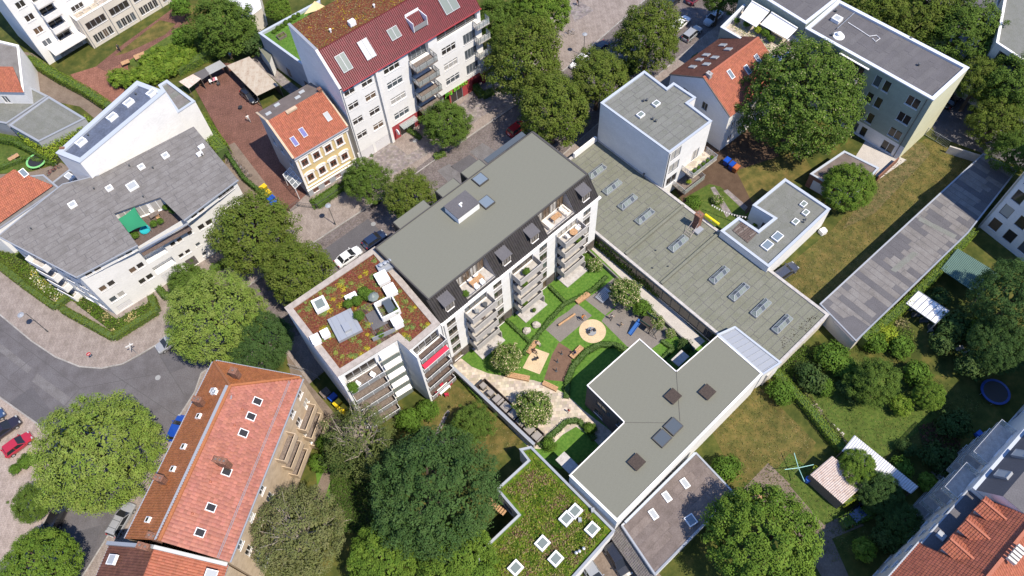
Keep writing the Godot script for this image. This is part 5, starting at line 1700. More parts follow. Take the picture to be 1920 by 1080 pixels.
	# dormers
	for u in [2.1,12.0,17.1,26.9]:
		var g := Geo.new()
		for s in [-1,1]:
			g.quad(P.call(u + s * 0.75,0.5,13.5),P.call(u + s * 0.75,2.1,13.5),P.call(u + s * 0.75,2.1,15.5),P.call(u + s * 0.75,0.5,15.05))
		var o := part(g,"dormer",M.tile_slate,th)
		wall(o,P.call(u - 0.75,0.5,13.5),P.call(u + 0.75,0.5,13.5),1.56,M.concrete,[],"dormer_front")
		put_window(th,Transform3D(Basis(x,UP,-n),P.call(u,0.33,13.72) - A),1.1,1.15,"dark2",M.glass_dark)
		var rf := Geo.new()
		rf.box(P.call(u,1.25,15.38),x,(UP - n * 0.24).normalized(),(n + UP * 0.24).normalized(),1.8,0.09,2.0)
		part(rf,"dormer_roof",M.felt_dark_a,o)
	# roof terraces cut into the mansard
	for c in cuts:
		var um: float = (c[0] + c[1]) * 0.5
		var ww: float = c[1] - c[0]
		var g := Geo.new()
		g.quad(P.call(c[0],0.2,13.12),P.call(c[1],0.2,13.12),P.call(c[1],2.55,13.12),P.call(c[0],2.55,13.12))
		var o := part(g,"roof_terrace",M.concrete,th)
		wall(o,P.call(c[0],2.55,13.1),P.call(c[1],2.55,13.1),2.85,M.concrete_dark,[],"terrace_wall")
		for k in 4: put_window(th,Transform3D(Basis(x,UP,-n),P.call(c[0] + (k + 0.5) * ww / 4,2.4,13.15) - A),ww / 4 - 0.15,2.4,"dark2",M.glass_warm if k % 2 else M.glass_curtain)
		for s in [0,1]:
			var sd := Geo.new()
			var q := Vector3.ZERO
			sd.quad(P.call(c[s],0.1,13.1),P.call(c[s],2.55,13.1),P.call(c[s],2.55,16.0),P.call(c[s],2.1,15.85))
			part(sd,"cheek_wall",M.concrete,o)
		var rl := Geo.new()
		rl.box(P.call(um,0.12,13.75),x,UP,n,ww,0.04,0.04)
		for k in 7: rl.box(P.call(c[0] + k * ww / 6,0.12,13.5),x,UP,n,0.03,0.5,0.03)
		part(rl,"railing",M.steel_dark,o)
	# roof bulkhead and two skylights
	var bk := Geo.new()
	bk.box(P.call(12.5,9.7,16.6),x,UP,n,3.7,1.16,2.8)
	var bo := part(bk,"roof_bulkhead",M.render_white,th)
	var bt := Geo.new()
	bt.box(P.call(12.5,9.7,17.24),x,UP,n,3.85,0.12,2.95)
	part(bt,"bulkhead_roof",M.felt_dark_a,bo)
	var sv := Geo.new()
	sv.box(P.call(12.4,9.8,17.4),x,UP,n,0.5,0.2,0.2)
	sv.box(P.call(12.2,9.6,17.4),x,UP,n,0.18,0.22,0.5)
	part(sv,"smoke_vent",M.white_metal,bo)
	skylight(th,P.call(17.6,11.8,16.02),Vector2(x.x,x.z),1.7,1.7,0.35,M.coping_dark,M.glass_sky,0.08)
	skylight(th,P.call(15.6,8.3,16.02),Vector2(x.x,x.z),1.7,1.7,0.35,M.coping_dark,M.glass_sky,0.08)
	# balconies, three stacks of four, and the ground terraces
	for u in [5.8,14.3,22.9]:
		for c in cen: balcony(th,P.call(u,-0.06,c - 1.25),x,-n,4.2,1.75,"solid",M.concrete,M.concrete)
		var t := Geo.new()
		t.box(P.call(u + 0.3,-1.2,0.1),x,UP,n,4.4,0.2,2.3)
		part(t,"terrace",M.concrete,th)
		var dv := Geo.new()
		dv.box(P.call(u + 2.45,-0.9,0.9),x,UP,n,0.12,1.8,1.6)
		part(dv,"terrace_screen",M.concrete,th)
	for u in [0.25,11.9,20.6]: pipe(th,[P.call(u,-0.12,0.1),P.call(u,-0.12,12.8)],0.05,M.zinc)
	# furniture on terraces and balconies
	var yaw := atan2(-x.z,x.x)
	table_thing(P.call(7.3,1.25,13.12),yaw,2.0,0.95,M.wood_pale,"long wooden table on the left roof terrace of the new house")
	var ci := 0
	for q in [[6.7,0.55,0.0,"front left"],[7.7,0.55,0.0,"front right"],[6.7,1.95,PI,"rear left"],[7.7,1.95,PI,"rear right"]]:
		chair_thing(P.call(q[0],q[1],13.12),yaw + q[2],M.cloth,"white chair at the %s of the long roof terrace table" % q[3],"chairs at the roof terrace table")
	table_thing(P.call(21.9,1.25,13.12),yaw,1.5,0.8,M.wood_pale,"wooden coffee table on the right roof terrace of the new house")
	for q in [[20.3,-PI / 2,"left"],[23.5,PI / 2,"right"]]:
		var t := thing("sofa","cream outdoor sofa %s of the right roof terrace table" % q[0 + 2],"sofa",P.call(q[0],1.25,13.12),"sofas on the roof terrace",yaw - q[1])
		for pr in [["seat",Vector3(0,0.22,0),Vector3(1.6,0.44,0.8)],["backrest",Vector3(0,0.6,-0.36),Vector3(1.6,0.4,0.2)],["armrest",Vector3(-0.74,0.52,0),Vector3(0.16,0.3,0.7)],["armrest",Vector3(0.74,0.52,0),Vector3(0.16,0.3,0.7)],["cushion",Vector3(0.1,0.52,0.05),Vector3(0.5,0.14,0.5)]]:
			var g := Geo.new()
			g.col = Color(0.72,0.66,0.58)
			g.abox(pr[1],pr[2])
			inst(g.mesh(),pr[0],M.cloth,t,Transform3D.IDENTITY)
	table_thing(P.call(23.2,-0.95,cen[0] - 1.25),yaw,1.15,1.15,M.wood_pale,"round wooden table on the top balcony at the right end","",true)
	chair_thing(P.call(22.2,-0.8,cen[0] - 1.25),yaw + 1.5,M.cloth,"white chair left of the round table on the top right balcony")
	chair_thing(P.call(24.2,-0.8,cen[0] - 1.25),yaw - 1.5,M.cloth,"white chair right of the round table on the top right balcony")
	table_thing(P.call(6.6,-0.9,cen[0] - 1.25),yaw,0.7,0.7,M.steel_dark,"small dark round table on the top left balcony","",true)
	chair_thing(P.call(5.2,-0.9,cen[0] - 1.25),yaw + 0.8,M.panel_grey,"grey lounge chair on the top left balcony")
	chair_thing(P.call(6.0,-0.9,cen[1] - 1.25),yaw + 0.3,M.wood_deck,"brown chair on the second highest balcony at the left end")
	table_thing(P.call(6.6,-0.9,cen[3] - 1.25),yaw,0.8,0.8,M.panel_grey,"grey round table on the lowest left balcony","",true)
	chair_thing(P.call(5.2,-0.9,cen[3] - 1.25),yaw + 1.0,M.panel_grey,"grey chair on the lowest left balcony")
	for q in [[4.9,0.7,13.12,0.55,"palm-like pot plant on the left roof terrace"],[14.0,-1.1,cen[0] - 1.25,0.6,"leafy pot plant on the top balcony of the middle stack"],[13.6,-1.1,cen[1] - 1.25,0.5,"leafy pot plant on the second balcony of the middle stack"],[24.0,-1.1,cen[1] - 1.25,0.55,"leafy pot plant on the second balcony at the right end"],[13.4,-1.1,cen[3] - 1.25,0.5,"round pot plant on the lowest balcony of the middle stack"],[14.5,-1.9,0.2,0.35,"small pot plant on the middle ground terrace"]]:
		pot_plant(P.call(q[0],q[1],q[2]),q[3],q[4])

func pot_plant(at: Vector3,r: float,label: String,sp := "bush",pot := true):
	var t := thing("pot_plant",label,"plant",at)
	var p: Dictionary = proto[sp]
	var y := 0.0
	if pot:
		var g := Geo.new()
		g.lathe(Vector3.ZERO,[Vector2(0.14,0),Vector2(0.2,0.36),Vector2(0.17,0.36),Vector2(0.0,0.33)],10)
		inst(g.mesh(),"pot",M.concrete_dark,t,Transform3D.IDENTITY)
		y = 0.3
	inst(p.crown,"foliage",p.mat,t,Transform3D(Basis(UP,rng.randf() * TAU) * Basis.from_scale(Vector3(r,r,r)),Vector3(0,y + r * 0.8,0)))
	return t

# ---------------------------------------------------------------- low house in the courtyard, flat sage roof
func courtyard_house():
	var h := 6.6
	var poly := pts([5.47,-28.22,10.55,-22.33,31.71,-39.83,27.03,-45.81,20.71,-41.03,16.61,-46.12,8.91,-39.94,13.06,-34.58])
	var th := thing("courtyard_house","low angular white house with flat sage roof at the courtyard's edge","building",v3(poly[0]))
	var dir: Vector2 = (poly[2] - poly[1]).normalized()
	var ops := {6: [[3.2,3.6,2.6,1.4,"dark3"],[6.4,0.1,1.2,2.2,"door"],[6.3,3.6,1.3,1.5,"dark2"],[2.5,0.8,1.6,1.4,"dark2"]],5: [[3.0,0.8,2.0,1.5,"dark2"],[7,0.8,2.0,1.5,"dark2"],[3.0,3.8,2.0,1.5,"dark2"],[7,3.8,2.0,1.5,"dark2"]]}
	for i in poly.size():
		var mm: Material = M.render_white if i in [0,1,2] else M.clinker
		wall(th,v3(poly[i]),v3(poly[(i + 1) % poly.size()]),h,mm,ops.get(i,[]))
	var g := Geo.new()
	g.prism(inset(poly,0.1),h - 0.12,h - 0.02)
	part(g,"roof",M.roof_sage,th)
	var c := Geo.new()
	var ou := inset(poly,-0.06)
	for i in poly.size():
		var j := (i + 1) % poly.size()
		var wide := 0.32 if i in [0,1] else 0.13
		var d1: Vector2 = (poly[j] - poly[i]).normalized()
		var nn := v3(Vector2(d1.y,-d1.x))
		c.box(v3((ou[i] + ou[j]) * 0.5,h + 0.02) + nn * wide * 0.5,v3(d1),UP,nn,(ou[j] - ou[i]).length(),0.14 + 0.004 * i,wide)
	part(c,"coping",M.coping_white,th)
	# valley seams of the roofing
	var s := Geo.new()
	var q0: Vector2 = poly[7]
	s.bar(v3(q0,h),Vector3(19.81,6.6,-34.02),0.05,0.03)
	s.bar(Vector3(20.71,6.6,-41.03),Vector3(20.05,6.6,-34.22),0.05,0.03)
	part(s,"roof_seam",M.coping_dark,th)
	for q in [Vector3(19.65,6.55,-37.53),Vector3(24.11,6.55,-37.79),Vector3(13.81,6.55,-29.26)]:
		var k := Geo.new()
		k.box(q + UP * 0.2,v3(dir),UP,v3(Vector2(-dir.y,dir.x)),1.55,0.4,1.45)
		var o := part(k,"roof_hatch",M.felt_dark_a,th)
		var lid := Geo.new()
		lid.box(q + UP * 0.43,v3(dir),UP,v3(Vector2(-dir.y,dir.x)),1.7,0.06,1.6)
		part(lid,"lid",M.wood_dark,o)
	for q in [Vector3(17.42,6.55,-32.1),Vector3(19.06,6.55,-33.52)]: skylight(th,q,dir,1.9,1.7,0.4,M.coping_dark,M.glass_blue,0.09)
	# grey slab canopies at the foot
	for q in [[Vector3(22.4,2.8,-44.65),2.2,1.4],[Vector3(5.52,2.8,-31.06),1.6,2.6]]:
		var k := Geo.new()
		k.box(q[0],v3(dir),UP,v3(Vector2(-dir.y,dir.x)),q[1],0.18,q[2])
		part(k,"canopy",M.concrete,th)

# ---------------------------------------------------------------- neighbour with the red sedum roof
func sedum_house():
	var h := 15.0
	var poly := pts([-29.05,-49.84,-21.74,-39.73,-14.58,-44.17,-13.11,-42.66,-9.27,-46,-17.81,-58.25])
	var th := thing("terrace_house","white apartment house with red sedum roof garden beside dark mansard","building",v3(poly[0]))
	var ops := {}
	var fl := [0.4,3.3,6.2,9.1,12.0]
	var La: float = (poly[2] - poly[1]).length()
	var Lb: float = (poly[4] - poly[3]).length()
	ops[1] = []
	ops[3] = []
	for f in fl:
		ops[1].append([La * 0.34,f,La * 0.5,2.2,"grey4",0.4])
		ops[1].append([La * 0.8,f + 0.8,1.7,1.4,"two"])
		ops[3].append([Lb * 0.5,f,Lb * 0.8,2.3,"grey4",0.5])
	block(th,poly,h,M.render_white,M.sedum_base,M.gravel_light,ops,0.12,0.75)
	# planting on the roof: leaf by leaf, red, olive and yellow
	var inn := inset(poly,0.9)
	var sc := scatter_leaves(inn,h - 0.11,26.0,0.22,[Color(0.25,0.06,0.06),Color(0.26,0.085,0.08),Color(0.21,0.07,0.06),Color(0.18,0.1,0.06),Color(0.17,0.125,0.055),Color(0.14,0.14,0.05),Color(0.19,0.18,0.06),Color(0.12,0.15,0.05)],5,0.1)
	part(sc,"sedum_planting",M.leaf_dull,th,"stuff")
	var r := RandomNumberGenerator.new()
	r.seed = 6
	var n := 0
	var ic := PackedVector2Array(inn)
	while n < 110:
		var q := Vector2(r.randf_range(-30,-8),r.randf_range(-60,-38))
		if not Geometry2D.is_point_in_polygon(q,ic): continue
		var g := Geo.new()
		var rr := r.randf_range(0.2,0.65)
		var base: Color = [Color(0.2,0.22,0.05),Color(0.14,0.19,0.055),Color(0.32,0.27,0.03),Color(0.16,0.2,0.055)][n % 4]
		for k in int(110 * rr + 20):
			var d := rdir(r)
			d.y = absf(d.y)
			var j := r.randf_range(0.7,1.3)
			g.col = Color(base.r * j,base.g * j,base.b * j)
			g.leaf(v3(q,h - 0.1) + d * rr * Vector3(1,0.35,1) * pow(r.randf(),0.5),(d + UP * 0.6 + rdir(r) * 0.5).normalized(),rdir(r),0.2,0.13)
		part(g,"sedum_clump",M.leaf_dull,th)
		n += 1
	var dir: Vector2 = (poly[4] - poly[1]).normalized()
	var dx := v3(dir)
	var dz := v3(Vector2(-dir.y,dir.x))
	# roof lights and hatches
	skylight(th,Vector3(-24.41,15,-49.71),dir,1.7,1.9,0.7,M.white_metal,M.glass_mint,0.3)
	for q in [[Vector3(-23.46,15,-45.44),0.95,1.0],[Vector3(-24.6,15,-44.71),1.0,1.2],[Vector3(-16.6,15,-52.99),1.5,1.7],[Vector3(-15.52,15,-51.06),1.4,1.5],[Vector3(-20.43,15,-50.34),1.4,1.0]]:
		var k := Geo.new()
		k.box(q[0] + UP * 0.35,dx,UP,dz,q[1],0.7,q[2])
		k.box(q[0] + UP * 0.73,dx,UP,dz,q[1] + 0.12,0.07,q[2] + 0.12)
		part(k,"roof_hatch",M.white_metal,th)
	# plant room with ribbed metal lid
	var k2 := Geo.new()
	k2.box(Vector3(-21.12,15,-46.54) + UP * 0.25,dx,UP,dz,3.2,0.5,3.6)
	var pr := part(k2,"plant_room",M.zinc,th)
	var k3 := Geo.new()
	for i in 4: k3.box(Vector3(-21.12,15,-46.54) + UP * 0.52 + dx * (i - 1.5) * 0.8,dx,UP,dz,0.06,0.08,3.6)
	k3.box(Vector3(-20.83,15,-46.06) + UP * 0.7,dx,UP,dz,0.9,0.35,1.2)
	part(k3,"seam",M.zinc,pr)
	var kb := Geo.new()
	for i in 3: kb.lathe(Vector3(-16.24,15,-55.01) + dx * (i - 1) * 0.6 + UP * 0.5,[Vector2(0.22,0),Vector2(0.22,0.5),Vector2(0.3,0.52),Vector2(0,0.62)],10)
	kb.box(Vector3(-16.23,15,-54.84) + UP * 0.28,dx,UP,dz,2.2,0.5,1.4)
	part(kb,"ventilation_unit",M.zinc,th)
	# roof terrace: dark boards laid one by one, sail, stair hood
	var dk := pts([-19.88,-48.89,-16.75,-43.74,-14.4,-45.42,-17.42,-50.42])
	felt(th,dk,h - 0.1,poly[5] - poly[4],0.3,2.4,[M.wood_dark,M.wood_deck],12,"deck_board",0.06)
	var mt := Geo.new()
	mt.box(Vector3(-17.26,15,-47.3) + UP * 0.02,dx,UP,dz,2.0,0.03,2.6)
	part(mt,"terrace_mat",M.felt_dark_b,th)
	var sh := Geo.new()
	for s in [-1,1]:
		sh.box(Vector3(-15.81,15,-48.42) + UP * 0.5 + dz * s * 1.2,dx,UP,dz,2.4,1.1,0.14)
		sh.box(Vector3(-15.81,15,-48.42) + UP * 0.5 + dx * s * 1.2,dx,UP,dz,0.14,1.1,2.4)
	var st := part(sh,"stair_hood",M.white_metal,th)
	var sg := Geo.new()
	sg.box(Vector3(-15.61,15,-48.71) + UP * 0.8,dx,UP,dz,1.1,0.05,2.1)
	part(sg,"pane",M.glass_blue,st)
	var cb := Geo.new()
	cb.box(Vector3(-14.48,15,-46.18) + UP * 0.6,dx,UP,dz,1.2,1.3,1.0)
	cb.box(Vector3(-14.48,15,-46.18) + UP * 1.28,dx,UP,dz,1.35,0.08,1.15)
	part(cb,"chimney",M.white_metal,th)
	var fn := Geo.new()
	fn.bar(Vector3(-17.55,15.4,-44.19),Vector3(-14.8,15.4,-45.39),0.06,0.9)
	part(fn,"terrace_screen",M.zinc,th)
	for q in [[Vector3(-20.74,14.9,-49.4),0.7,"leafy shrub at the left corner of the sedum roof terrace"],[Vector3(-19.67,14.9,-49.71),0.75,"leafy shrub second from the left on the sedum roof terrace"],[Vector3(-18.75,14.9,-50.74),0.9,"tall leafy shrub at the back of the sedum roof terrace"],[Vector3(-18.06,14.9,-50.37),0.8,"leafy shrub next to the pale green parasol"],[Vector3(-19.3,14.9,-47.52),0.75,"pale green shrub between terrace and grey plant room"],[Vector3(-14.67,14.9,-48),0.5,"small shrub behind the white stair hood on the sedum roof"],[Vector3(-16.6,14.9,-44.74),0.45,"small plant along the grey screen of the sedum terrace"]]:
		pot_plant(q[0],q[1],q[2])
	var um := thing("parasol","pale green folded parasol on the sedum roof terrace","parasol",Vector3(-17.56,14.9,-49.94))
	var ug := Geo.new()
	ug.lathe(Vector3(0,1.2,0),[Vector2(0.75,0.0),Vector2(0.4,0.35),Vector2(0.0,0.6)],8)
	ug.col = Color(1,1,1)
	inst(ug.mesh(),"canopy",M.glass_mint,um,Transform3D.IDENTITY)
	var us := Geo.new()
	us.tube([Vector3(0,0,0),Vector3(0,1.75,0)],[0.03,0.03],6)
	inst(us.mesh(),"pole",M.steel,um,Transform3D.IDENTITY)
	# balconies on the garden side
	var a := v3(poly[1])
	var xa := v3((poly[2] - poly[1]).normalized())
	var za := xa.cross(UP)
	for i in 5:
		var wdt := La * 0.56
		balcony(th,a + xa * La * 0.33 + UP * fl[i],xa,za,wdt,2.0 - 0.05 * i,"panel",M.wood_grey,M.white_metal)
		var f2 := Geo.new()
		f2.box(a + xa * La * 0.8 + za * 0.45 + UP * (fl[i] + 2.3),xa,(UP + za * 0.5).normalized(),(za - UP * 0.5).normalized(),La * 0.28,0.05,1.0)
		part(f2,"awning",M.panel_pale,th)
		var gp := Geo.new()
		gp.box(a + xa * La * 0.8 + za * 0.5 + UP * (fl[i] + 0.45),xa,UP,za,La * 0.3,0.9,0.05)
		part(gp,"railing_panel",M.glass_mint,th)
	var bx := v3((poly[4] - poly[3]).normalized())
	var bz := bx.cross(UP)
	for i in 5:
		balcony(th,v3(poly[3]) + bx * Lb * 0.52 + UP * fl[i],bx,bz,Lb * 0.84,1.3,"panel",M.wood_deck,M.white_metal)
	var fin := Geo.new()
	fin.box(v3(poly[3]) + bx * 0.15 + bz * 0.7 + UP * 7.4,bx,UP,bz,0.3,14.8,1.4)
	fin.box(a + xa * 0.15 + za * 0.7 + UP * 7.4,xa,UP,za,0.3,14.8,1.4)
	part(fin,"fin_wall",M.render_white,th)
	var aw := Geo.new()
	aw.col = Color(0.62,0.03,0.07)
	aw.box(v3(poly[3]) + bx * Lb * 0.52 + bz * 0.75 + UP * 10.9,bx,(UP + bz * 0.4).normalized(),(bz - UP * 0.4).normalized(),Lb * 0.8,0.05,1.5)
	part(aw,"red_awning",M.cloth,th)
	for q in [[0.2,3,"red cushioned chair on the top left garden balcony of the sedum house"],[0.45,3,"white chair in the middle of the top garden balcony, sedum house"]]:
		chair_thing(a + xa * La * q[0] + za * 1.1 + UP * fl[4],1.0,M.cloth,q[2])
	pot_plant(a + xa * 0.9 + za * 1.3 + UP * fl[4],0.8,"bushy plant at the left end of the top garden balcony, sedum house")

# ---------------------------------------------------------------- corner house on the left: big grey felt roof
func corner_house():
	var h := 11.4
	var c := pts([-72.01,-66.92,-59.51,-59.29,-52.47,-63.67,-57.1,-69.71,-50.21,-72.32,-46.07,-67.84,-39.57,-74.17,-47.52,-84.92,-60.11,-76.55,-65.22,-75.29])
	var th := thing("corner_house","white corner house with broad grey felt roof and sunken roof terrace","building",v3(c[1]))
	var fops := []
	# right-hand front seen from the junction: three pieces around the roof terrace
	var A: Vector2 = c[1]
	var B: Vector2 = c[6]
	var xd := (B - A).normalized()
	var L := (B - A).length()
	for v in [9.2,6.0,2.9]:
		for u in [1.2,2.5,5.9,7.1]:
			fops.append([u,v,1.05,1.15,"one"])
	for v in [6.4,3.3]:
		for u in [12.5,13.6]: fops.append([u,v,0.85,0.9,"one"])
		fops.append([15.4,v + 0.2,0.8,0.8,"one"])
		fops.append([9.7,v - 0.4,3.2,1.9,"",1.2])
	for v in [9.2,6.2,3.1]:
		for u in [17.2,18.5]: fops.append([u,v,1.05,1.15,"one"])
	fops.append([22.9,6.4,2.8,1.9,"",1.2])
	fops.append([22.9,9.1,2.8,1.7,"grey4"])
	fops.append([13.2,0.2,1.6,2.1,"door"])
	fops.append([15.4,0.9,0.8,0.8,"one"])
	fops.append([1.8,0.4,2.2,1.3,"blank"])
	fops.append([9.6,0.3,2.4,2.0,"blank"])
	var a3 := v3(A)
	wall(th,a3,v3(B),10.2,M.render_white,fops.filter(func(o): return o[1] < 9.0))
	var up := fops.filter(func(o): return o[1] >= 9.0)
	for s in [[c[1],c[2],0.0],[c[5],c[6],16.0]]:
		var off: float = (s[0] - A).dot(xd)
		var len_: float = (s[1] - s[0]).length()
		var oo := []
		for o in up:
			if o[0] - off > 0.5 and o[0] - off < len_ - 0.5: oo.append([o[0] - off,0.15,o[2],0.85,o[4]])
		wall(th,v3(s[0],10.2),v3(s[1],10.2),1.2,M.render_white,oo)
	# street front down the left side
	var f2 := []
	for v in [0.8,3.6,6.4,9.2]:
		for k in 5: f2.append([1.6 + k * 2.7,v,1.5,1.3,"two"])
	wall(th,v3(c[0]),v3(c[1]),h,M.render_white,f2)
	for i in [6,7,8,9]: wall(th,v3(c[i]),v3(c[(i + 1) % c.size()]),h,M.render_white)
	# balconies of the street front
	var sx := v3((c[1] - c[0]).normalized())
	var sl: float = (c[1] - c[0]).length()
	for v in [0.5,3.3,6.1,8.9]:
		balcony(th,v3(c[0]) + sx * sl * 0.42 + UP * v,sx,sx.cross(UP),3.4,1.1,"solid",M.concrete,M.render_white)
	# roof slab with overhang and felt sheets, terrace left open
	var ov := inset(c,-0.35)
	var g := Geo.new()
	g.prism(ov,h,h + 0.16,true)
	part(g,"roof",M.felt_dark_a,th)
	for i in [0,1,5,8,9]:
		var e := Geo.new()
		e.bar(v3(ov[i],h + 0.14),v3(ov[(i + 1) % c.size()],h + 0.14),0.16,0.2)
		part(e,"gutter",M.zinc,th)
	felt(th,ov,h + 0.162,B - A,1.0,4.2,[M.felt_warm_a,M.felt_warm_b],21)
	# roof terrace
	var tp := [c[2],c[5],c[4],c[3]]
	var fl := Geo.new()
	fl.prism(tp,8.7,8.72)
	var to := part(fl,"terrace_floor",M.wood_deck,th)
	for s in [[3,2],[4,3],[5,4]]:
		var wl := Geo.new()
		var p: Vector2 = c[s[0]]
		var q: Vector2 = c[s[1]]
		wl.quad(v3(q,8.7),v3(p,8.7),v3(p,h),v3(q,h))
		part(wl,"terrace_wall",M.render_white,to)
	var cp := Geo.new()
	cp.bar(v3(c[2],10.22),v3(c[5],10.22),0.32,0.14)
	part(cp,"terrace_coping",M.zinc,to)
	var back := v3((c[4] - c[3]).normalized())
	for k in 3: put_window(th,Transform3D(Basis(back,UP,back.cross(UP)),v3(c[3],8.8) + back * (1.6 + k * 2.3) + back.cross(UP) * 0.16 - th.position),1.9,2.2,"two",M.glass_curtain)
	# roof lights and vents
	var d2 := xd
	for q in [[Vector3(-50.78,11.56,-79.72),1.0],[Vector3(-54.06,11.56,-77.83),0.95],[Vector3(-54.73,11.56,-74.26),1.5],[Vector3(-58.1,11.56,-74.15),0.95],[Vector3(-62.92,11.56,-71.53),1.1]]:
		skylight(th,q[0],d2,q[1],q[1],0.3,M.white_metal,M.glass_milk,0.16)
	for q in [Vector3(-55.87,11.6,-78.16),Vector3(-52.21,11.6,-77.43),Vector3(-60.3,11.6,-74.21),Vector3(-45.13,11.6,-79.29),Vector3(-67.89,11.6,-67.65),Vector3(-52.66,11.6,-72.08)]: vent(th,q,0.35,0.08)
	for q in [Vector3(-45.43,11.6,-80.79),Vector3(-45.48,11.6,-79.43)]:
		var k := Geo.new()
		k.box(q + UP * 0.3,v3(xd),UP,v3(Vector2(-xd.y,xd.x)),0.9,0.5,0.5)
		part(k,"roof_hatch",M.white_metal,th)
	# things on the terrace
	var sail := thing("shade_sail","green shade sail stretched over the sunken roof terrace","shade sail",Vector3(-55.26,10,-69.62))
	var sg := Geo.new()
	sg.col = Color(0.02,0.2,0.1)
	var sp := [Vector3(-56.13,11.2,-68.64),Vector3(-54.32,10.6,-66.66),Vector3(-51.88,10.4,-67.91),Vector3(-53.93,11.3,-70.67)]
	var nseg := 8
	for i in nseg:
		for j in nseg:
			var qq := []
			for ij in [[i,j],[i + 1,j],[i + 1,j + 1],[i,j + 1]]:
				var fu: float = ij[0] / float(nseg)
				var fv: float = ij[1] / float(nseg)
				var p: Vector3 = sp[0].lerp(sp[1],fu).lerp(sp[3].lerp(sp[2],fu),fv)
				var m: Vector3 = (sp[0] + sp[1] + sp[2] + sp[3]) * 0.25
				var edge := 1.0 - minf(minf(fu,1 - fu),minf(fv,1 - fv)) * 2.0
				p = p.lerp(m,0.1 * sin(PI * fu) * edge * float(fv == 0 or fv == 1) + 0.1 * sin(PI * fv) * edge * float(fu == 0 or fu == 1))
				p.y -= 0.35 * sin(PI * fu) * sin(PI * fv)
				qq.append(p - sail.position)
			sg.quad(qq[0],qq[1],qq[2],qq[3])
	inst(sg.mesh(),"canvas",M.cloth,sail,Transform3D.IDENTITY)
	var pg := Geo.new()
	for p in sp: pg.tube([p - sail.position - UP * (p.y - 8.7),p - sail.position],[0.03,0.03],5)
	inst(pg.mesh(),"poles",M.steel,sail,Transform3D.IDENTITY)
	pot_plant(Vector3(-53.93,8.7,-66.91),0.6,"green bush at the front left corner of the sunken roof terrace")
	pot_plant(Vector3(-54.6,8.7,-67.15),0.45,"small bush beside the front left bush of the sunken terrace")
	pot_plant(Vector3(-51.62,8.7,-68.81),0.6,"green bush right of the paddling pool on the sunken terrace")
	pot_plant(Vector3(-50.74,8.7,-69.22),0.55,"leafy plant at the front parapet of the sunken terrace")
	pot_plant(Vector3(-50.38,8.7,-71.72),0.5,"leafy plant in the middle of the sunken roof terrace")
	pot_plant(Vector3(-49.07,8.7,-71.02),0.65,"dark green bush at the right end of the sunken terrace")
	pot_plant(Vector3(-53.09,8.7,-73.53),0.45,"bush by the white back wall of the sunken terrace")
	var pool := thing("paddling_pool","small turquoise paddling pool on the sunken roof terrace","pool",Vector3(-52.98,8.75,-68.22))
	var pp := Geo.new()
	pp.col = Color(0.03,0.4,0.45)
	pp.lathe(Vector3.ZERO,[Vector2(0.7,0),Vector2(0.8,0.15),Vector2(0.75,0.3),Vector2(0.62,0.24),Vector2(0.62,0.08),Vector2(0,0.08)],18)
	inst(pp.mesh(),"basin",M.plastic,pool,Transform3D.IDENTITY)
	table_thing(Vector3(-51.84,8.72,-70.55),0.6,1.5,0.8,M.wood_grey,"weathered wooden table on the sunken roof terrace")
	chair_thing(Vector3(-52.36,8.72,-71.28),2.0,M.white_metal,"white chair behind the weathered terrace table")
	chair_thing(Vector3(-51.27,8.72,-70.02),-1.0,M.wood_pale,"wooden chair before the weathered terrace table")

# ---------------------------------------------------------------- tall white slab with the blue roof
func blue_roof_house():
	var h := 15.2
	var poly := pts([-65.13,-78.5,-61.12,-76.33,-50.99,-89.48,-55.86,-92.21])
	var th := thing("slab_house","tall narrow white house with blue-grey flat roof and blank side wall","building",v3(poly[0]))
	block(th,poly,h,M.render_white,M.blue_roof,M.coping_blue,{},0.3,0.7)
	var d: Vector2 = poly[2] - poly[1]
	felt(th,inset(poly,0.75),h - 0.295,d,2.2,6.0,[M.blue_roof],4)
	for q in [Vector3(-61.87,14.9,-80.31),Vector3(-58.24,14.9,-84.94),Vector3(-56.28,14.9,-87.7),Vector3(-53.08,14.9,-89.41)]:
		skylight(th,q,d,1.5,0.95,0.55,M.white_metal,M.glass_milk,0.18)
	for q in [Vector3(-61.15,14.9,-81.7),Vector3(-55.57,14.9,-89.53)]: vent(th,q,0.35,0.1)
	var ck := Geo.new()
	ck.abox(Vector3(-64.39,14.9,-79.3) + UP * 0.25,Vector3(0.7,0.5,0.4))
	part(ck,"vent_cap",M.brick,th)
	# lower wing to the right
	var p2 := pts([-55.53,-96.54,-51.32,-90.03,-48.85,-92.35,-54.31,-97.64])
	block(th,p2,10.0,M.render_white,M.felt_warm_a,M.coping_blue,{},0.3,0.4)
	felt(th,inset(p2,0.45),9.705,p2[2] - p2[1],1.2,3.0,[M.felt_warm_a,M.felt_b],5)
	# ivy at the corner of the lower wing
	var iv := ivy(Vector3(-53.41,0,-96.81),Vector3(-54.16,0,-95.64),6.5,60.0,[Color(0.22,0.32,0.03),Color(0.16,0.26,0.03)],3)
	var o := single(iv,"ivy",M.leaf,"yellow-green ivy on the corner of the white wall by the brick yard","ivy",Vector3(-53.78,0,-96.23))

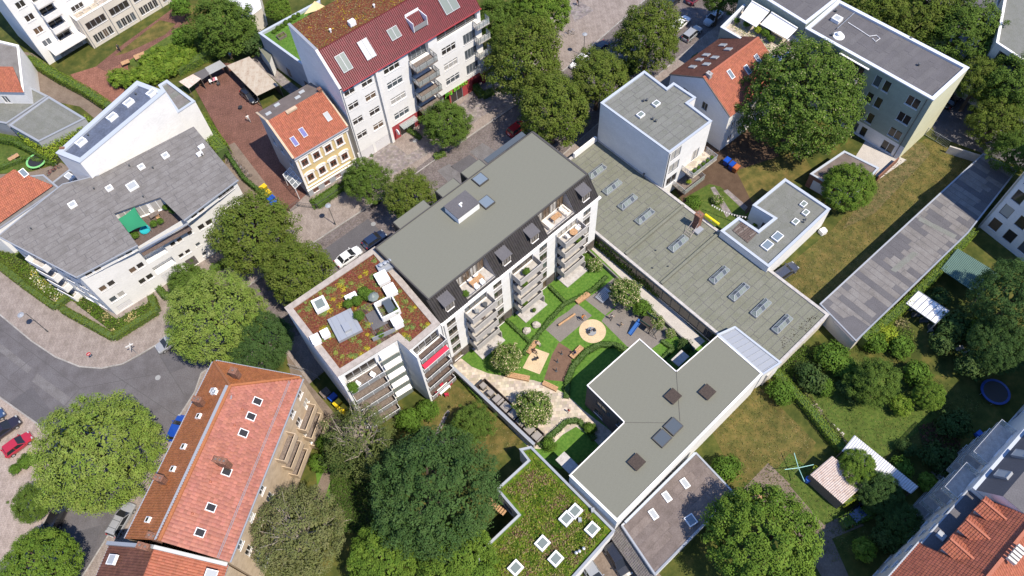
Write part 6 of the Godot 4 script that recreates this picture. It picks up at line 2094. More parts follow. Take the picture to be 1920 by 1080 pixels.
# ---------------------------------------------------------------- far left: houses and sheds at the top edge
func north_west_houses():
	# white block at the top left: tall part with balconies, lower wing with long window bands
	var A := Vector2(-83.34,-114.53)
	var hT := 15.0
	var th := thing("apartment_block","white apartment block with balconies and blank grey side wall at top left","building",v3(A))
	var xd: Vector2 = (Vector2(-74.53,-113.96) - Vector2(-80.21,-108.6)).normalized()
	var nd := Vector2(xd.y,-xd.x)
	var q := [A,A + xd * 13.0,A + xd * 13.0 + nd * 12.0,A + nd * 12.0]
	var ops := []
	for v in [3.4,6.2,9.0,11.8]:
		ops.append([2.0,v,1.6,1.3,"two"])
		ops.append([5.3,v - 0.6,2.6,2.2,"grey2",0.8])
		ops.append([10.0,v,2.4,1.3,"three"])
	ops.append([5.0,0.0,4.6,2.6,"",2.0])
	block(th,q,hT,M.render_white,M.felt_a,M.coping_blue,{0: ops})
	var x3 := v3(xd)
	var z3 := x3.cross(UP)
	for v in [2.6,5.4,8.2,11.0]: balcony(th,v3(A) + x3 * 5.3 + UP * v,x3,z3,3.0,1.3,"solid",M.concrete,M.render_white)
	# wing
	var w0 := A + xd * 8.0 - nd * 2.6
	var wq := [w0,w0 + xd * 32.0,w0 + xd * 32.0 + nd * 9.0,w0 + nd * 9.0]
	var wo := []
	for k in 6:
		for s in 4: wo.append([1.4 + k * 5.0 + s * 1.0,0.7,0.85,1.7,"grey2"])
		wo.append([2.9 + k * 5.0,3.7,4.0,1.5,"grey4"])
	block(th,wq,6.6,M.render_cream,M.pavers_beige,M.coping_white,{0: wo},0.5,0.3)
	for k in 7: pipe(th,[v3(w0 + xd * (0.3 + k * 5.0) - nd * 0.1),v3(w0 + xd * (0.3 + k * 5.0) - nd * 0.1,6.4)],0.06,M.zinc)
	var rail := Geo.new()
	rail.bar(v3(w0 + nd * 1.2 + xd * 0.5,7.5),v3(w0 + nd * 1.2 + xd * 31.0,7.5),0.06,0.06)
	for k in 20: rail.bar(v3(w0 + nd * 1.2 + xd * (0.5 + k * 1.6),6.2),v3(w0 + nd * 1.2 + xd * (0.5 + k * 1.6),7.5),0.05,0.05)
	part(rail,"roof_railing",M.white_metal,th)
	# loggia canopy over the garage entry
	var cn := Geo.new()
	cn.box(v3(A + xd * 5.2 - nd * 1.2,2.8),x3,UP,z3,7.5,0.3,2.6)
	part(cn,"canopy",M.coping_white,th)
	# small white house with orange roof at the left edge
	var hp := pts([-91.2,-102.68,-81.22,-101.49,-85.3,-113.3,-96.77,-117.9])
	var h2 := thing("cottage","white cottage with orange tiled roof at the left edge","building",v3(hp[1]))
	block(h2,hp,6.0,M.render_white,M.felt_warm_a,M.coping_white,{0: [[5.6,3.2,1.1,1.6,"two"],[7.6,1.0,1.0,1.0,"two"],[5.9,0.6,1.0,1.2,"two"]],1: []})
	var e0 := v3(hp[1],6.1)
	var U := v3((hp[0] - hp[1]).normalized())
	var inn := v3((hp[2] - hp[1]).normalized())
	tiles(h2,e0 - inn * 0.3,U,(inn + UP * 0.75).normalized(),[Vector2(0,0),Vector2(9,0),Vector2(9,4.5),Vector2(0,4.5)],M.tile_red,0.3,0.36,4)
	# two grey felt garages
	for s in [[pts([-84.13,-96.65,-78,-92.38,-71.11,-97.06,-78.8,-102.91]),"wide grey felt roofed garage with ivy at its foot",8],[pts([-94.05,-100.02,-84.7,-97.07,-79.03,-103.06,-90.59,-110.73]),"grey felt roofed garage at the left edge behind the wide one",9]]:
		var t := thing("garage",s[1],"garage",v3(s[0][0]))
		block(t,s[0],3.2,M.render_grey,M.felt_b,M.zinc,{},0.12,0.3)
		felt(t,inset(s[0],0.32),3.085,s[0][1] - s[0][0],1.0,3.6,[M.felt_b,M.felt_a],s[2])
	# ivy bank below the garage
	var iv := scatter_leaves(pts([-85.47,-98.22,-79.4,-94.13,-71.94,-98.98,-70.85,-98.25,-75.1,-90.78,-75.59,-89.07,-80.68,-93.05]),0.9,90.0,0.3,[Color(0.14,0.22,0.03),Color(0.2,0.28,0.03),Color(0.25,0.31,0.04)],8,1.5)
	var ib := Geo.new()
	ib.prism(inset(wind(pts([-85.47,-98.22,-79.4,-94.13,-71.94,-98.98,-70.85,-98.25,-75.1,-90.78,-75.59,-89.07,-80.68,-93.05])),0.4),0.0,1.4)
	setting(ib,"ivy_slope",M.soil_green)
	single(iv,"ivy_bank",M.leaf,"bright yellow-green ivy spilling below the wide grey garage roof","ivy",Vector3(-78.74,0,-94.79))
	# orange tiled house at the lower left edge
	var op := pts([-83.28,-73.14,-78.01,-71.71,-69.87,-79.67,-73.12,-82.62,-84.33,-81.98])
	var h3 := thing("cottage","low house with orange tiled hip roof beside the corner house","building",v3(op[1]))
	block(h3,op,6.0,M.render_white,M.felt_warm_a,M.zinc,{},0.1,0.2)
	var r0 := Vector3(-78.62,6.2,-72.13)
	var r1 := Vector3(-70.82,6.2,-80.07)
	var UU := (r1 - r0).normalized()
	var NN := -UU.cross(UP)
	tiles(h3,r0,UU,(NN + UP * 0.7).normalized(),[Vector2(-6,0),Vector2((r1 - r0).length(),0),Vector2((r1 - r0).length() - 2.5,5.2),Vector2(-6,5.2)],M.tile_red,0.3,0.36,14)
	roof_window(h3,Vector3(-74.43,8.4,-81.06),UU,(NN + UP * 0.7).normalized(),0.8,1.2)
	# low felt annexe between them with a white hatch
	var ap := pts([-73.31,-82.66,-70.65,-80.59,-67.46,-83.58,-70.93,-85.44])
	var h4 := thing("annexe","small dark felt roofed annexe with a white roof light","annexe",v3(ap[0]))
	block(h4,ap,3.6,M.render_grey,M.felt_dark_b,M.zinc,{},0.1,0.2)
	skylight(h4,Vector3(-70.43,3.5,-83.81),ap[1] - ap[0],1.6,1.0,0.4,M.white_metal,M.glass_milk)
	# white hall roof at the top
	var wp := pts([-48.87,-119.07,-46.24,-117.79,-43.18,-121.43,-44.96,-128.44,-51.08,-128.3])
	var h5 := thing("hall","white flat roofed hall at the top edge behind the trees","building",v3(wp[0]))
	block(h5,wp,4.0,M.render_cream,M.corrugated_white,M.coping_white,{},0.06,0.2)

# ---------------------------------------------------------------- house with the wine-red roof
func red_house():
	var A := Vector3(-23.7,16.6,-85.94)
	var B := Vector3(-2.13,16.6,-102.3)
	A.y = 0; B.y = 0
	var x := (B - A).normalized()
	var n := -x.cross(UP)
	var L := (B - A).length()
	var P = func(u,w,y): return pt(A,x,n,u,w,y)
	var th := thing("red_roofed_house","white house with wine red tiled roof, balconies and red ground floor","building",A)
	var ops := []
	# columns of windows over five floors
	for v in [14.6,11.6,8.3,5.0]:
		ops.append([1.45,v,1.9,1.35,"cross"])
		ops.append([4.65,v - 0.25,2.0,1.35,"cross"])
	for v in [14.3,11.1,7.7,4.2]:
		ops.append([9.3,v,3.0,1.45,"grid3"])
	for v in [11.3,8.0,4.7]:
		ops.append([20.2,v,2.9,1.5,"grid3"])
		ops.append([24.5,v - 0.4,2.6,2.0,"grey4"])
	ops.append([22.3,14.4,8.2,1.7,"grey4",0.6])
	for v in [13.4,10.3,7.1,4.0]: ops.append([14.5,v,3.9,2.4,"grey4",0.9])
	ops.append([1.2,0.1,3.0,2.2,"blank"])
	ops.append([4.7,0.1,3.0,2.3,"blank"])
	wall(th,P.call(0,0,0),P.call(6.5,0,0),16.4,M.render_white,ops.filter(func(o): return o[0] < 6.2))
	var rest := []
	for o in ops:
		if o[0] > 6.2:
			var k: Array = o.duplicate()
			k[0] -= 6.5; k[1] -= 3.3
			rest.append(k)
	wall(th,P.call(6.5,0,3.3),P.call(L,0,3.3),13.1,M.render_white,rest)
	# red ground floor, set back around the entrance
	wall(th,P.call(6.6,0.02,0),P.call(12.2,0.02,0),3.3,M.render_red,[[3.2,0.05,3.0,2.5,"grey2"]])
	wall(th,P.call(12.2,1.6,0),P.call(19,1.6,0),3.3,M.render_red,[[3.0,0.05,2.2,2.4,"grey2"]])
	wall(th,P.call(19,0.02,0),P.call(L,0.02,0),3.3,M.render_red,[[1.6,0.05,2.6,2.5,"grey2"],[6.3,0.05,2.4,2.4,"",1.2]])
	wall(th,P.call(12.2,0.02,0),P.call(12.2,1.6,0),3.3,M.render_red)
	wall(th,P.call(L,0,0),P.call(L,12,0),16.4,M.render_white)
	wall(th,P.call(L,12,0),P.call(0,12,0),19.5,M.render_white)
	# left gable: grey-white firewall standing above the roof
	var gb := Geo.new()
	var top := 20.9
	gb.quad(P.call(-0.02,12,0),P.call(-0.02,0,0),P.call(-0.02,0,16.6),P.call(-0.02,12,16.6))
	gb.quad(P.call(-0.02,12,16.6),P.call(-0.02,0,16.6),P.call(-0.02,4.4,top + 0.3),P.call(-0.02,12,top + 0.3))
	part(gb,"firewall",M.render_white,th)
	var gc := Geo.new()
	gc.bar(P.call(0.12,-0.1,16.75),P.call(0.12,4.4,top + 0.42),0.45,0.1)
	gc.bar(P.call(0.12,4.4,top + 0.42),P.call(0.12,12,top + 0.42),0.45,0.1)
	part(gc,"firewall_coping",M.zinc,th)
	# tiled slope
	var S: Vector3 = (n * 4.4 + UP * (top - 16.6)).normalized()
	var sl := sqrt(4.4 * 4.4 + (top - 16.6) * (top - 16.6))
	tiles(th,P.call(0.3,-0.3,16.4),x,S,[Vector2(0,0),Vector2(L - 0.3,0),Vector2(L - 0.3,sl + 0.4),Vector2(0,sl + 0.4)],M.tile_wine,0.32,0.38,2)
	var gt := Geo.new()
	gt.bar(P.call(0.3,-0.42,16.4),P.call(L,-0.42,16.4),0.14,0.14)
	part(gt,"gutter",M.render_red,th)
	# roof windows: pairs standing in the slope
	for q in [[2.7,1.6,2.6],[6.9,1.6,2.9],[12.0,1.7,1.7],[22.5,2.6,3.2]]:
		for s in [-1,1]:
			roof_window(th,P.call(q[0] + s * q[1] * 0.26,0,16.6) + S * 3.0,x,S,q[1] * 0.5,q[2],M.glass_mint if q[0] != 6.9 else M.zinc,M.zinc)
	# cut-in balcony in the slope
	var cb := Geo.new()
	cb.box(P.call(16.2,1.9,18.0),x,UP,n,2.6,0.1,1.8)
	for s in [-1,1]: cb.box(P.call(16.2 + s * 1.3,1.9,18.8),x,UP,n,0.1,1.7,2.2)
	cb.box(P.call(16.2,2.9,19.0),x,UP,n,2.6,2.0,0.1)
	var co := part(cb,"roof_balcony",M.white_metal,th)
	var cr := Geo.new()
	cr.box(P.call(16.2,0.85,18.5),x,UP,n,2.5,0.9,0.04)
	part(cr,"railing",M.panel_grey,co)
	# flat top with sedum
	var tp := []
	for q in [[0.35,4.6],[L,4.6],[L,12.0],[0.35,12.0]]:
		var w3: Vector3 = P.call(q[0],q[1],0)
		tp.append(Vector2(w3.x,w3.z))
	var tg := Geo.new()
	tg.prism(tp,top - 0.2,top)
	part(tg,"roof",M.sedum_base,th)
	part(scatter_leaves(tp,top,14.0,0.25,[Color(0.2,0.11,0.08),Color(0.19,0.16,0.07),Color(0.25,0.2,0.1),Color(0.15,0.16,0.055),Color(0.4,0.3,0.03)],9,0.12),"sedum_planting",M.leaf_dull,th,"stuff")
	var sv := Geo.new()
	sv.box(P.call(7.3,5.6,top + 0.4),x,UP,n,1.0,0.8,0.8)
	part(sv,"roof_vent",M.white_metal,th)
	for u in [4.0,12.0]: vent(th,P.call(u,6.5,top),0.5,0.12,M.white_metal)
	# front balconies, glass railings, and the corner stack at the right end
	for v in [13.3,10.2,7.0,3.9]: balcony(th,P.call(14.5,-0.02,v),x,-n,4.2,2.0,"glass",M.wood_grey,M.steel_dark,1.1)
	for v in [13.6,10.6,7.4,4.2]: balcony(th,P.call(L - 0.4,-0.02,v),x,-n,2.6,1.2,"glass",M.concrete,M.steel_dark,1.1)
	for s in [[14.3,11.7,Color(0.7,0.62,0.5),"cream"],[14.6,8.7,Color(0.3,0.28,0.4),"violet"]]:
		var aw := Geo.new()
		aw.col = s[2]
		aw.box(P.call(s[0] + 0.3,-0.7,s[1] + 0.7),x,(UP - n * 0.5).normalized(),(-n - UP * 0.5).normalized(),2.2,0.05,1.2)
		part(aw,"awning",M.cloth,th)
	# bay shaft between the window columns
	var sh := Geo.new()
	sh.box(P.call(6.5,-0.15,8.2),x,UP,n,0.5,16.2,0.3)
	part(sh,"pilaster",M.render_white,th)
	for u in [0.2,6.1]: pipe(th,[P.call(u,-0.1,0.2),P.call(u,-0.1,16.3)],0.06,M.zinc)
	# green shop lettering above the right-hand door and a round sign by the entrance
	var tm := TextMesh.new()
	tm.text = "Jing BISTRO"
	tm.font = SystemFont.new()
	tm.font.font_names = PackedStringArray(["Droid Sans"])
	tm.font_size = 40
	tm.pixel_size = 0.024
	tm.depth = 0.08
	var tn := inst(tm,"lettering",M.sign_green,th,Transform3D(Basis(x,UP,-n),P.call(20.6,-0.12,3.0) - A))
	var so := Geo.new()
	so.lathe(Vector3.ZERO,[Vector2(0,-0.06),Vector2(0.55,-0.06),Vector2(0.55,0.06),Vector2(0,0.06)],18)
	inst(so.mesh(),"round_sign",M.white_metal,th,Transform3D(Basis(-n,x,-UP).orthonormalized(),P.call(7.4,-0.75,2.4) - A))
	var cnp := Geo.new()
	cnp.box(P.call(9.9,-0.7,2.9),x,UP,n,3.2,0.06,1.4)
	part(cnp,"glass_canopy",M.glass_thin,th)
	# garden wing behind with grass on its roof
	var gp := pts([-41.6,-111.03,-28.18,-97.26,-26.39,-100.6,-31.73,-111.7,-31.26,-118.73])
	var t2 := thing("garden_wing","grey low wing with lawn and raised bed on its roof","building",v3(gp[0]))
	block(t2,gp,7.0,M.render_grey,M.grass_new,M.coping_blue,{0: [[6,0.2,1.1,2.2,"door"],[11,0.2,1.1,2.2,"door"]]},0.5,0.35)
	part(scatter_leaves(inset(gp,0.5),6.5,10.0,0.2,[Color(0.1,0.2,0.03),Color(0.14,0.22,0.05)],19,0.2),"roof_grass",M.leaf,t2,"stuff")
	var bd := Geo.new()
	for s in [-1,1]:
		bd.box(Vector3(-37.54,6.7,-110.16) + x * s * 0.75 + UP * 0.05,x,UP,n,0.08,0.5,1.0)
		bd.box(Vector3(-37.54,6.7,-110.16) + n * s * 0.5 + UP * 0.05,x,UP,n,1.5,0.5,0.08)
	var bt := single(bd,"raised_bed",M.wood_grey,"wooden raised bed on the lawn roof of the grey wing","raised bed",Vector3(-37.62,6.5,-110.39))
	var so2 := single(scatter_leaves([Vector2(-0.65,-0.42) + Vector2(-37.54,-110.16),Vector2(0.65,-0.42) + Vector2(-37.54,-110.16),Vector2(0.65,0.42) + Vector2(-37.54,-110.16),Vector2(-0.65,0.42) + Vector2(-37.54,-110.16)],6.75,70.0,0.18,[Color(0.12,0.2,0.04),Color(0.2,0.2,0.06)],3,0.4),"vegetables",M.leaf,"leafy vegetables growing in the wooden raised bed","plant",Vector3(-37.54,6.7,-110.16))
	for k in 7: pot_plant(Vector3(-38.94,6.5,-111.34).lerp(Vector3(-35.01,6.5,-115.41),k / 6.0),0.45 + 0.1 * (k % 2),"low flowering bush at the lawn roof's far parapet, %s from the left" % ["first","second","third","fourth","fifth","sixth","seventh"][k],"bush",false)
	var sail := thing("shade_sail","sand coloured shade sail at the far end of the lawn roof","shade sail",Vector3(-32.06,6.6,-117.57))
	var sg := Geo.new()
	sg.col = Color(0.62,0.47,0.26)
	var s0 := Vector3(-33.31,8.6,-113.15) - sail.position
	var s1 := Vector3(-29.19,8.8,-114.3) - sail.position
	var s2 := Vector3(-31.32,9.6,-115.22) - sail.position
	var mid := (s0 + s1 + s2) / 3.0 - UP * 0.3
	sg.tri(s0,s1,mid); sg.tri(s1,s2,mid); sg.tri(s2,s0,mid)
	inst(sg.mesh(),"canvas",M.cloth,sail,Transform3D.IDENTITY)
	var sp := Geo.new()
	for s in [s0,s1,s2]: sp.tube([Vector3(s.x,0,s.z),s],[0.04,0.03],5)
	inst(sp.mesh(),"poles",M.steel,sail,Transform3D.IDENTITY)
	# little grey hut against the wing
	var hp := pts([-43.26,-112.24,-40.43,-107.33,-40.26,-110.43,-42.66,-113.02])
	var t3 := thing("hut","narrow grey hut with mossy roof against the grey wing","hut",v3(hp[0]))
	block(t3,hp,3.4,M.render_white,M.felt_green_a,M.felt_green_b,{},0.05,0.1)

# ---------------------------------------------------------------- yellow house
func yellow_house():
	var A := Vector3(-31.92,9.9,-79.26)
	var B := Vector3(-24.13,9.9,-84.94)
	A.y = 0; B.y = 0
	var x := (B - A).normalized()
	var n := -x.cross(UP)
	var L := (B - A).length()
	var P = func(u,w,y): return pt(A,x,n,u,w,y)
	var th := thing("yellow_house","small yellow stucco house with white trim and orange tiled roof","building",A)
	var ops := []
	for v in [6.9,3.3]:
		for k in 4: ops.append([1.35 + k * 2.15,v - 1.6,1.05,1.5,"brown"])
	wall(th,P.call(0,0,1.6),P.call(L,0,1.6),7.6,M.render_yellow,ops)
	var bops := []
	for k in 4: bops.append([1.35 + k * 2.15,0.45,1.0,0.8,"brown"])
	wall(th,P.call(0,-0.08,0),P.call(L,-0.08,0),1.55,M.render_grey,bops)
	var bands := Geo.new()
	for y in [1.62,2.3]: bands.box(P.call(L * 0.5,-0.1,y),x,UP,n,L + 0.1,0.16,0.22)
	bands.box(P.call(L * 0.5,-0.12,9.35),x,UP,n,L + 0.2,0.5,0.3)
	for s in [0.15,L - 0.15]: bands.box(P.call(s,-0.04,5.4),x,UP,n,0.4,7.6,0.1)
	part(bands,"cornice",M.coping_white,th)
	for v in [6.9,3.3]:
		for k in 4:
			var u := 1.35 + k * 2.15
			var g := Geo.new()
			for s in [-1,1]: g.box(P.call(u + s * 0.66,-0.05,v + 0.75),x,UP,n,0.26,1.7,0.12)
			g.box(P.call(u,-0.07,v - 0.14),x,UP,n,1.7,0.22,0.18)
			g.box(P.call(u,-0.07,v + 1.72),x,UP,n,1.7,0.24,0.16)
			if v < 5:
				for q in 7:
					var a := PI * (q + 0.5) / 7
					g.box(P.call(u + cos(a) * 0.85,-0.1,v + 1.82 + sin(a) * 0.35),(x * -sin(a) + UP * cos(a) * 0.5).normalized(),(UP * sin(a) + x * cos(a)).normalized(),n,0.42,0.12,0.2)
			part(g,"window_surround",M.coping_white,th)
	# side wall in shade, back, right
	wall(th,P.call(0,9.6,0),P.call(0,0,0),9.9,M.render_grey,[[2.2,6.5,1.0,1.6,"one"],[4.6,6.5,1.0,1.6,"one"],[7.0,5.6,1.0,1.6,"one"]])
	wall(th,P.call(L,0,0),P.call(L,9.6,0),9.9,M.render_cream)
	wall(th,P.call(L,9.6,0),P.call(0,9.6,0),11.8,M.render_cream)
	var gb := Geo.new()
	for u in [0.0,L]:
		gb.tri(P.call(u,0,9.9),P.call(u,9.6,11.8),P.call(u,9.6,9.9))
		gb.tri(P.call(u,0,9.9),P.call(u,5.7,13.2),P.call(u,9.6,11.8))
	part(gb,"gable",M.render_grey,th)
	var S: Vector3 = (n * 5.7 + UP * 3.3).normalized()
	tiles(th,P.call(-0.1,-0.35,9.85),x,S,[Vector2(0,0),Vector2(L + 0.2,0),Vector2(L + 0.2,6.9),Vector2(0,6.9)],M.tile_red,0.28,0.33,7)
	var fl := Geo.new()
	fl.quad(P.call(-0.1,5.6,13.28),P.call(L + 0.1,5.6,13.28),P.call(L + 0.1,9.7,11.9),P.call(-0.1,9.7,11.9))
	part(fl,"roof",M.felt_brown,th)
	var cp := Geo.new()
	cp.bar(P.call(-0.12,-0.3,10.0),P.call(-0.12,5.7,13.45),0.35,0.14)
	cp.bar(P.call(-0.12,5.7,13.4),P.call(-0.12,9.7,12.0),0.3,0.14)
	cp.bar(P.call(L + 0.1,-0.3,10.0),P.call(L + 0.1,5.7,13.4),0.25,0.14)
	part(cp,"verge",M.render_tan,th)
	var gt := Geo.new()
	gt.bar(P.call(-0.1,-0.45,9.85),P.call(L + 0.1,-0.45,9.85),0.16,0.14)
	part(gt,"gutter",M.zinc,th)
	for q in [[1.5,1.9],[3.4,2.4]]: roof_window(th,P.call(q[0],0,9.9) + S * q[1],x,S,0.7,1.5,M.glass_violet,M.zinc)
	roof_window(th,P.call(8.0,0,9.9) + S * 2.6,x,S,0.75,1.4,M.glass_milk,M.zinc)
	var ds := Geo.new()
	ds.box(P.call(3.9,5.2,13.3),x,UP,n,1.8,0.3,0.6)
	part(ds,"roof_hatch",M.render_tan,th)
	for q in [[1.0,7.5,12.7],[3.0,8.5,12.4],[6.2,7.4,12.7],[7.4,8.3,12.4]]:
		var k := Geo.new()
		k.box(P.call(q[0],q[1],q[2]),x,UP,n,0.9,0.16,0.6)
		part(k,"skylight",M.glass_milk,th)
	chimney(th,P.call(L - 0.3,5.6,12.8),Vector2(x.x,x.z),0.5,0.5,1.0,M.brick)
	for u in [-0.08,L - 0.05]: pipe(th,[P.call(u,-0.14,0.1),P.call(u,-0.14,9.7)],0.06,M.steel_dark)
	# glazed porch on the shaded side
	var gl := Geo.new()
	var pa: Vector3 = P.call(-1.6,1.0,3.0)
	for k in 5: gl.bar(P.call(-0.05,0.6 + k * 0.95,3.5),P.call(-1.6,0.6 + k * 0.95,2.9),0.07,0.07)
	for k in 3: gl.bar(P.call(-0.05 - 0.77 * k,0.6,3.5 - 0.3 * k),P.call(-0.05 - 0.77 * k,4.4,3.5 - 0.3 * k),0.07,0.07)
	for k in 2: gl.bar(P.call(-1.55,0.65 + 3.7 * k,0.1),P.call(-1.55,0.65 + 3.7 * k,2.9),0.09,0.09)
	var po := part(gl,"porch",M.white_metal,th)
	for k in 4:
		var gg := Geo.new()
		gg.quad(P.call(-1.6,0.65 + k * 0.95,2.9),P.call(-0.05,0.65 + k * 0.95,3.5),P.call(-0.05,1.5 + k * 0.95,3.5),P.call(-1.6,1.5 + k * 0.95,2.9))
		part(gg,"pane",M.glass_thin,po)

# ---------------------------------------------------------------- long grey-green workshop roof
func workshop():
	var h := 3.2
	var P1 := Vector2(44.19,-49.61)
	var P2 := Vector2(15.53,-84.95)
	var d := (P1 - P2).normalized()
	var nn := Vector2(-d.y,d.x)
	if nn.dot(Vector2(12.56,-66.86) - P2) < 0: nn = -nn
	var W := nn * nn.dot(Vector2(12.56,-66.86) - P2)
	var poly := wind([P2 + W,P1 + W,P1,P2])
	var th := thing("workshop","long low workshop with grey-green felt roof and rows of glass lanterns","workshop",v3(P2 + W))
	block(th,poly,h,M.render_cream,M.felt_dark_b,M.concrete,{},0.18,0.35)
	felt(th,inset(poly,0.37),h - 0.175,W,1.0,2.6,[M.felt_green_a,M.felt_green_b],33)
	# glazing along the path side
	var a := v3(P2 + W)
	var L := (P1 - P2).length()
	var x := v3(d)
	var z := v3(nn)
	var gz := Geo.new()
	for k in 22: gz.box(a + x * (3.0 + k * 1.7) + z * 0.05 + UP * 1.6,x,UP,z,0.12,2.4,0.1)
	gz.box(a + x * 20.5 + z * 0.05 + UP * 2.8,x,UP,z,38,0.14,0.1)
	var gw := part(gz,"glazing_bars",M.steel_dark,th)
	var gp := Geo.new()
	gp.box(a + x * 20.5 + z * 0.02 + UP * 1.6,x,UP,z,37.5,2.3,0.04)
	part(gp,"pane",M.glass_dark,gw)
	# two raised ribs across the roof
	for t in pts([27.14,-70.06,31.59,-64.59]):
		var u = (t - P2).dot(d)
		var g := Geo.new()
		g.bar(v3(P2 + d * u + nn * 0.3,h + 0.05),v3(P2 + d * u + nn * 13.2,h + 0.05),0.4,0.3)
		part(g,"roof_rib",M.felt_green_b,th)
	# lanterns
	var lp := pts([14.69,-77.81,16.75,-74.53,18.76,-71.44,20.97,-68.5,25.21,-63.14,30.18,-57.22,32.42,-54.16,34.92,-51.34,37.29,-48.59])
	for i in lp.size():
		var c := v3(lp[i],h - 0.15)
		var g := Geo.new()
		var ll := 3.4
		var ww := 1.05
		for s in [-1,1]:
			g.box(c + x * s * ww * 0.5 + UP * 0.2,x,UP,z,0.1,0.4,ll)
			g.box(c + z * s * ll * 0.5 + UP * 0.2,x,UP,z,ww,0.4,0.1)
		g.bar(c + z * ll * 0.36 + UP * 0.85,c - z * ll * 0.36 + UP * 0.85,0.07,0.07)
		for k in 6:
			var q := -ll * 0.5 + ll * k / 5.0
			var rq := clampf(q,-ll * 0.36,ll * 0.36)
			for s in [-1,1]: g.bar(c + x * s * ww * 0.5 + z * q + UP * 0.4,c + z * rq + UP * 0.85,0.05,0.05)
		var o := part(g,"roof_lantern",M.zinc,th)
		for k in 5:
			for s in [-1,1]:
				var q0 := -ll * 0.5 + ll * k / 5.0
				var q1 := q0 + ll / 5.0
				var pg := Geo.new()
				pg.quad(c + x * s * ww * 0.5 + z * q0 + UP * 0.4,c + x * s * ww * 0.5 + z * q1 + UP * 0.4,c + z * clampf(q1,-ll * 0.36,ll * 0.36) + UP * 0.84,c + z * clampf(q0,-ll * 0.36,ll * 0.36) + UP * 0.84)
				part(pg,"pane",M.glass_mint if (i + k) % 3 else M.glass_blue,o)
		for s in [-1,1]:
			var pe := Geo.new()
			pe.tri(c + z * s * ll * 0.5 - x * ww * 0.5 + UP * 0.4,c + z * s * ll * 0.5 + x * ww * 0.5 + UP * 0.4,c + z * s * ll * 0.36 + UP * 0.84)
			part(pe,"pane",M.glass_mint,o)
	# chimney stack of brick with its stay, hatch, pipe
	chimney(th,Vector3(28.41,3.2,-66.13),d,0.95,0.95,3.0,M.brick)
	var st := Geo.new()
	for s in [-1,1]:
		st.bar(Vector3(28.41,3.2,-66.13) + UP * 2.0 + x * 0.4 * s,Vector3(26.78,3.1,-64.57) + x * 0.6 * s,0.05,0.05)
	for k in 4: st.bar(Vector3(26.78,3.1,-64.57).lerp(Vector3(27.82,5.2,-64.77),0.2 * k + 0.1) - x * 0.5,Vector3(26.78,3.1,-64.57).lerp(Vector3(27.82,5.2,-64.77),0.2 * k + 0.1) + x * 0.5,0.04,0.04)
	part(st,"chimney_stay",M.corrugated_rust,th)
	var hg := Geo.new()
	hg.box(Vector3(28.58,3.1,-65.21) + UP * 0.25,x,UP,z,0.9,0.4,1.4)
	part(hg,"roof_hatch",M.zinc,th)
	vent(th,Vector3(21.87,3.1,-76.14),0.9,0.12)
	for q in [Vector3(21.76,3.1,-62.29),Vector3(20.83,3.1,-59.26),Vector3(23.12,3.1,-59.36)]: vent(th,q,0.2,0.07)
	# dead leaves and moss lying in the corner of the roof
	part(scatter_leaves(pts([36.36,-46.01,37.88,-47.39,39.83,-48.67,41.98,-49.78,42.67,-49.56,41.15,-47.98,38.39,-45.86,36.65,-44.76]),h - 0.16,12.0,0.25,[Color(0.05,0.045,0.035),Color(0.09,0.07,0.05),Color(0.07,0.08,0.04)],3,0.06),"dead_leaves",M.leaf_dull,th,"stuff")
	# low white parapet at the street end
	var pp := Geo.new()
	pp.bar(Vector3(11.36,3.7,-81.04),Vector3(15.25,3.7,-84.3),0.4,1.0)
	part(pp,"parapet",M.coping_white,th)
	# narrow metal roof between workshop and low house
	var mp := pts([27.66,-47.03,32.45,-40.61,35.31,-42.19,30.29,-48.07])
	var t2 := thing("link_building","narrow link building with standing seam metal roof beside the workshop","building",v3(mp[0]))
	block(t2,mp,4.6,M.render_white,M.zinc,M.coping_blue,{},0.12,0.2)
	var dd: Vector2 = (mp[1] - mp[0])
	for k in 9:
		var g := Geo.new()
		var f := (k + 0.5) / 9.0
		g.bar(v3(mp[0].lerp(mp[1],f),4.52),v3(mp[3].lerp(mp[2],f),4.52),0.04,0.07)
		part(g,"standing_seam",M.zinc,t2)

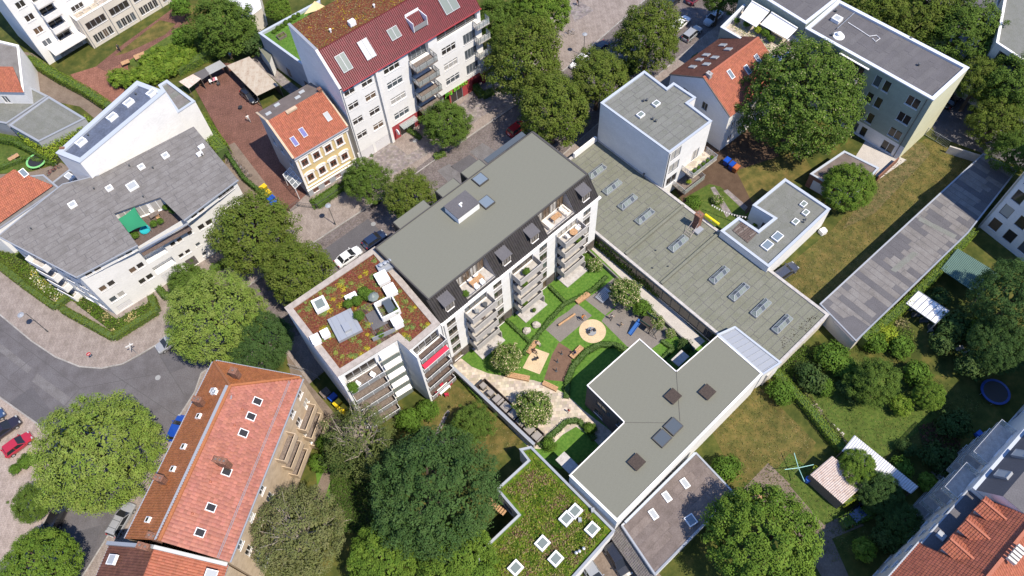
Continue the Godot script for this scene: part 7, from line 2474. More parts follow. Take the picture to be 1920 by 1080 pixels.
# ---------------------------------------------------------------- houses up the street on the right
func east_houses():
	# white cube with grey felt roof
	var h := 11.5
	var c := pts([15.57,-84.59,24.44,-73.75,31.8,-79.37,28.87,-83.36,30.28,-84.35,27.39,-87.8,26.14,-86.77,23.23,-90.77])
	var th := thing("cube_house","white cubic house with grey felt roof behind the workshop","building",v3(c[1]))
	var ops := {1: [[1.7,9.0,2.2,2.0,"grey2"],[1.9,5.8,2.3,2.0,"grey2"],[2.0,2.6,2.3,2.0,"grey2"],[7.0,4.6,1.5,2.2,"grey2"],[6.5,1.2,1.8,2.1,"grey2"]]}
	block(th,c,h,M.render_white,M.felt_dark_b,M.coping_blue,ops,0.3,0.3)
	felt(th,inset(c,0.35),h - 0.295,c[2] - c[1],1.0,3.2,[M.felt_a,M.felt_b],41)
	var d: Vector2 = c[2] - c[1]
	skylight(th,Vector3(24.02,11.3,-83.67),d,1.1,0.9,0.35,M.white_metal,M.glass_mint)
	skylight(th,Vector3(21.34,11.3,-81.6),d,1.1,0.9,0.35,M.white_metal,M.glass_mint)
	for q in [Vector3(22.25,11.3,-84.5),Vector3(22.76,11.3,-84.57),Vector3(23.08,11.3,-80.68),Vector3(23.49,11.3,-80.2)]: vent(th,q,0.3,0.12)
	var x := v3(d.normalized())
	var z := x.cross(UP)
	balcony(th,v3(c[1]) + x * 6.9 + UP * 4.4,x,z,5.6,2.4,"glass",M.pavers_beige,M.steel,1.0)
	balcony(th,v3(c[1]) + x * 5.0 + UP * 1.7,x,z,4.6,2.6,"glass",M.wood_grey,M.steel,1.0)
	for k in 5: pot_plant(v3(c[1]) + x * (4.9 + k * 1.0) + z * 1.9 + UP * 4.45,0.38,"potted plant %s along the upper balcony of the white cube" % ["first","second","third","fourth","fifth"][k])
	pot_plant(v3(c[1]) + x * 4.6 + z * 1.6 + UP * 1.75,0.45,"yellow-green pot plant on the lower balcony of the white cube","bush_lime")
	pipe(th,[v3(c[1]) + x * 0.15 + z * 0.1,v3(c[1],h - 0.3) + x * 0.15 + z * 0.1],0.06,M.steel_dark)
	# grey gabled house with orange tiles
	var e := 8.2
	var A := Vector3(28.28,8.2,-92.9)
	var B := Vector3(35.9,8.2,-83.07)
	A.y = 0; B.y = 0
	var gx := (B - A).normalized()
	var gn := -gx.cross(UP)
	var wd := (B - A).length()
	var ln := 13.0
	var t2 := thing("gabled_house","grey-white gabled house with orange tiled roof and roof windows","building",A)
	var P = func(u,w,y): return pt(A,gx,gn,u,w,y)
	wall(t2,P.call(0,0,0),P.call(wd,0,0),e,M.render_white,[[3.4,6.0,1.1,1.5,"grey2"],[7.6,6.0,1.1,1.5,"grey2"]])
	wall(t2,P.call(wd,0,0),P.call(wd,ln,0),e,M.render_white,grid_ops([2.0,5.5,9.0],[0.9,4.2],1.1,1.5,"two"))
	wall(t2,P.call(wd,ln,0),P.call(0,ln,0),e,M.render_white)
	wall(t2,P.call(0,ln,0),P.call(0,0,0),e,M.render_white,grid_ops([2.0,5.5,9.0],[0.9,4.2],1.1,1.5,"two"))
	var rh := 11.9
	var rm := wd * 0.5
	var gb := Geo.new()
	for w in [0.0,ln]: gb.tri(P.call(0,w,e),P.call(wd,w,e),P.call(rm,w,rh))
	part(gb,"gable",M.render_white,t2)
	var S1 := (gx * rm + UP * (rh - e)).normalized()
	var S2 := (-gx * rm + UP * (rh - e)).normalized()
	var sl := sqrt(rm * rm + (rh - e) * (rh - e))
	var sh := [Vector2(0,0),Vector2(ln + 0.2,0),Vector2(ln + 0.2,sl + 0.2),Vector2(0,sl + 0.2)]
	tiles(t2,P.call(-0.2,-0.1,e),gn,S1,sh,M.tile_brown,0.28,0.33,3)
	tiles(t2,P.call(wd + 0.2,-0.1,e),gn,S2,sh,M.tile_red,0.28,0.33,4)
	var rd := Geo.new()
	rd.bar(P.call(rm,-0.1,rh + 0.1),P.call(rm,ln + 0.1,rh + 0.1),0.35,0.14)
	part(rd,"ridge_tiles",M.tile_red,t2)
	var vg := Geo.new()
	vg.bar(P.call(-0.2,-0.12,e),P.call(rm,-0.12,rh + 0.1),0.16,0.12)
	vg.bar(P.call(rm,-0.12,rh + 0.1),P.call(wd + 0.2,-0.12,e),0.16,0.12)
	part(vg,"verge",M.coping_dark,t2)
	for q in [[2.5,2.6],[4.8,2.0],[6.4,2.0],[3.6,4.6],[5.8,4.4],[8.6,4.8],[9.8,2.6]]: roof_window(t2,P.call(0,q[0],e) + S1 * q[1],gn,S1,0.7,1.2,M.glass_milk,M.zinc)
	for q in [[4.4,5.2],[7.6,4.2],[10.4,4.6]]: roof_window(t2,P.call(wd,q[0],e) + S2 * q[1],gn,S2,0.7,1.5,M.glass_sky,M.white_metal)
	chimney(t2,P.call(rm + 0.3,0.8,rh - 0.5),Vector2(gx.x,gx.z),0.8,0.6,1.1,M.stone_grey)
	# olive apartment house with dark flat roof
	var gh := 13.5
	var gp := pts([49.45,-95.68,64.16,-78.69,71.65,-84.74,56.39,-101.72])
	var t3 := thing("olive_house","olive green apartment house with dark flat roof and lime side wall","building",v3(gp[1]))
	var L: float = (gp[1] - gp[0]).length()
	var fo := []
	var us := [13.9,15.5]
	for v in [10.4,6.9,3.4]:
		for u in us: fo.append([u,v,1.15,2.1,"green1"])
		fo.append([L - 2.4,v,2.1,1.9,"green2"])
	var f0 := [[L - 2.4,0.2,2.1,2.0,"green2"]]
	for u in us: f0.append([u,0.3,1.1,2.0,"green1"])
	for v in [10.2,6.8,3.4]: fo.append([9.6,v,3.6,2.3,"grey4"])
	fo.append([6.2,10.4,1.0,1.9,"green1"])
	for o in fo: o[1] -= 2.9
	wall(t3,v3(gp[0],2.9),v3(gp[1],2.9),gh - 2.9,M.render_green,fo)
	wall(t3,v3(gp[0]),v3(gp[1]),2.9,M.render_white,f0)
	wall(t3,v3(gp[1]),v3(gp[2]),gh,M.render_lime)
	wall(t3,v3(gp[2]),v3(gp[3]),gh,M.render_green)
	wall(t3,v3(gp[3]),v3(gp[0]),gh,M.render_green)
	var pl := Geo.new()
	var gx3 := v3((gp[1] - gp[0]).normalized())
	var gz3 := gx3.cross(UP)
	pl.box(v3(gp[0]) + gx3 * L * 0.5 + gz3 * 0.02 + UP * 0.05,gx3,UP,gz3,L,0.1,0.1)
	part(pl,"plinth",M.coping_white,t3)
	var rf := Geo.new()
	rf.prism(inset(gp,0.5),gh - 0.35,gh - 0.35)
	part(rf,"roof",M.felt_dark_a,t3)
	rim(t3,gp,gh,0.55,0.35,M.coping_pale)
	felt(t3,inset(gp,0.6),gh - 0.345,gp[2] - gp[1],1.0,4.6,[M.felt_dark_a,M.felt_dark_b],51)
	skylight(t3,Vector3(54.91,13.2,-97.24),gp[1] - gp[0],1.4,1.3,0.6,M.white_metal,M.glass_milk,0.2)
	var dome := Geo.new()
	dome.lathe(Vector3(54.29,13.2,-93.71),[Vector2(0.95,0),Vector2(0.9,0.12),Vector2(0.45,0.25),Vector2(0.42,0.6),Vector2(0.3,0.72),Vector2(0,0.78)],18)
	part(dome,"roof_ventilator",M.white_metal,t3)
	for q in [Vector3(65.06,13.2,-91.92),Vector3(55.4,13.2,-99.35),Vector3(53.33,13.2,-93.92),Vector3(64.52,13.2,-86.2)]: vent(t3,q,0.35,0.14)
	pipe(t3,[Vector3(56.58,13.3,-96.58),Vector3(57.93,13.3,-94.71),Vector3(58.99,13.3,-93.13),Vector3(60.13,13.3,-93.26),Vector3(60.49,13.3,-92.5),Vector3(59.62,13.3,-91.86),Vector3(59.34,13.3,-92.61)],0.05,M.white_metal,"cable")
	var mast := Geo.new()
	mast.bar(Vector3(54.36,13.6,-95.08),Vector3(58.01,13.6,-98.35),0.09,0.09)
	for k in 3: mast.bar(Vector3(54.36,13.6,-95.08).lerp(Vector3(58.01,13.6,-98.35),0.2 + 0.3 * k) - UP * 0.5,Vector3(54.36,13.6,-95.08).lerp(Vector3(58.01,13.6,-98.35),0.2 + 0.3 * k),0.06,0.06)
	part(mast,"antenna_mast",M.zinc,t3)
	for v in [10.1,6.7]: balcony(t3,v3(gp[0]) + gx3 * 9.6 + UP * v,gx3,gz3,3.6,1.8,"panel",M.wood_grey,M.steel)
	var aw := Geo.new()
	aw.box(v3(gp[0]) + gx3 * 9.4 + gz3 * 0.25 + UP * 12.8,gx3,UP,gz3,5.2,0.14,0.35)
	part(aw,"awning_box",M.coping_white,t3)
	pipe(t3,[v3(gp[0]) + gx3 * (L - 0.8) + gz3 * 0.1,v3(gp[0],13.2) + gx3 * (L - 0.8) + gz3 * 0.1],0.06,M.steel_dark)
	# its higher rear block and the terrace wing
	var bp := pts([41.77,-106.94,49.75,-96.52,56.46,-101.98,48.29,-112.77])
	block(t3,bp,13.6,M.render_green,M.felt_dark_a,M.coping_pale,{},0.35,0.5)
	felt(t3,inset(bp,0.6),13.255,bp[1] - bp[2],1.0,4.6,[M.felt_dark_a,M.felt_dark_b],52)
	var tp := pts([37.51,-100.73,45.3,-91.98,50.1,-96.06,42.86,-106.27])
	block(t3,tp,10.4,M.render_green,M.pavers_beige,M.coping_pale,{},0.9,0.35)
	part(scatter_leaves(pts([39.19,-101.63,45.48,-94.04,46.19,-94.84,40.63,-102.53]),9.5,22.0,0.25,[Color(0.16,0.22,0.05),Color(0.24,0.24,0.07),Color(0.1,0.16,0.05)],12,0.4),"planting_strip",M.leaf,t3)
	var k := 0
	for q in [[Vector3(40.59,9.5,-102.26),0.55],[Vector3(41.99,9.5,-101.21),0.7],[Vector3(43.52,9.5,-99.63),0.75],[Vector3(44.54,9.5,-98.63),0.9],[Vector3(45.12,9.5,-97.31),0.7]]:
		pot_plant(q[0],q[1],["grey-green bush at the far end of the olive house's roof terrace","bush under the left sun awning of the roof terrace","bright yellow-green bush on the olive house's roof terrace","large dark bush between the two roof terrace awnings","bush nearest the pale paving of the roof terrace"][k],"bush_lime" if k == 2 else "bush")
		k += 1
	for s in [[Vector3(42.92,12.4,-104.06),Vector3(45.23,12.4,-101.34),Vector3(42.88,11.4,-99.16),Vector3(40.69,11.4,-101.7),"white sun awning at the far end of the olive house's terrace"],[Vector3(45.51,12.4,-101.05),Vector3(48.78,12.4,-96.9),Vector3(47.16,11.4,-95.84),Vector3(43.7,11.4,-99.72),"white sun awning at the near end of the olive house's terrace"]]:
		var aw2 := thing("sun_awning",s[4],"awning",s[0],"white awnings on the olive house's terrace")
		var ag := Geo.new()
		var o0: Vector3 = s[0]
		ag.quad(s[3] - o0,s[2] - o0,s[1] - o0,s[0] - o0)
		ag.quad(s[0] - o0 - UP * 0.06,s[1] - o0 - UP * 0.06,s[2] - o0 - UP * 0.06,s[3] - o0 - UP * 0.06)
		inst(ag.mesh(),"canvas",M.coping_white,aw2,Transform3D.IDENTITY)
		var ab := Geo.new()
		ab.bar(s[0] - o0 + UP * 0.1,s[1] - o0 + UP * 0.1,0.2,0.2)
		ab.bar(s[3] - o0 - UP * 0.04,s[2] - o0 - UP * 0.04,0.1,0.1)
		inst(ab.mesh(),"cassette",M.white_metal,aw2,Transform3D.IDENTITY)
	table_thing(Vector3(47.47,9.5,-96.07),0.4,1.3,0.8,M.wood_grey,"grey table on the olive house's roof terrace")
	chair_thing(Vector3(48.02,9.5,-96.52),0.4,M.white_metal,"white chair on the pale paving of the olive house's roof terrace")
	# cream block at the top right corner
	var cp := pts([79,-91.19,83.68,-83.69,91.51,-92.4,86.54,-105.88])
	var t4 := thing("loggia_house","cream house with recessed loggias at the top right corner","building",v3(cp[0]))
	var co := []
	for v in [0.6,3.5,6.4,9.2]: co.append([3.2,v,4.2,2.0,"grey4",1.0]); co.append([9.2,v,4.2,2.0,"grey4",1.0])
	block(t4,cp,12.0,M.render_cream,M.felt_a,M.coping_white,{0: co,3: grid_ops([3.0,8.0],[0.6,3.5,6.4,9.2],2.4,1.9,"grey2")})

func rim(th: Node,poly: Array,h: float,pw: float,para: float,m: Material):
	var ou := inset(poly,-0.05)
	var ii := inset(poly,pw)
	var c := Geo.new()
	for i in poly.size():
		var j := (i + 1) % poly.size()
		c.quad(v3(ou[i],h + 0.06),v3(ou[j],h + 0.06),v3(ii[j],h + 0.04),v3(ii[i],h + 0.04))
		c.quad(v3(ou[i],h - 0.14),v3(ou[j],h - 0.14),v3(ou[j],h + 0.06),v3(ou[i],h + 0.06))
		c.quad(v3(ii[j],h - para),v3(ii[i],h - para),v3(ii[i],h + 0.04),v3(ii[j],h + 0.04))
	part(c,"coping",m,th)

# corrugated sheet roof as a ribbed slab over a quad a-b-c-d (a-b along the eave)
func ribbed(th: Node,a: Vector3,b: Vector3,c: Vector3,d: Vector3,pitch: float,m: Material,called := "roof_sheet",panels := 1):
	var n := int((b - a).length() / pitch)
	var per := maxi(1,n / panels)
	var nn := (b - a).cross(d - a).normalized()
	if nn.y < 0: nn = -nn
	var g := Geo.new()
	for k in n:
		var f0 := float(k) / n
		var f1 := (k + 0.5) / n
		var f2 := (k + 1.0) / n
		var r := nn * pitch * 0.4
		g.quad(a.lerp(b,f0),a.lerp(b,f1) + r,d.lerp(c,f1) + r,d.lerp(c,f0))
		g.quad(a.lerp(b,f1) + r,a.lerp(b,f2),d.lerp(c,f2),d.lerp(c,f1) + r)
		if (k + 1) % per == 0 or k == n - 1:
			part(g,called,m,th)
			g = Geo.new()

# ---------------------------------------------------------------- sheds and low buildings on the right
func east_sheds():
	# little white house with courtyard
	var h := 4.5
	var c := pts([31.47,-64.09,37.05,-57.26,48.52,-66.68,43.2,-72.95,37.16,-68.34,39.79,-65.73,37.03,-63.72,34.64,-66.36])
	var th := thing("patio_house","low white house with felt roof wrapped around a tiny patio","building",v3(c[0]))
	block(th,c,h,M.render_white,M.felt_a,M.coping_blue,{4: [[3.0,0.1,1.2,2.2,"door"]],5: [[1.6,0.1,1.6,2.2,"grey2"]]},0.3,0.35)
	var fp := inset(c,0.4)
	var d: Vector2 = c[2] - c[1]
	felt(th,fp,h - 0.295,d,1.0,3.0,[M.felt_a,M.felt_b],61)
	for q in [[Vector3(44.8,4.3,-67.94),0.9],[Vector3(44.72,4.3,-66.35),0.9],[Vector3(42.82,4.3,-64.84),0.9],[Vector3(39.54,4.3,-62.41),1.35],[Vector3(37.73,4.3,-61.04),1.4]]:
		skylight(th,q[0],d,q[1] * 1.15,q[1] * 0.9,0.3,M.white_metal,M.glass_sky if q[1] > 1 else M.glass_mint)
	for q in [Vector3(44.07,4.3,-64.73),Vector3(44.41,4.3,-65.1)]: vent(th,q,0.3,0.1)
	# wooden deck, board by board
	var dk := pts([33.28,-64.17,35.06,-61.73,36.84,-63.4,35.13,-65.77])
	felt(th,dk,h - 0.2,c[5] - c[6],0.35,3.2,[M.wood_grey,M.wood_deck],62,"deck_board",0.05)
	pot_plant(Vector3(37.61,0.1,-68.79),0.7,"bush in the tiny patio of the low white house")
	pot_plant(Vector3(38.31,0.1,-67.4),0.5,"small bush by the patio door of the low white house")
	# garage with dark roof and grey doors
	var gp := pts([47.97,-74.7,53.27,-69.42,58.88,-74.93,54.49,-78.82])
	var t2 := thing("garage","small garage with dark roof and grey door under the chestnut tree","garage",v3(gp[0]))
	block(t2,gp,3.0,M.brick,M.felt_brown,M.coping_blue,{0: [[2.0,0.05,2.3,2.1,"blank"],[5.0,0.05,2.3,2.1,"blank"]]},0.15,0.25)
	# long dark felt shed
	var lp := pts([43.31,-51.4,46.69,-45.23,68.01,-61.58,79.73,-72.63,75.66,-76.22])
	var t3 := thing("long_shed","long low shed with patched dark felt roof beside the dry lawn","shed",v3(lp[0]))
	block(t3,lp,3.2,M.render_cream,M.felt_dark_b,M.zinc,{},0.08,0.14)
	var along: Vector2 = lp[2] - lp[1]
	felt(t3,inset(lp,0.16),3.125,Vector2(-along.y,along.x),1.0,3.4,[M.felt_dark_a,M.felt_dark_b,M.felt_warm_a,M.felt_warm_b],63)
	for q in [[pts([47.44,-49.3,49.25,-47.3,46.28,-45.21,44.46,-48.51]),"felt_dark_a"],[pts([54.82,-56.22,59.01,-59.12,59.62,-58.6,55.44,-55.71]),"felt_b"],[pts([62.01,-65.13,66.31,-61.36,65.69,-60.74,61.55,-64.48]),"felt_b"]]:
		var g := Geo.new()
		g.prism(q[0],3.15,3.165)
		part(g,"felt_patch",M[q[1]],t3)
	# green corrugated roof
	var t4 := thing("green_shed","open shed under a green corrugated roof","shed",Vector3(64.02,0,-57.36))
	ribbed(t4,Vector3(62.33,2.5,-56.11),Vector3(66.36,2.5,-51.22),Vector3(70.16,3,-54.26),Vector3(65.66,3,-59.15),0.22,M.corrugated_green,"roof_sheet",8)
	for q in [Vector3(62.38,2.5,-56.02),Vector3(66.32,2.5,-51.31),Vector3(70.19,2.9,-54.41),Vector3(65.77,2.9,-59.11)]:
		var g := Geo.new()
		g.bar(Vector3(q.x,0,q.z),q,0.12,0.12)
		part(g,"post",M.wood_grey,t4)
	# pergola with white roller panels
	var t6 := thing("pergola","pergola with six white roof panels over garden benches","pergola",Vector3(56.94,0,-52.14))
	var q0 := Vector3(55.64,2.6,-50.86)
	var q1 := Vector3(58.63,2.6,-47.37)
	var q2 := Vector3(60.95,2.9,-49.07)
	var q3 := Vector3(57.81,2.9,-52.54)
	for k in 6:
		var g := Geo.new()
		var a := (k + 0.06) / 6.0
		var b := (k + 0.94) / 6.0
		for s in 4:
			var f0 := s / 4.0
			var f1 := (s + 1) / 4.0
			var sg0 := UP * -0.12 * sin(PI * f0)
			var sg1 := UP * -0.12 * sin(PI * f1)
			g.quad(q0.lerp(q1,a).lerp(q3.lerp(q2,a),f0) + sg0,q0.lerp(q1,b).lerp(q3.lerp(q2,b),f0) + sg0,q0.lerp(q1,b).lerp(q3.lerp(q2,b),f1) + sg1,q0.lerp(q1,a).lerp(q3.lerp(q2,a),f1) + sg1)
		part(g,"roof_panel",M.coping_white,t6)
	var fr := Geo.new()
	for e in [[q0,q1],[q1,q2],[q2,q3],[q3,q0]]: fr.bar(e[0],e[1],0.1,0.12)
	for k in range(1,6): fr.bar(q0.lerp(q1,k / 6.0),q3.lerp(q2,k / 6.0),0.05,0.08)
	part(fr,"frame",M.zinc,t6)
	for e in [q0,q1,q2,q3]:
		var g := Geo.new()
		g.bar(Vector3(e.x,0,e.z),e,0.12,0.12)
		part(g,"post",M.zinc,t6)
	for k in 4:
		var b := thing("garden_bench","dark bench under the pergola, %s from the left" % ["first","second","third","fourth"][k],"bench",Vector3(56.81,0,-51).lerp(Vector3(59.29,0,-48.01),k / 3.0),"benches at the pergola")
		bench_parts(b,1.2,M.steel_dark,0.7)
	# white and rusty corrugated roofs in the south-east gardens
	var t7 := thing("carport","carport under a long white corrugated roof","carport",Vector3(41.99,0,-31.07))
	ribbed(t7,Vector3(42.91,2.7,-32.16),Vector3(48.87,2.7,-24.99),Vector3(47.73,2.6,-24.22),Vector3(40.75,2.6,-30.21),0.3,M.corrugated_white,"roof_sheet",12)
	for q in [Vector3(43.01,2.7,-32.01),Vector3(48.63,2.7,-25.07),Vector3(47.64,2.6,-24.36),Vector3(40.88,2.6,-30.2)]:
		var g := Geo.new()
		g.bar(Vector3(q.x,0,q.z),q,0.12,0.12)
		part(g,"post",M.wood_grey,t7)
	var t8 := thing("garden_shed","garden shed with rusty corrugated roof half hidden by vines","shed",Vector3(36.96,0,-28.2))
	var ra := Vector3(36.07,2.4,-27.52)
	var rb := Vector3(39.12,2.4,-23.6)
	var rc := Vector3(42.64,2.8,-25.92)
	var rd := Vector3(39.29,2.8,-29.61)
	ribbed(t8,ra,rb,rc,rd,0.24,M.corrugated_rust,"roof_sheet",10)
	var bw := Geo.new()
	for e in [[ra,rb],[rb,rc],[rc,rd],[rd,ra]]:
		bw.quad(Vector3(e[0].x,0,e[0].z),Vector3(e[1].x,0,e[1].z),e[1],e[0])
	part(bw,"wall",M.wood_grey,t8)
	# north-west yard roofs
	var t9 := thing("bicycle_shelter","open shelter with weathered pale corrugated roof beside the brick yard","shelter",Vector3(-49.72,0,-110.89))
	var sa := Vector3(-48.41,2.7,-108.17)
	var sb := Vector3(-42.05,2.7,-100.11)
	var scc := Vector3(-38.36,2.9,-102.13)
	var sd := Vector3(-44.51,2.9,-109.89)
	ribbed(t9,sa,sb,scc,sd,0.28,M.corrugated,"roof_sheet",9)
	for q in [sa,sb,scc,sd,sa.lerp(sb,0.5)]:
		var g := Geo.new()
		g.bar(Vector3(q.x,0,q.z),q,0.1,0.1)
		part(g,"post",M.steel_dark,t9)
	var bkw := Geo.new()
	bkw.quad(Vector3(scc.x,0,scc.z),Vector3(sd.x,0,sd.z),sd,scc)
	part(bkw,"wall",M.wood_dark,t9)
	for s in [[Vector3(-56.82,2.2,-105.49),Vector3(-54.71,2.2,-103.59),Vector3(-52.75,2.4,-105.56),Vector3(-54.38,2.4,-106.91),M.corrugated_rust,"lean-to with rusty pale corrugated roof, leftmost of the three by the brick yard"],[Vector3(-54.31,2.4,-107.04),Vector3(-52.67,2.3,-105.4),Vector3(-51.28,2.4,-106.62),Vector3(-52.41,2.5,-108.09),M.felt_dark_a,"lean-to with dark corrugated roof, middle of the three by the brick yard"],[Vector3(-52.43,2.5,-108.23),Vector3(-51.36,2.4,-106.49),Vector3(-48.59,2.5,-108.27),Vector3(-49.91,2.6,-109.78),M.corrugated_grey,"lean-to with grey corrugated roof, rightmost of the three by the brick yard"]]:
		var t := thing("lean_to",s[5],"lean-to",Vector3(s[0].x,0,s[0].z),"lean-tos by the brick yard")
		ribbed(t,s[0],s[1],s[2],s[3],0.24,s[4],"roof_sheet",3)
		for k in 4:
			var g := Geo.new()
			g.bar(Vector3(s[k].x,0,s[k].z),s[k],0.08,0.08)
			part(g,"post",M.wood_grey,t)
		var bk := Geo.new()
		bk.quad(Vector3(s[2].x,0,s[2].z),Vector3(s[3].x,0,s[3].z),s[3],s[2])
		part(bk,"wall",M.wood_dark,t)

func bench_parts(t: Node3D,w: float,m: Material,back := 0.0):
	for k in 3:
		var g := Geo.new()
		g.abox(Vector3(0,0.45,(k - 1) * 0.15),Vector3(w,0.05,0.13))
		inst(g.mesh(),"slat",m,t,Transform3D.IDENTITY)
	for s in [-1,1]:
		var g := Geo.new()
		g.abox(Vector3(s * (w * 0.5 - 0.15),0.21,0),Vector3(0.08,0.42,0.4))
		inst(g.mesh(),"leg",m,t,Transform3D.IDENTITY)
	if back > 0.0:
		for k in 2:
			var g := Geo.new()
			g.abox(Vector3(0,0.62 + 0.16 * k,-0.24 - 0.03 * k),Vector3(w,0.12,0.04))
			inst(g.mesh(),"back_slat",m,t,Transform3D.IDENTITY)

# ---------------------------------------------------------------- terracotta houses at the lower left
func tiled_houses():
	var e := 12.5
	var A := Vector3(-38.17,12.5,-44.13)
	var B := Vector3(-27.04,12.5,-41.1)
	var D := Vector3(-33.41,12.5,-19.53)
	var C := Vector3(-45.11,12.5,-22.72)
	var th := thing("terracotta_house","long house with glazed terracotta hip roof and tan balcony side","building",Vector3(C.x,0,C.z))
	var f = func(p,y): return Vector3(p.x,y,p.z)
	# walls: street side, hip end, garden side
	var back := (D - B).length()
	var go := []
	for v in [0.8,3.9,7.0,10.0]:
		for k in 3: go.append([2.2 + k * 3.2,v,1.1,1.5,"two"])
		for k in 2: go.append([back - 1.5 - k * 2.6,v,1.1,1.5,"two"])
	wall(th,f.call(D,0),f.call(B,0),e,M.render_tan,go)
	wall(th,f.call(B,0),f.call(A,0),e,M.render_tan,grid_ops([2.5,6.0,9.0],[0.8,3.9,7.0,10.0],1.1,1.5,"two"))
	wall(th,f.call(A,0),f.call(C,0),e,M.render_tan,grid_ops([3,7,11,15,19],[0.8,3.9,7.0,10.0],1.1,1.5,"two"))
	wall(th,f.call(C,0),f.call(D,0),e,M.render_tan)
	# roof planes
	var rh := e + 4.3
	var lx := (C - A).normalized()
	var R0 := (A + B) * 0.5 + lx * 4.2
	var R1 := (C + D) * 0.5
	R0.y = rh; R1.y = rh
	var slope = func(p: Vector3,q: Vector3,t0: Vector3,t1: Vector3,m,sd,tw,ch):
		var U := (q - p).normalized()
		var S := (t0 - p) - U * (t0 - p).dot(U)
		var sl := S.length()
		S = S / sl
		tiles(th,p - S * 0.3,U,S,[Vector2(0,0),Vector2((q - p).length(),0),Vector2((t1 - p).dot(U),sl + 0.3),Vector2((t0 - p).dot(U),sl + 0.3)],m,tw,ch,sd)
		return [U,S,sl]
	var r1: Array = slope.call(D,B,R1,R0,M.tile_glazed,3,0.42,0.42)
	var r2: Array = slope.call(A,C,R0,R1,M.tile_orange,5,0.3,0.36)
	var U3 := (A - B).normalized()
	var S3 := (R0 - B) - U3 * (R0 - B).dot(U3)
	var l3 := S3.length()
	S3 = S3 / l3
	tiles(th,B - S3 * 0.3,U3,S3,[Vector2(0,0),Vector2((A - B).length(),0),Vector2((R0 - B).dot(U3),l3 + 0.3)],M.tile_orange,0.3,0.36,8)
	var rd := Geo.new()
	rd.bar(R0 + UP * 0.12,R1 + UP * 0.12,0.35,0.16)
	rd.bar(R0 + UP * 0.12,A + UP * 0.1,0.26,0.14)
	rd.bar(R0 + UP * 0.12,B + UP * 0.1,0.26,0.14)
	part(rd,"ridge_tiles",M.tile_orange,th)
	var wk := Geo.new()
	var off: Vector3 = r2[1] * -1.0
	wk.bar(R0 + off * 0.6 + UP * 0.25,R1 + off * 0.6 + UP * 0.25,0.45,0.06)
	part(wk,"walkway",M.zinc,th)
	for s in [[A - r2[1] * 0.45,C - r2[1] * 0.45],[B - r1[1] * 0.45,D - r1[1] * 0.45],[A - S3 * 0.4,B - S3 * 0.4]]:
		var gt := Geo.new()
		gt.bar(s[0],s[1],0.18,0.14)
		part(gt,"gutter",M.zinc,th)
	var sg := Geo.new()
	sg.bar(D + r1[1] * 0.9 + UP * 0.15,B + r1[1] * 0.9 - r1[0] * 1.0 + UP * 0.15,0.05,0.05)
	sg.bar(D + r1[1] * 1.05 + UP * 0.2,B + r1[1] * 1.05 - r1[0] * 1.0 + UP * 0.2,0.05,0.05)
	part(sg,"snow_guard",M.zinc,th)
	# roof windows on the garden slope and the street slope
	var on = func(o: Vector3,r: Array,p: Vector3):
		var q := p - o
		return o + r[0] * q.dot(r[0]) + r[1] * q.dot(r[1])
	for p in [Vector3(-31.27,14.8,-37.27),Vector3(-31.83,14.8,-35.41),Vector3(-32.43,14.9,-33.37),Vector3(-33.88,14.8,-28.87),Vector3(-35.18,14.7,-24.93),Vector3(-36.08,14.6,-22.27)]: roof_window(th,on.call(D,r1,p),r1[0],r1[1],0.8,1.0,M.glass_dark)
	for p in [Vector3(-37.9,14.3,-35.91),Vector3(-39.11,14.3,-32.24),Vector3(-39.92,14.3,-29.63),Vector3(-41.74,14.3,-24)]: roof_window(th,on.call(A,r2,p),r2[0],r2[1],0.55,0.7,M.glass_dark)
	for p in [Vector3(-36.49,14.6,-38.97),Vector3(-36.03,14.8,-38.51)]: roof_window(th,on.call(A,r2,p),r2[0],r2[1],0.5,0.9,M.glass_milk)
	# chimneys
	var dd := Vector2(r1[1].x,r1[1].z)
	chimney(th,Vector3(-33.82,15.2,-29.48),Vector2(0.95,0.3),1.5,0.6,1.9,M.brick)
	chimney(th,Vector3(-33.76,15.4,-40.44),Vector2(0.95,0.3),0.8,0.7,1.7,M.brick)
	chimney(th,Vector3(-38.13,14,-37.61),Vector2(0.95,0.3),1.0,0.6,1.9,M.brick)
	chimney(th,Vector3(-41.06,14,-28.37),Vector2(0.95,0.3),1.0,0.6,1.9,M.brick)
	chimney(th,Vector3(-40.49,14.4,-21.87),Vector2(0.95,0.3),1.1,0.6,1.8,M.brick)
	for p in [Vector3(-34.2,16,-37.46),Vector3(-37.86,16,-25.94)]:
		var g := Geo.new()
		g.abox(p + UP * 0.1,Vector3(0.9,0.7,0.7))
		part(g,"roof_exit",M.zinc,th)
	for p in [Vector3(-32.8,15,-36.14),Vector3(-33.5,15,-34.2),Vector3(-35.4,15,-27.68),Vector3(-36.98,15,-24.21)]: vent(th,on.call(D,r1,p),0.3,0.08,M.tile_red)
	# balconies in two stacks on the garden side
	var bx := (B - D).normalized()
	bx.y = 0
	var bz := bx.cross(UP)
	for v in [0.6,3.6,6.6]: balcony(th,f.call(D,v) + bx * (back - 3.2),bx,bz,3.6,1.3,"solid",M.wood_grey,M.render_tan)
	for v in [3.6,6.6,9.4]: balcony(th,f.call(D,v) + bx * (back - 8.2),bx,bz,3.6,1.3,"solid",M.wood_grey,M.render_tan)
	# neighbour below, lower orange roof
	var e2 := 11.0
	var q := pts([-47.68,-22.63,-33.74,-19.39])
	var ax: Vector2 = q[1] - q[0]
	var dn := Vector2(-ax.y,ax.x).normalized() * 14.0
	q = [q[0],q[0] + dn,q[1] + dn,q[1]]
	var t2 := thing("terracotta_house","orange tiled house cut by the lower edge left of the greyish tree","building",v3(q[0]))
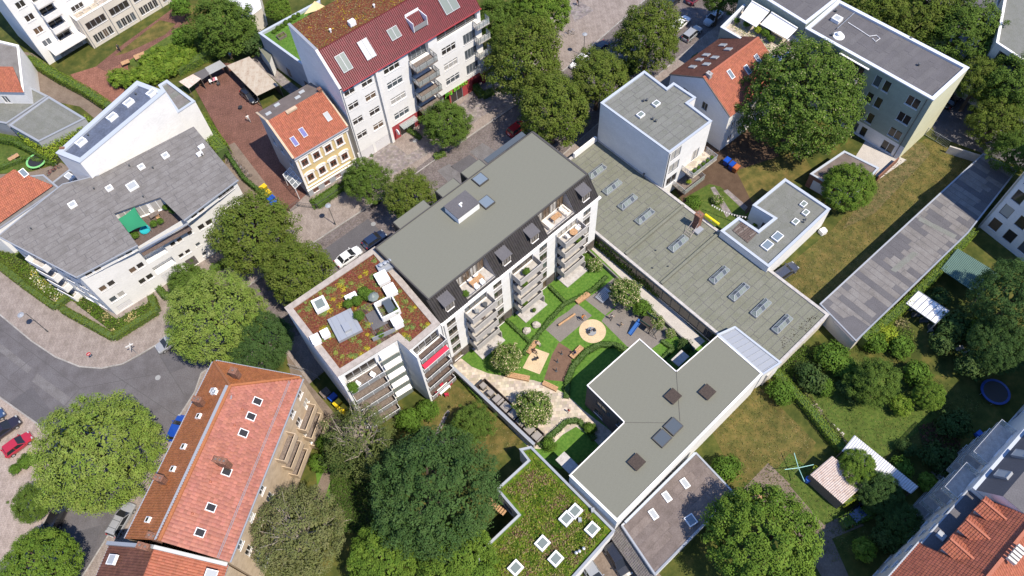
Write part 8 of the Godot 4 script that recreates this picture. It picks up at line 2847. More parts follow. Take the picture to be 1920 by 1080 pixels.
	block(t2,q,e2,M.render_tan,M.felt_brown,M.zinc,{},0.05,0.2)
	var rm := (v3(q[0],0) + v3(q[3],0)) * 0.5
	rm.y = e2 + 3.6
	var mk = func(p: Vector3,qv: Vector3,t: Vector3,m,sd):
		var U := (qv - p).normalized()
		var S := (t - p) - U * (t - p).dot(U)
		var sl := S.length()
		S = S / sl
		tiles(t2,p,U,S,[Vector2(0,0),Vector2((qv - p).length(),0),Vector2((qv - p).length(),sl),Vector2(0,sl)],m,0.3,0.36,sd)
		return [U,S]
	var k1: Array = mk.call(v3(q[2],e2),v3(q[3],e2),rm,M.tile_red,12)
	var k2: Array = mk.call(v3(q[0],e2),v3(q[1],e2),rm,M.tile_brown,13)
	var pw := Geo.new()
	pw.bar(v3(q[0],e2 + 0.4),rm + UP * 0.3,0.4,0.5)
	pw.bar(rm + UP * 0.3,v3(q[3],e2 + 0.4),0.4,0.5)
	part(pw,"party_wall",M.zinc,t2)
	roof_window(t2,Vector3(-46.2,12.3,-20.52),k2[0],k2[1],1.0,1.2,M.glass_milk)
	roof_window(t2,Vector3(-34.95,12.6,-18.15),k1[0],k1[1],1.0,1.2,M.glass_milk)
	chimney(t2,Vector3(-41.66,13.8,-21.05),Vector2(0.95,0.3),1.3,0.6,1.6,M.brick)

# ---------------------------------------------------------------- low roofs at the lower edge
func south_houses():
	var h := 4.6
	var p := pts([-4.23,-21.85,-6.42,-19.94,-4.89,-15.76,2.48,-14.58,10.38,-21.75,1.07,-32.96,-0.45,-32.71,0.54,-31.17,-3.62,-27.77,-1.1,-24.44])
	var th := thing("green_roof_house","low house with shaggy green planted roof and white roof lights","building",v3(p[0]))
	block(th,p,h,M.render_white,M.roof_lawn,M.zinc,{7: [[2.5,0.2,2.4,2.2,"grey2"]],8: [[2,0.2,1.6,2.2,"grey2"]],9: [[2,0.3,1.8,2.0,"grey2"]]},0.3,0.22)
	part(scatter_leaves(inset(p,0.7),h - 0.3,60.0,0.32,[Color(0.07,0.12,0.02),Color(0.11,0.165,0.025),Color(0.16,0.2,0.035),Color(0.22,0.23,0.06),Color(0.24,0.2,0.1),Color(0.19,0.12,0.08)],71,0.25,0.35),"roof_grass",M.leaf,th,"stuff")
	part(scatter_leaves(inset(p,0.35),h - 0.3,14.0,0.16,[Color(0.3,0.1,0.08),Color(0.22,0.1,0.07)],72,0.05),"sedum_planting",M.leaf_dull,th,"stuff")
	var d: Vector2 = p[4] - p[3]
	for q in [Vector3(5.82,4.4,-24.35),Vector3(4.69,4.4,-23.52),Vector3(7.66,4.4,-22.05),Vector3(1.55,4.4,-20.82),Vector3(2.99,4.4,-18.93),Vector3(-1.82,4.4,-18.21)]: skylight(th,q,d,1.5,1.35,0.55,M.white_metal,M.glass_mint,0.22)
	for q in [Vector3(7.98,4.4,-24.33),Vector3(6.3,4.4,-23.28)]:
		var g := Geo.new()
		g.abox(q + UP * 0.3,Vector3(0.4,0.6,0.5))
		part(g,"roof_vent",M.zinc,th)
	for q in [Vector3(5.45,4.5,-19.43),Vector3(5.85,4.5,-19.58),Vector3(6.39,4.5,-19.86)]:
		var g := Geo.new()
		g.lathe(q,[Vector2(0.12,0),Vector2(0.12,0.35),Vector2(0.22,0.45),Vector2(0.18,0.62),Vector2(0,0.7)],10)
		part(g,"vent_cowl",M.steel,th)
	# outside stair in the light well, tread by tread
	var st := thing("garden_stair","wooden stair rising beside the green planted roof","stair",Vector3(-4.98,0,-27.59))
	for k in 8:
		var g := Geo.new()
		g.box(Vector3(-4.84,0,-27.58).lerp(Vector3(-2.87,0,-25.6),k / 7.0) + UP * (0.2 + 0.22 * k),v3(Vector2(0.68,-0.73)),UP,v3(Vector2(0.73,0.68)),0.9,0.06,0.28)
		part(g,"tread",M.wood_pale,st)
	# brown felt roof
	var q := pts([11.35,-22.56,14.54,-16.57,25.85,-25.5,22.01,-31.04])
	var t2 := thing("workshop","low annexe with brown felt roof and four roof lights","workshop",v3(q[0]))
	block(t2,q,3.6,M.render_white,M.felt_brown,M.zinc,{},0.1,0.15)
	felt(t2,inset(q,0.18),3.505,q[2] - q[1],1.0,4.0,[M.felt_brown,M.felt_brown_b],73)
	var dq: Vector2 = q[1] - q[0]
	for s in [Vector3(19.92,3.5,-27.15),Vector3(17.4,3.5,-25.64),Vector3(15.43,3.5,-23.61)]: skylight(t2,s,dq,1.3,0.8,0.25,M.white_metal,M.glass_milk,0.12)
	skylight(t2,Vector3(19.85,3.5,-22.6),dq,1.3,1.2,0.25,M.white_metal,M.glass_sky,0.12)
	# ridge of ragged flashing against the white wall
	var fl := Geo.new()
	fl.bar(Vector3(11.8,3.9,-22.78),Vector3(21.78,3.9,-30.82),0.3,0.4)
	part(fl,"flashing",M.coping_blue,t2)
	# sloping slate roof between drive and brown roof
	var t3 := thing("slate_lean_to","narrow lean-to with grey slate slope beside the brown felt roof","lean-to",Vector3(10.6,0,-22.16))
	var U := (Vector3(14.72,2.4,-16.78) - Vector3(11.45,2.4,-22.52)).normalized()
	var S := (v3((q[2] - q[1]).normalized()) + UP * 0.65).normalized()
	tiles(t3,Vector3(9.94,1.9,-21.77),U,S,[Vector2(0,0),Vector2(7.6,0),Vector2(7.6,1.9),Vector2(0,1.9)],M.tile_brown,0.25,0.28,20,"slate_tiles").material_override = M.felt_warm_a
	var wl := Geo.new()
	wl.quad(Vector3(10.13,0,-22.19),Vector3(10.13,0,-22.19) + U * 7.6,Vector3(9.94,1.9,-21.77) + U * 7.6,Vector3(9.94,1.9,-21.77))
	part(wl,"wall",M.render_white,t3)
	# courtyard boundary wall with bin store
	var t4 := thing("boundary_wall","narrow grey-capped garden wall along the paved court","wall",Vector3(-9.24,0,-46.85))
	var wpts := [Vector3(-9.7,0,-46.89),Vector3(1.52,0,-34.15)]
	var wg := Geo.new()
	wg.bar(wpts[0] + UP * 0.9,wpts[1] + UP * 0.9,0.25,1.8)
	part(wg,"wall",M.concrete,t4)
	var wc := Geo.new()
	wc.bar(wpts[0] + UP * 1.86,wpts[1] + UP * 1.86,0.42,0.1)
	part(wc,"coping",M.zinc,t4)
	var bs := thing("bin_store","open bin store with dark timber frame along the garden wall","bin store",Vector3(-5.47,0,-42.1))
	var bx = (wpts[1] - wpts[0]).normalized()
	var bz = bx.cross(UP)
	if bz.z > 0: bz = -bz
	var b0 := Vector3(-5.95,0,-43.17)
	var bl := 11.5
	for s in [0.0,1.75]:
		var g := Geo.new()
		g.box(b0 + bx * bl * 0.5 + bz * s + UP * 0.65,bx,UP,bz,bl,1.3,0.1)
		part(g,"screen",M.wood_dark,bs)
	for u in [0.0,3.8,7.6,bl]:
		var g := Geo.new()
		g.box(b0 + bx * u + bz * 0.87 + UP * 0.65,bx,UP,bz,0.1,1.3,1.65)
		part(g,"partition",M.wood_dark,bs)
	for k in 8:
		var big := k >= 2
		var b := thing("waste_bin",["narrow grey waste bin at the upper end of the bin store","narrow grey waste bin second from the upper end","wide grey waste bin, third in the bin store","wide grey waste bin, fourth in the bin store","wide grey waste bin, fifth in the bin store","wide grey waste bin, sixth in the bin store","wide grey waste bin, seventh in the bin store","wide grey waste bin at the lower end of the bin store"][k],"bin",b0 + bx * (0.55 + k * 1.5) + bz * 0.9,"bins in the bin store",atan2(-bx.z,bx.x))
		bin_parts(b,1.2 if big else 0.75,1.1 if big else 0.75,1.15,Color(0.22,0.2,0.18),Color(0.27,0.245,0.22))

func bin_parts(b: Node3D,w: float,d: float,h: float,body: Color,lid: Color):
	var g := Geo.new()
	g.col = body
	var a := [Vector3(-w * 0.42,0.12,-d * 0.42),Vector3(w * 0.42,0.12,-d * 0.42),Vector3(w * 0.42,0.12,d * 0.42),Vector3(-w * 0.42,0.12,d * 0.42)]
	var c := [Vector3(-w * 0.5,h,-d * 0.5),Vector3(w * 0.5,h,-d * 0.5),Vector3(w * 0.5,h,d * 0.5),Vector3(-w * 0.5,h,d * 0.5)]
	for i in 4: g.quad(a[(i + 1) % 4],a[i],c[i],c[(i + 1) % 4])
	inst(g.mesh(),"body",M.plastic,b,Transform3D.IDENTITY)
	var l := Geo.new()
	l.col = lid
	l.box(Vector3(0,h + 0.03,0),Vector3(1,0,0),UP,Vector3(0,0,1),w + 0.06,0.07,d + 0.06)
	l.box(Vector3(0,h + 0.09,0),Vector3(1,0,0),UP,Vector3(0,0,1),w - 0.12,0.06,d - 0.14)
	inst(l.mesh(),"lid",M.plastic,b,Transform3D.IDENTITY)
	for s in [-1,1]:
		var q := Geo.new()
		q.tube([Vector3(s * w * 0.36,0.1,-d * 0.36),Vector3(s * w * 0.44,0.1,-d * 0.36)],[0.1,0.1],8)
		inst(q.mesh(),"wheel",M.rubber,b,Transform3D.IDENTITY)

# ---------------------------------------------------------------- houses at the right edge
func south_east_houses():
	# white office wall with tall windows
	var c := pts([72.24,-64.75,75.88,-59.15,82.75,-48.37,91.58,-55.8,81,-72.21])
	var A := Vector2(72.24,-64.75)
	var xd := (Vector2(75.08,-60.18) - A).normalized()
	var nd := Vector2(xd.y,-xd.x)
	var q := [A,A + xd * 16.0,A + xd * 16.0 + nd * 14.0,A + nd * 14.0]
	var th := thing("office_house","white house with rows of tall dark windows at the right edge","building",v3(A))
	var ops := []
	for v in [1.2,4.6,8.0,11.4]:
		for u in [1.7,4.3,6.9,9.5]: ops.append([u,v,1.5,2.2,"dark1"])
	block(th,q,16.0,M.render_white,M.felt_a,M.coping_blue,{0: ops})
	pipe(th,[v3(A) + v3(-nd) * 0.12 + v3(xd) * 0.2,v3(A,15.8) + v3(-nd) * 0.12 + v3(xd) * 0.2],0.12,M.steel)
	# house with red tiled roof and dormers, lower right
	var e := 12.0
	var E0 := Vector3(38.25,12,-13.13)
	var E1 := Vector3(48.53,12,-21.57)
	var E2 := Vector3(59,12,-29.02)
	var U := (E2 - E0)
	U.y = 0
	var L := U.length()
	U = U / L
	var Nn := -U.cross(UP)
	if Nn.x < 0: Nn = -Nn
	var t2 := thing("dormer_house","house with red tiled roof and three tiled dormers at lower right","building",Vector3(E0.x,0,E0.z))
	var f = func(u,w,y): return Vector3(E0.x,0,E0.z) + U * u + Nn * w + UP * y
	# facade faces the gardens: its outside is on the -Nn side
	var wo := []
	for v in [1.0,4.0,7.0,9.8]:
		for k in 9: wo.append([1.6 + k * 2.6,v,1.2,1.5,"two"])
	wall(t2,f.call(L,0,0),f.call(0,0,0),e,M.render_cream,wo)
	wall(t2,f.call(0,0,0),f.call(0,11,0),e,M.render_cream)
	wall(t2,f.call(0,11,0),f.call(L,11,0),e,M.render_cream)
	wall(t2,f.call(L,11,0),f.call(L,0,0),e,M.render_cream)
	var S := (Nn * 5.5 + UP * 4.4).normalized()
	var sl := 7.1
	var L1 := 14.2
	tiles(t2,f.call(-2,-0.25,e - 0.1),U,S,[Vector2(0,0),Vector2(7.4,0),Vector2(7.4,sl),Vector2(0,sl)],M.tile_red,0.28,0.34,21)
	tiles(t2,f.call(5.4,1.4,e + 1.05),U,S,[Vector2(0,0),Vector2(L1 - 5.4,0),Vector2(L1 - 5.4,sl - 1.9),Vector2(0,sl - 1.9)],M.tile_red,0.28,0.34,22)
	tiles(t2,f.call(-2,11.25,e - 0.1),U,(-Nn * 5.5 + UP * 4.4).normalized(),[Vector2(0,0),Vector2(L1 + 2,0),Vector2(L1 + 2,sl),Vector2(0,sl)],M.tile_red,0.28,0.34,23)
	var rg := Geo.new()
	rg.bar(f.call(-2,5.5,e + 4.5),f.call(L1,5.5,e + 4.5),0.35,0.16)
	part(rg,"ridge_tiles",M.tile_red,t2)
	# dark flat strip with rooflight along the eave
	var fs := Geo.new()
	fs.box(f.call(9.8,0.75,e + 0.1),U,UP,Nn,8.8,0.2,1.5)
	part(fs,"roof",M.felt_dark_a,t2)
	skylight(t2,f.call(7.6,0.8,e + 0.2),Vector2(U.x,U.z),0.9,0.9,0.15,M.zinc,M.glass_milk,0.08)
	# tiled dormers
	for u in [6.6,9.6,12.7]:
		var g := Geo.new()
		for s in [-1,1]: g.tri(f.call(u + s * 0.95,1.5,e + 1.0),f.call(u + s * 0.95,2.9,e + 2.2),f.call(u + s * 0.95,1.5,e + 2.2))
		var o := part(g,"dormer",M.render_grey,t2)
		wall(o,f.call(u + 0.95,1.5,e + 1.0),f.call(u - 0.95,1.5,e + 1.0),1.25,M.render_grey,[],"dormer_front")
		var ux := U
		for s in [-1,1]:
			var sS = (-U * s * 1.0 + UP * 0.75).normalized()
			tiles(o,f.call(u + s * 1.1,1.2,e + 2.15),Nn,sS,[Vector2(0,0),Vector2(1.7,0),Vector2(2.8,1.4),Vector2(0,1.4)],M.tile_red,0.3,0.35,int(u * 3) + s)
		var rr := Geo.new()
		rr.bar(f.call(u,1.15,e + 3.05),f.call(u,3.95,e + 3.05),0.24,0.14)
		part(rr,"dormer_ridge",M.tile_red,o)
	for s in [[-2,-0.35,e - 0.1,5.4],[5.4,-0.1,e + 0.1,L1]]:
		var gt := Geo.new()
		gt.bar(f.call(s[0],s[1],s[2]),f.call(s[3],s[1],s[2]),0.16,0.14)
		part(gt,"gutter",M.zinc,t2)
	var ch := Geo.new()
	for k in 5:
		ch.box(f.call(8.3 + k * 0.45,6.1,e + 4.9),U,UP,Nn,0.3,0.5,0.9)
	part(ch,"chimney_row",M.render_cream,t2)
	# light rendered house with grey mansard further up the edge
	var t3 := thing("mansard_house","pale house with grey mansard and glazed balconies at the right edge","building",f.call(L1,0,0))
	var G0: Vector3 = f.call(L1 + 0.1,0,0)
	var b := [Vector2(G0.x,G0.z),Vector2(G0.x,G0.z) + Vector2(Nn.x,Nn.z) * 11,Vector2(G0.x,G0.z) + Vector2(Nn.x,Nn.z) * 11 + Vector2(U.x,U.z) * 32,Vector2(G0.x,G0.z) + Vector2(U.x,U.z) * 32]
	block(t3,b,13.0,M.render_white,M.felt_dark_b,M.coping_blue,{3: grid_ops([2.5,5.5,9.0,12.5],[1.0,4.0,7.0,10.0],1.6,1.8,"grey2")},0.3,0.4)
	var ms := Geo.new()
	ms.quad(f.call(L1 + 32,0.3,13.0),f.call(L1 + 0.1,0.3,13.0),f.call(L1 + 0.1,2.2,15.6),f.call(L1 + 32,2.2,15.6))
	ms.quad(f.call(L1 + 0.1,2.2,15.6),f.call(L1 + 0.1,10.5,15.6),f.call(L1 + 32,10.5,15.6),f.call(L1 + 32,2.2,15.6))
	part(ms,"mansard",M.felt_dark_b,t3)
	var gab := Geo.new()
	gab.quad(f.call(L1 + 0.08,0.3,13.0),f.call(L1 + 0.08,10.5,13.0),f.call(L1 + 0.08,10.5,15.6),f.call(L1 + 0.08,2.2,15.6))
	part(gab,"gable",M.render_white,t3)
	var MS := (Nn * 1.9 + UP * 2.6).normalized()
	for u in [3.0,6.5,10.0]: roof_window(t3,f.call(L1 + u,0.3,13.0) + MS * 1.6,U,MS,1.0,1.5,M.glass_milk,M.zinc)
	for v in [0.4,3.4,6.4,9.4]:
		balcony(t3,f.call(L1 + 8.5,-0.02,v),-U,-Nn,6.0,2.0,"glass",M.concrete,M.steel)
		balcony(t3,f.call(L1 + 1.6,-0.02,v),-U,-Nn,4.4,1.8,"glass",M.concrete,M.steel)

# ---------------------------------------------------------------- vehicles
func vehicles():
	var silver := Color(0.27,0.28,0.3)
	car(Vector3(-52.37,0,-28.32),Vector3(-51.52,0,-30.41),1,silver,"silver estate car with roof bars beside the terracotta house",true)
	car(Vector3(-60.86,0.12,-29.27),Vector3(-60.49,0.12,-30.64),0,Color(0.012,0.012,0.014),"black car half under the small dark tree")
	car(Vector3(-68.75,0.12,-39.52),Vector3(-67.08,0.12,-41.01),0,Color(0.35,0.015,0.03),"dark red car parked beside the lime tree")
	car(Vector3(-71.3,0.12,-41.85),Vector3(-69.61,0.12,-43.29),1,Color(0.02,0.014,0.02),"dark violet estate car beside the red car")
	car(Vector3(-73.68,0.12,-43.43),Vector3(-71.99,0.12,-44.89),0,Color(0.03,0.06,0.14),"blue car cut by the left edge")
	car(Vector3(-50.52,0,-53.8),Vector3(-51.91,0,-52.78),0,silver,"silver compact car under the lime tree at the corner")
	car(Vector3(-47.01,0,-40.31),Vector3(-46.55,0,-42.07),0,Color(0.01,0.05,0.3),"bright blue car behind the huge lime tree")
	car(Vector3(-24.88,0,-66.65),Vector3(-22.46,0,-68.55),2,Color(0.7,0.71,0.72),"white saloon parked beside the sedum roof")
	car(Vector3(-20.9,0,-69.53),Vector3(-18.42,0,-71.47),0,Color(0.015,0.025,0.06),"dark blue car beside the long new house")
	car(Vector3(14.86,0,-105.26),Vector3(13.36,0,-103.79),0,Color(0.75,0.76,0.77),"small white car under the street trees")
	car(Vector3(18.68,0,-108.19),Vector3(17.14,0,-106.68),2,Color(0.012,0.015,0.025),"dark car above the small white car")
	car(Vector3(34.63,0,-113.57),Vector3(36.54,0,-115.43),2,Color(0.75,0.75,0.75),"white car behind the silver estate on the street")
	car(Vector3(36.2,0,-110.69),Vector3(38.11,0,-112.51),1,silver,"silver grey estate car beside the gabled house")
	car(Vector3(40.76,0,-114.42),Vector3(38.82,0,-112.58),2,Color(0.36,0.4,0.45),"silver saloon with panoramic roof on the street")
	car(Vector3(38.42,0,-120.33),Vector3(40.41,0,-122.27),0,Color(0.16,0.03,0.05),"maroon car at the top edge")
	car(Vector3(34.02,0,-119.56),Vector3(35.97,0,-121.49),2,Color(0.012,0.014,0.016),"black car at the top edge left of the maroon one")
	car(Vector3(2.74,0,-90.51),Vector3(4.29,0,-91.83),0,Color(0.3,0.015,0.02),"red car glimpsed between street trees and the new house")
	car(Vector3(76.93,0,-90.22),Vector3(79.16,0,-92.13),2,Color(0.01,0.011,0.014),"black car beside the lime side wall")
	car(Vector3(40.81,0,-58.56),Vector3(42.21,0,-59.4),1,Color(0.05,0.055,0.075),"covered dark car beside the low white patio house")
	car(Vector3(10.74,0,-19.11),Vector3(11.47,0,-17.62),1,Color(0.015,0.015,0.018),"black estate car in the drive below the white corner")
	car(Vector3(7.54,0,-17.68),Vector3(8.29,0,-16.27),0,Color(0.25,0.26,0.27),"grey car at the lower edge beside the black estate")
	car(Vector3(41.57,0,-22.74),Vector3(42.94,0,-23.51),0,Color(0.01,0.025,0.08),"dark blue car below the rusty garden shed")
	car(Vector3(-44.26,0.13,-102.34),Vector3(-42.74,0.13,-100.65),0,Color(0.012,0.013,0.016),"black car under the pale corrugated shelter")
	bicycle(Vector3(-21.04,0,-76.53),0.7,"motorbike parked on the street beside the olive tree",Color(0.02,0.02,0.022),"","motorbike",2.2)
	for k in 7: bicycle(Vector3(-46.6,0.13,-88.72).lerp(Vector3(-42.61,0.13,-84),k / 6.0),0.5 + 0.2 * (k % 3),"bicycle in the bicycle yard, %s from the hedge" % ["first","second","third","fourth","fifth","sixth","seventh"][k],[Color(0.03,0.03,0.035),Color(0.3,0.31,0.32),Color(0.05,0.06,0.1)][k % 3],"bicycles in the bicycle yard")
	bicycle(Vector3(13.88,0.12,-113.18),-0.4,"bicycle leaning at the hoops under the street trees",Color(0.03,0.03,0.03))
	bicycle(Vector3(-76.33,0.02,-88.04),0.9,"reddish bicycle beside the low orange house",Color(0.3,0.04,0.05))
	bicycle(Vector3(-75.6,0.02,-88.79),0.6,"second reddish bicycle nearer the tall white slab",Color(0.28,0.05,0.05))

# ---------------------------------------------------------------- street furniture
func lamp(base: Vector3,h: float,label: String,arm := Vector3.ZERO):
	var t := thing("street_lamp",label,"street lamp",base)
	var g := Geo.new()
	g.tube([Vector3.ZERO,Vector3(0,0.8,0),Vector3(0,0.85,0),Vector3(0,h,0)],[0.1,0.09,0.06,0.045],8)
	if arm != Vector3.ZERO: g.tube([Vector3(0,h,0),Vector3(0,h,0) + arm],[0.045,0.04],6)
	inst(g.mesh(),"pole",M.steel_dark,t,Transform3D.IDENTITY)
	var q := Geo.new()
	q.lathe(Vector3(0,h,0) + arm,[Vector2(0,-0.25),Vector2(0.16,-0.22),Vector2(0.2,-0.04),Vector2(0.46,-0.02),Vector2(0.44,0.03),Vector2(0.1,0.14),Vector2(0,0.2)],16)
	inst(q.mesh(),"lamp_head",M.zinc,t,Transform3D.IDENTITY)

func street_things():
	var mk := 0
	for q in [Vector3(-51.46,0.01,-48.49),Vector3(-62.61,0.01,-45.06),Vector3(-21.35,0.01,-72.95),Vector3(-14.78,0.14,-89.68),Vector3(-5.76,0.01,-81.35)]:
		var t := thing("manhole_cover","round iron manhole cover " + ["beside the terracotta hip end","on the junction above the lime tree","on the street beside the dark blue car","on the forecourt of the red house","on the street behind the new house"][mk],"manhole cover",q)
		var g := Geo.new()
		g.lathe(Vector3.ZERO,[Vector2(0.4,0),Vector2(0.4,0.012),Vector2(0,0.014)],16)
		inst(g.mesh(),"lid",M.corrugated_grey,t,Transform3D.IDENTITY)
		mk += 1
	lamp(Vector3(15.84,0.12,-107.23),5.0,"old street lamp on the pavement beside the small white car")
	lamp(Vector3(-27.39,0.12,-73.27),5.0,"old street lamp on the pavement before the yellow house")
	lamp(Vector3(-69.34,0.12,-57.21),5.6,"tall street lamp beside the hedge at the junction",Vector3(-0.7,0.1,0.2))
	var sgn := thing("street_sign","round red and white sign on a post at the junction","sign",Vector3(-60.94,0.12,-51.85))
	var g := Geo.new()
	g.tube([Vector3.ZERO,Vector3(0,2.5,0)],[0.035,0.035],6)
	inst(g.mesh(),"post",M.steel,sgn,Transform3D.IDENTITY)
	var disc := func_disc()
	var tilt := Basis(Vector3(1,0,0),PI / 2)
	inst(disc,"sign_face",M.sign_red,sgn,Transform3D(Basis(UP,0.8) * tilt,Vector3(0,2.3,0.06)))
	var w := Geo.new()
	w.abox(Vector3(0,0.04,0),Vector3(0.36,0.02,0.1))
	inst(w.mesh(),"bar",M.white_metal,sgn,Transform3D(Basis(UP,0.8) * tilt,Vector3(0,2.3,0.06)))
	var s := thing("street_name_sign","white street name sign on a post at the rounded corner","sign",Vector3(-54.99,0.12,-52.43))
	var sg := Geo.new()
	sg.tube([Vector3.ZERO,Vector3(0,2.9,0)],[0.035,0.035],6)
	inst(sg.mesh(),"post",M.steel,s,Transform3D.IDENTITY)
	for k in 2:
		var p := Geo.new()
		p.abox(Vector3(0,2.8 - 0.28 * k,0),Vector3(1.1,0.24,0.04))
		inst(p.mesh(),"name_plate",M.white_metal,s,Transform3D(Basis(UP,0.5 + 1.3 * k),Vector3.ZERO))
	# bicycle hoops
	for k in 6:
		var h := thing("bicycle_hoop","steel bicycle hoop under the street trees, %s from the left" % ["first","second","third","fourth","fifth","sixth"][k],"bicycle stand",Vector3(10.95,0.12,-111.47).lerp(Vector3(14.6,0.12,-113.4),k / 5.0),"bicycle hoops")
		var hg := Geo.new()
		hg.tube([Vector3(0,0,-0.35),Vector3(0,0.75,-0.35),Vector3(0,0.8,0),Vector3(0,0.75,0.35),Vector3(0,0,0.35)],[0.03,0.03,0.03,0.03,0.03],6)
		inst(hg.mesh(),"hoop",M.steel,h,Transform3D(Basis(UP,0.4),Vector3.ZERO))
	# bins
	var bins := [[Vector3(-39.45,0.13,-81.04),Color(0.6,0.42,0.01),"yellow-lidded bin at the gate of the brick yard"],[Vector3(-38.62,0.13,-79.76),Color(0.6,0.42,0.01),"second yellow-lidded bin at the brick yard gate"],[Vector3(-37.89,0.13,-78.61),Color(0.01,0.07,0.4),"blue bin at the brick yard gate, upper one"],[Vector3(-37.36,0.13,-77.59),Color(0.01,0.07,0.4),"blue bin at the brick yard gate, lower one"],
		[Vector3(-25.81,0.03,-43.17),Color(0.01,0.07,0.4),"blue bin beside the sedum house's left wall"],[Vector3(-25.09,0.03,-42.24),Color(0.7,0.52,0.01),"yellow bin beside the blue one, left wall of the sedum house"],[Vector3(-24.37,0.03,-41.4),Color(0.7,0.52,0.01),"second yellow bin beside the sedum house's left wall"],
		[Vector3(36.39,0.02,-80.14),Color(0.01,0.07,0.4),"blue bin in the yard behind the white cube"],[Vector3(37.07,0.02,-79.19),Color(0.01,0.06,0.35),"second blue bin in the yard behind the white cube"],[Vector3(37.56,0.02,-78.59),Color(0.4,0.12,0.04),"orange-brown bin in the yard behind the white cube"]]
	for b in bins: bin_parts(thing("waste_bin",b[2],"bin",b[0],"",0.75),1.1,0.8,1.15,b[1] * 0.6,b[1])
	# fences and gates
	fence(pts([-33.64,-77.38,-30.47,-76.68,-25.14,-81.03]),1.2,"dark iron fence of the yellow house's front garden",M.steel_dark,0.12)
	fence(pts([-38.63,-79.54,-34.86,-76.41,-33.23,-77.67]),1.5,"iron gate and fence of the brick yard",M.steel_dark,0.12)
	fence(pts([70.13,-83.49,72.78,-80.36]),1.8,"wire gate between the lime side wall and the garden wall",M.zinc,0.0)
	var gw := Geo.new()
	gw.bar(Vector3(72.29,0.8,-79.48),Vector3(76.97,0.8,-76.82),0.25,1.6)
	single(gw,"garden_wall",M.concrete,"grey garden wall at the end of the dry lawn","wall",Vector3(72.88,0,-80.12))
	var ow := Geo.new()
	ow.bar(Vector3(63.78,0.6,-78.15),Vector3(59.44,0.6,-74.68),0.2,1.2)
	single(ow,"garden_wall",M.brick,"orange brick wall beside the olive house's patio","wall",Vector3(64.16,0,-78.62))
	fence(pts([-32.42,-48.59,-29.66,-47.54,-28.06,-46.43]),1.4,"garden gate fence beside the terracotta hip end",M.zinc,0.0)

func func_disc() -> ArrayMesh:
	var g := Geo.new()
	g.lathe(Vector3.ZERO,[Vector2(0,-0.03),Vector2(0.3,-0.03),Vector2(0.3,0.03),Vector2(0,0.03)],16)
	return g.mesh()

func fence(pts: Array,h: float,label: String,m: Material,y0: float):
	var t := thing("fence",label,"fence",v3(pts[0],y0))
	for i in pts.size() - 1:
		var a := v3(pts[i],y0)
		var b := v3(pts[i + 1],y0)
		var n := maxi(1,int((b - a).length() / 1.8))
		for k in n:
			var p := a.lerp(b,float(k) / n)
			var q := a.lerp(b,float(k + 1) / n)
			var g := Geo.new()
			g.bar(p,p + UP * h,0.08,0.08)
			part(g,"post",m,t)
			var r := Geo.new()
			for y in [0.12,h - 0.1]: r.bar(p + UP * y,q + UP * y,0.04,0.04)
			for j in 10: r.bar(p.lerp(q,(j + 0.5) / 10) + UP * 0.1,p.lerp(q,(j + 0.5) / 10) + UP * h,0.02,0.02)
			part(r,"fence_panel",m,t)

# ---------------------------------------------------------------- playground and gardens
func block_thing(called: String,label: String,cat: String,at: Vector3,turn: float,parts: Array):
	var t := thing(called,label,cat,at,"",turn)
	for p in parts:
		var g := Geo.new()
		if p.size() > 4: g.col = p[4]
		if p[1] is Array: g.tube(p[1],p[2],8)
		else: g.abox(p[1],p[2])
		inst(g.mesh(),p[0],p[3],t,Transform3D.IDENTITY)
	return t

func yaw_of(a: Vector3,b: Vector3) -> float: return atan2(-(b - a).z,(b - a).x)

func rock(at: Vector3,r: float,label: String,sd: int):
	var g := Geo.new()
	var nz := FastNoiseLite.new()
	nz.seed = sd
	nz.frequency = 0.8
	var n := 10
	var f = func(i,j):
		var th = PI * i / n
		var ph = TAU * j / n
		var d := Vector3(sin(th) * cos(ph),cos(th),sin(th) * sin(ph))
		return at + d * r * (1.0 + 0.45 * nz.get_noise_3dv(d * 1.5)) * Vector3(1,0.85,0.9) + UP * r * 0.55
	for i in n:
		for j in n: g.quad(f.call(i,j),f.call(i,j + 1),f.call(i + 1,j + 1),f.call(i + 1,j))
	single(g,"boulder",M.stone_pale,label,"boulder",at)

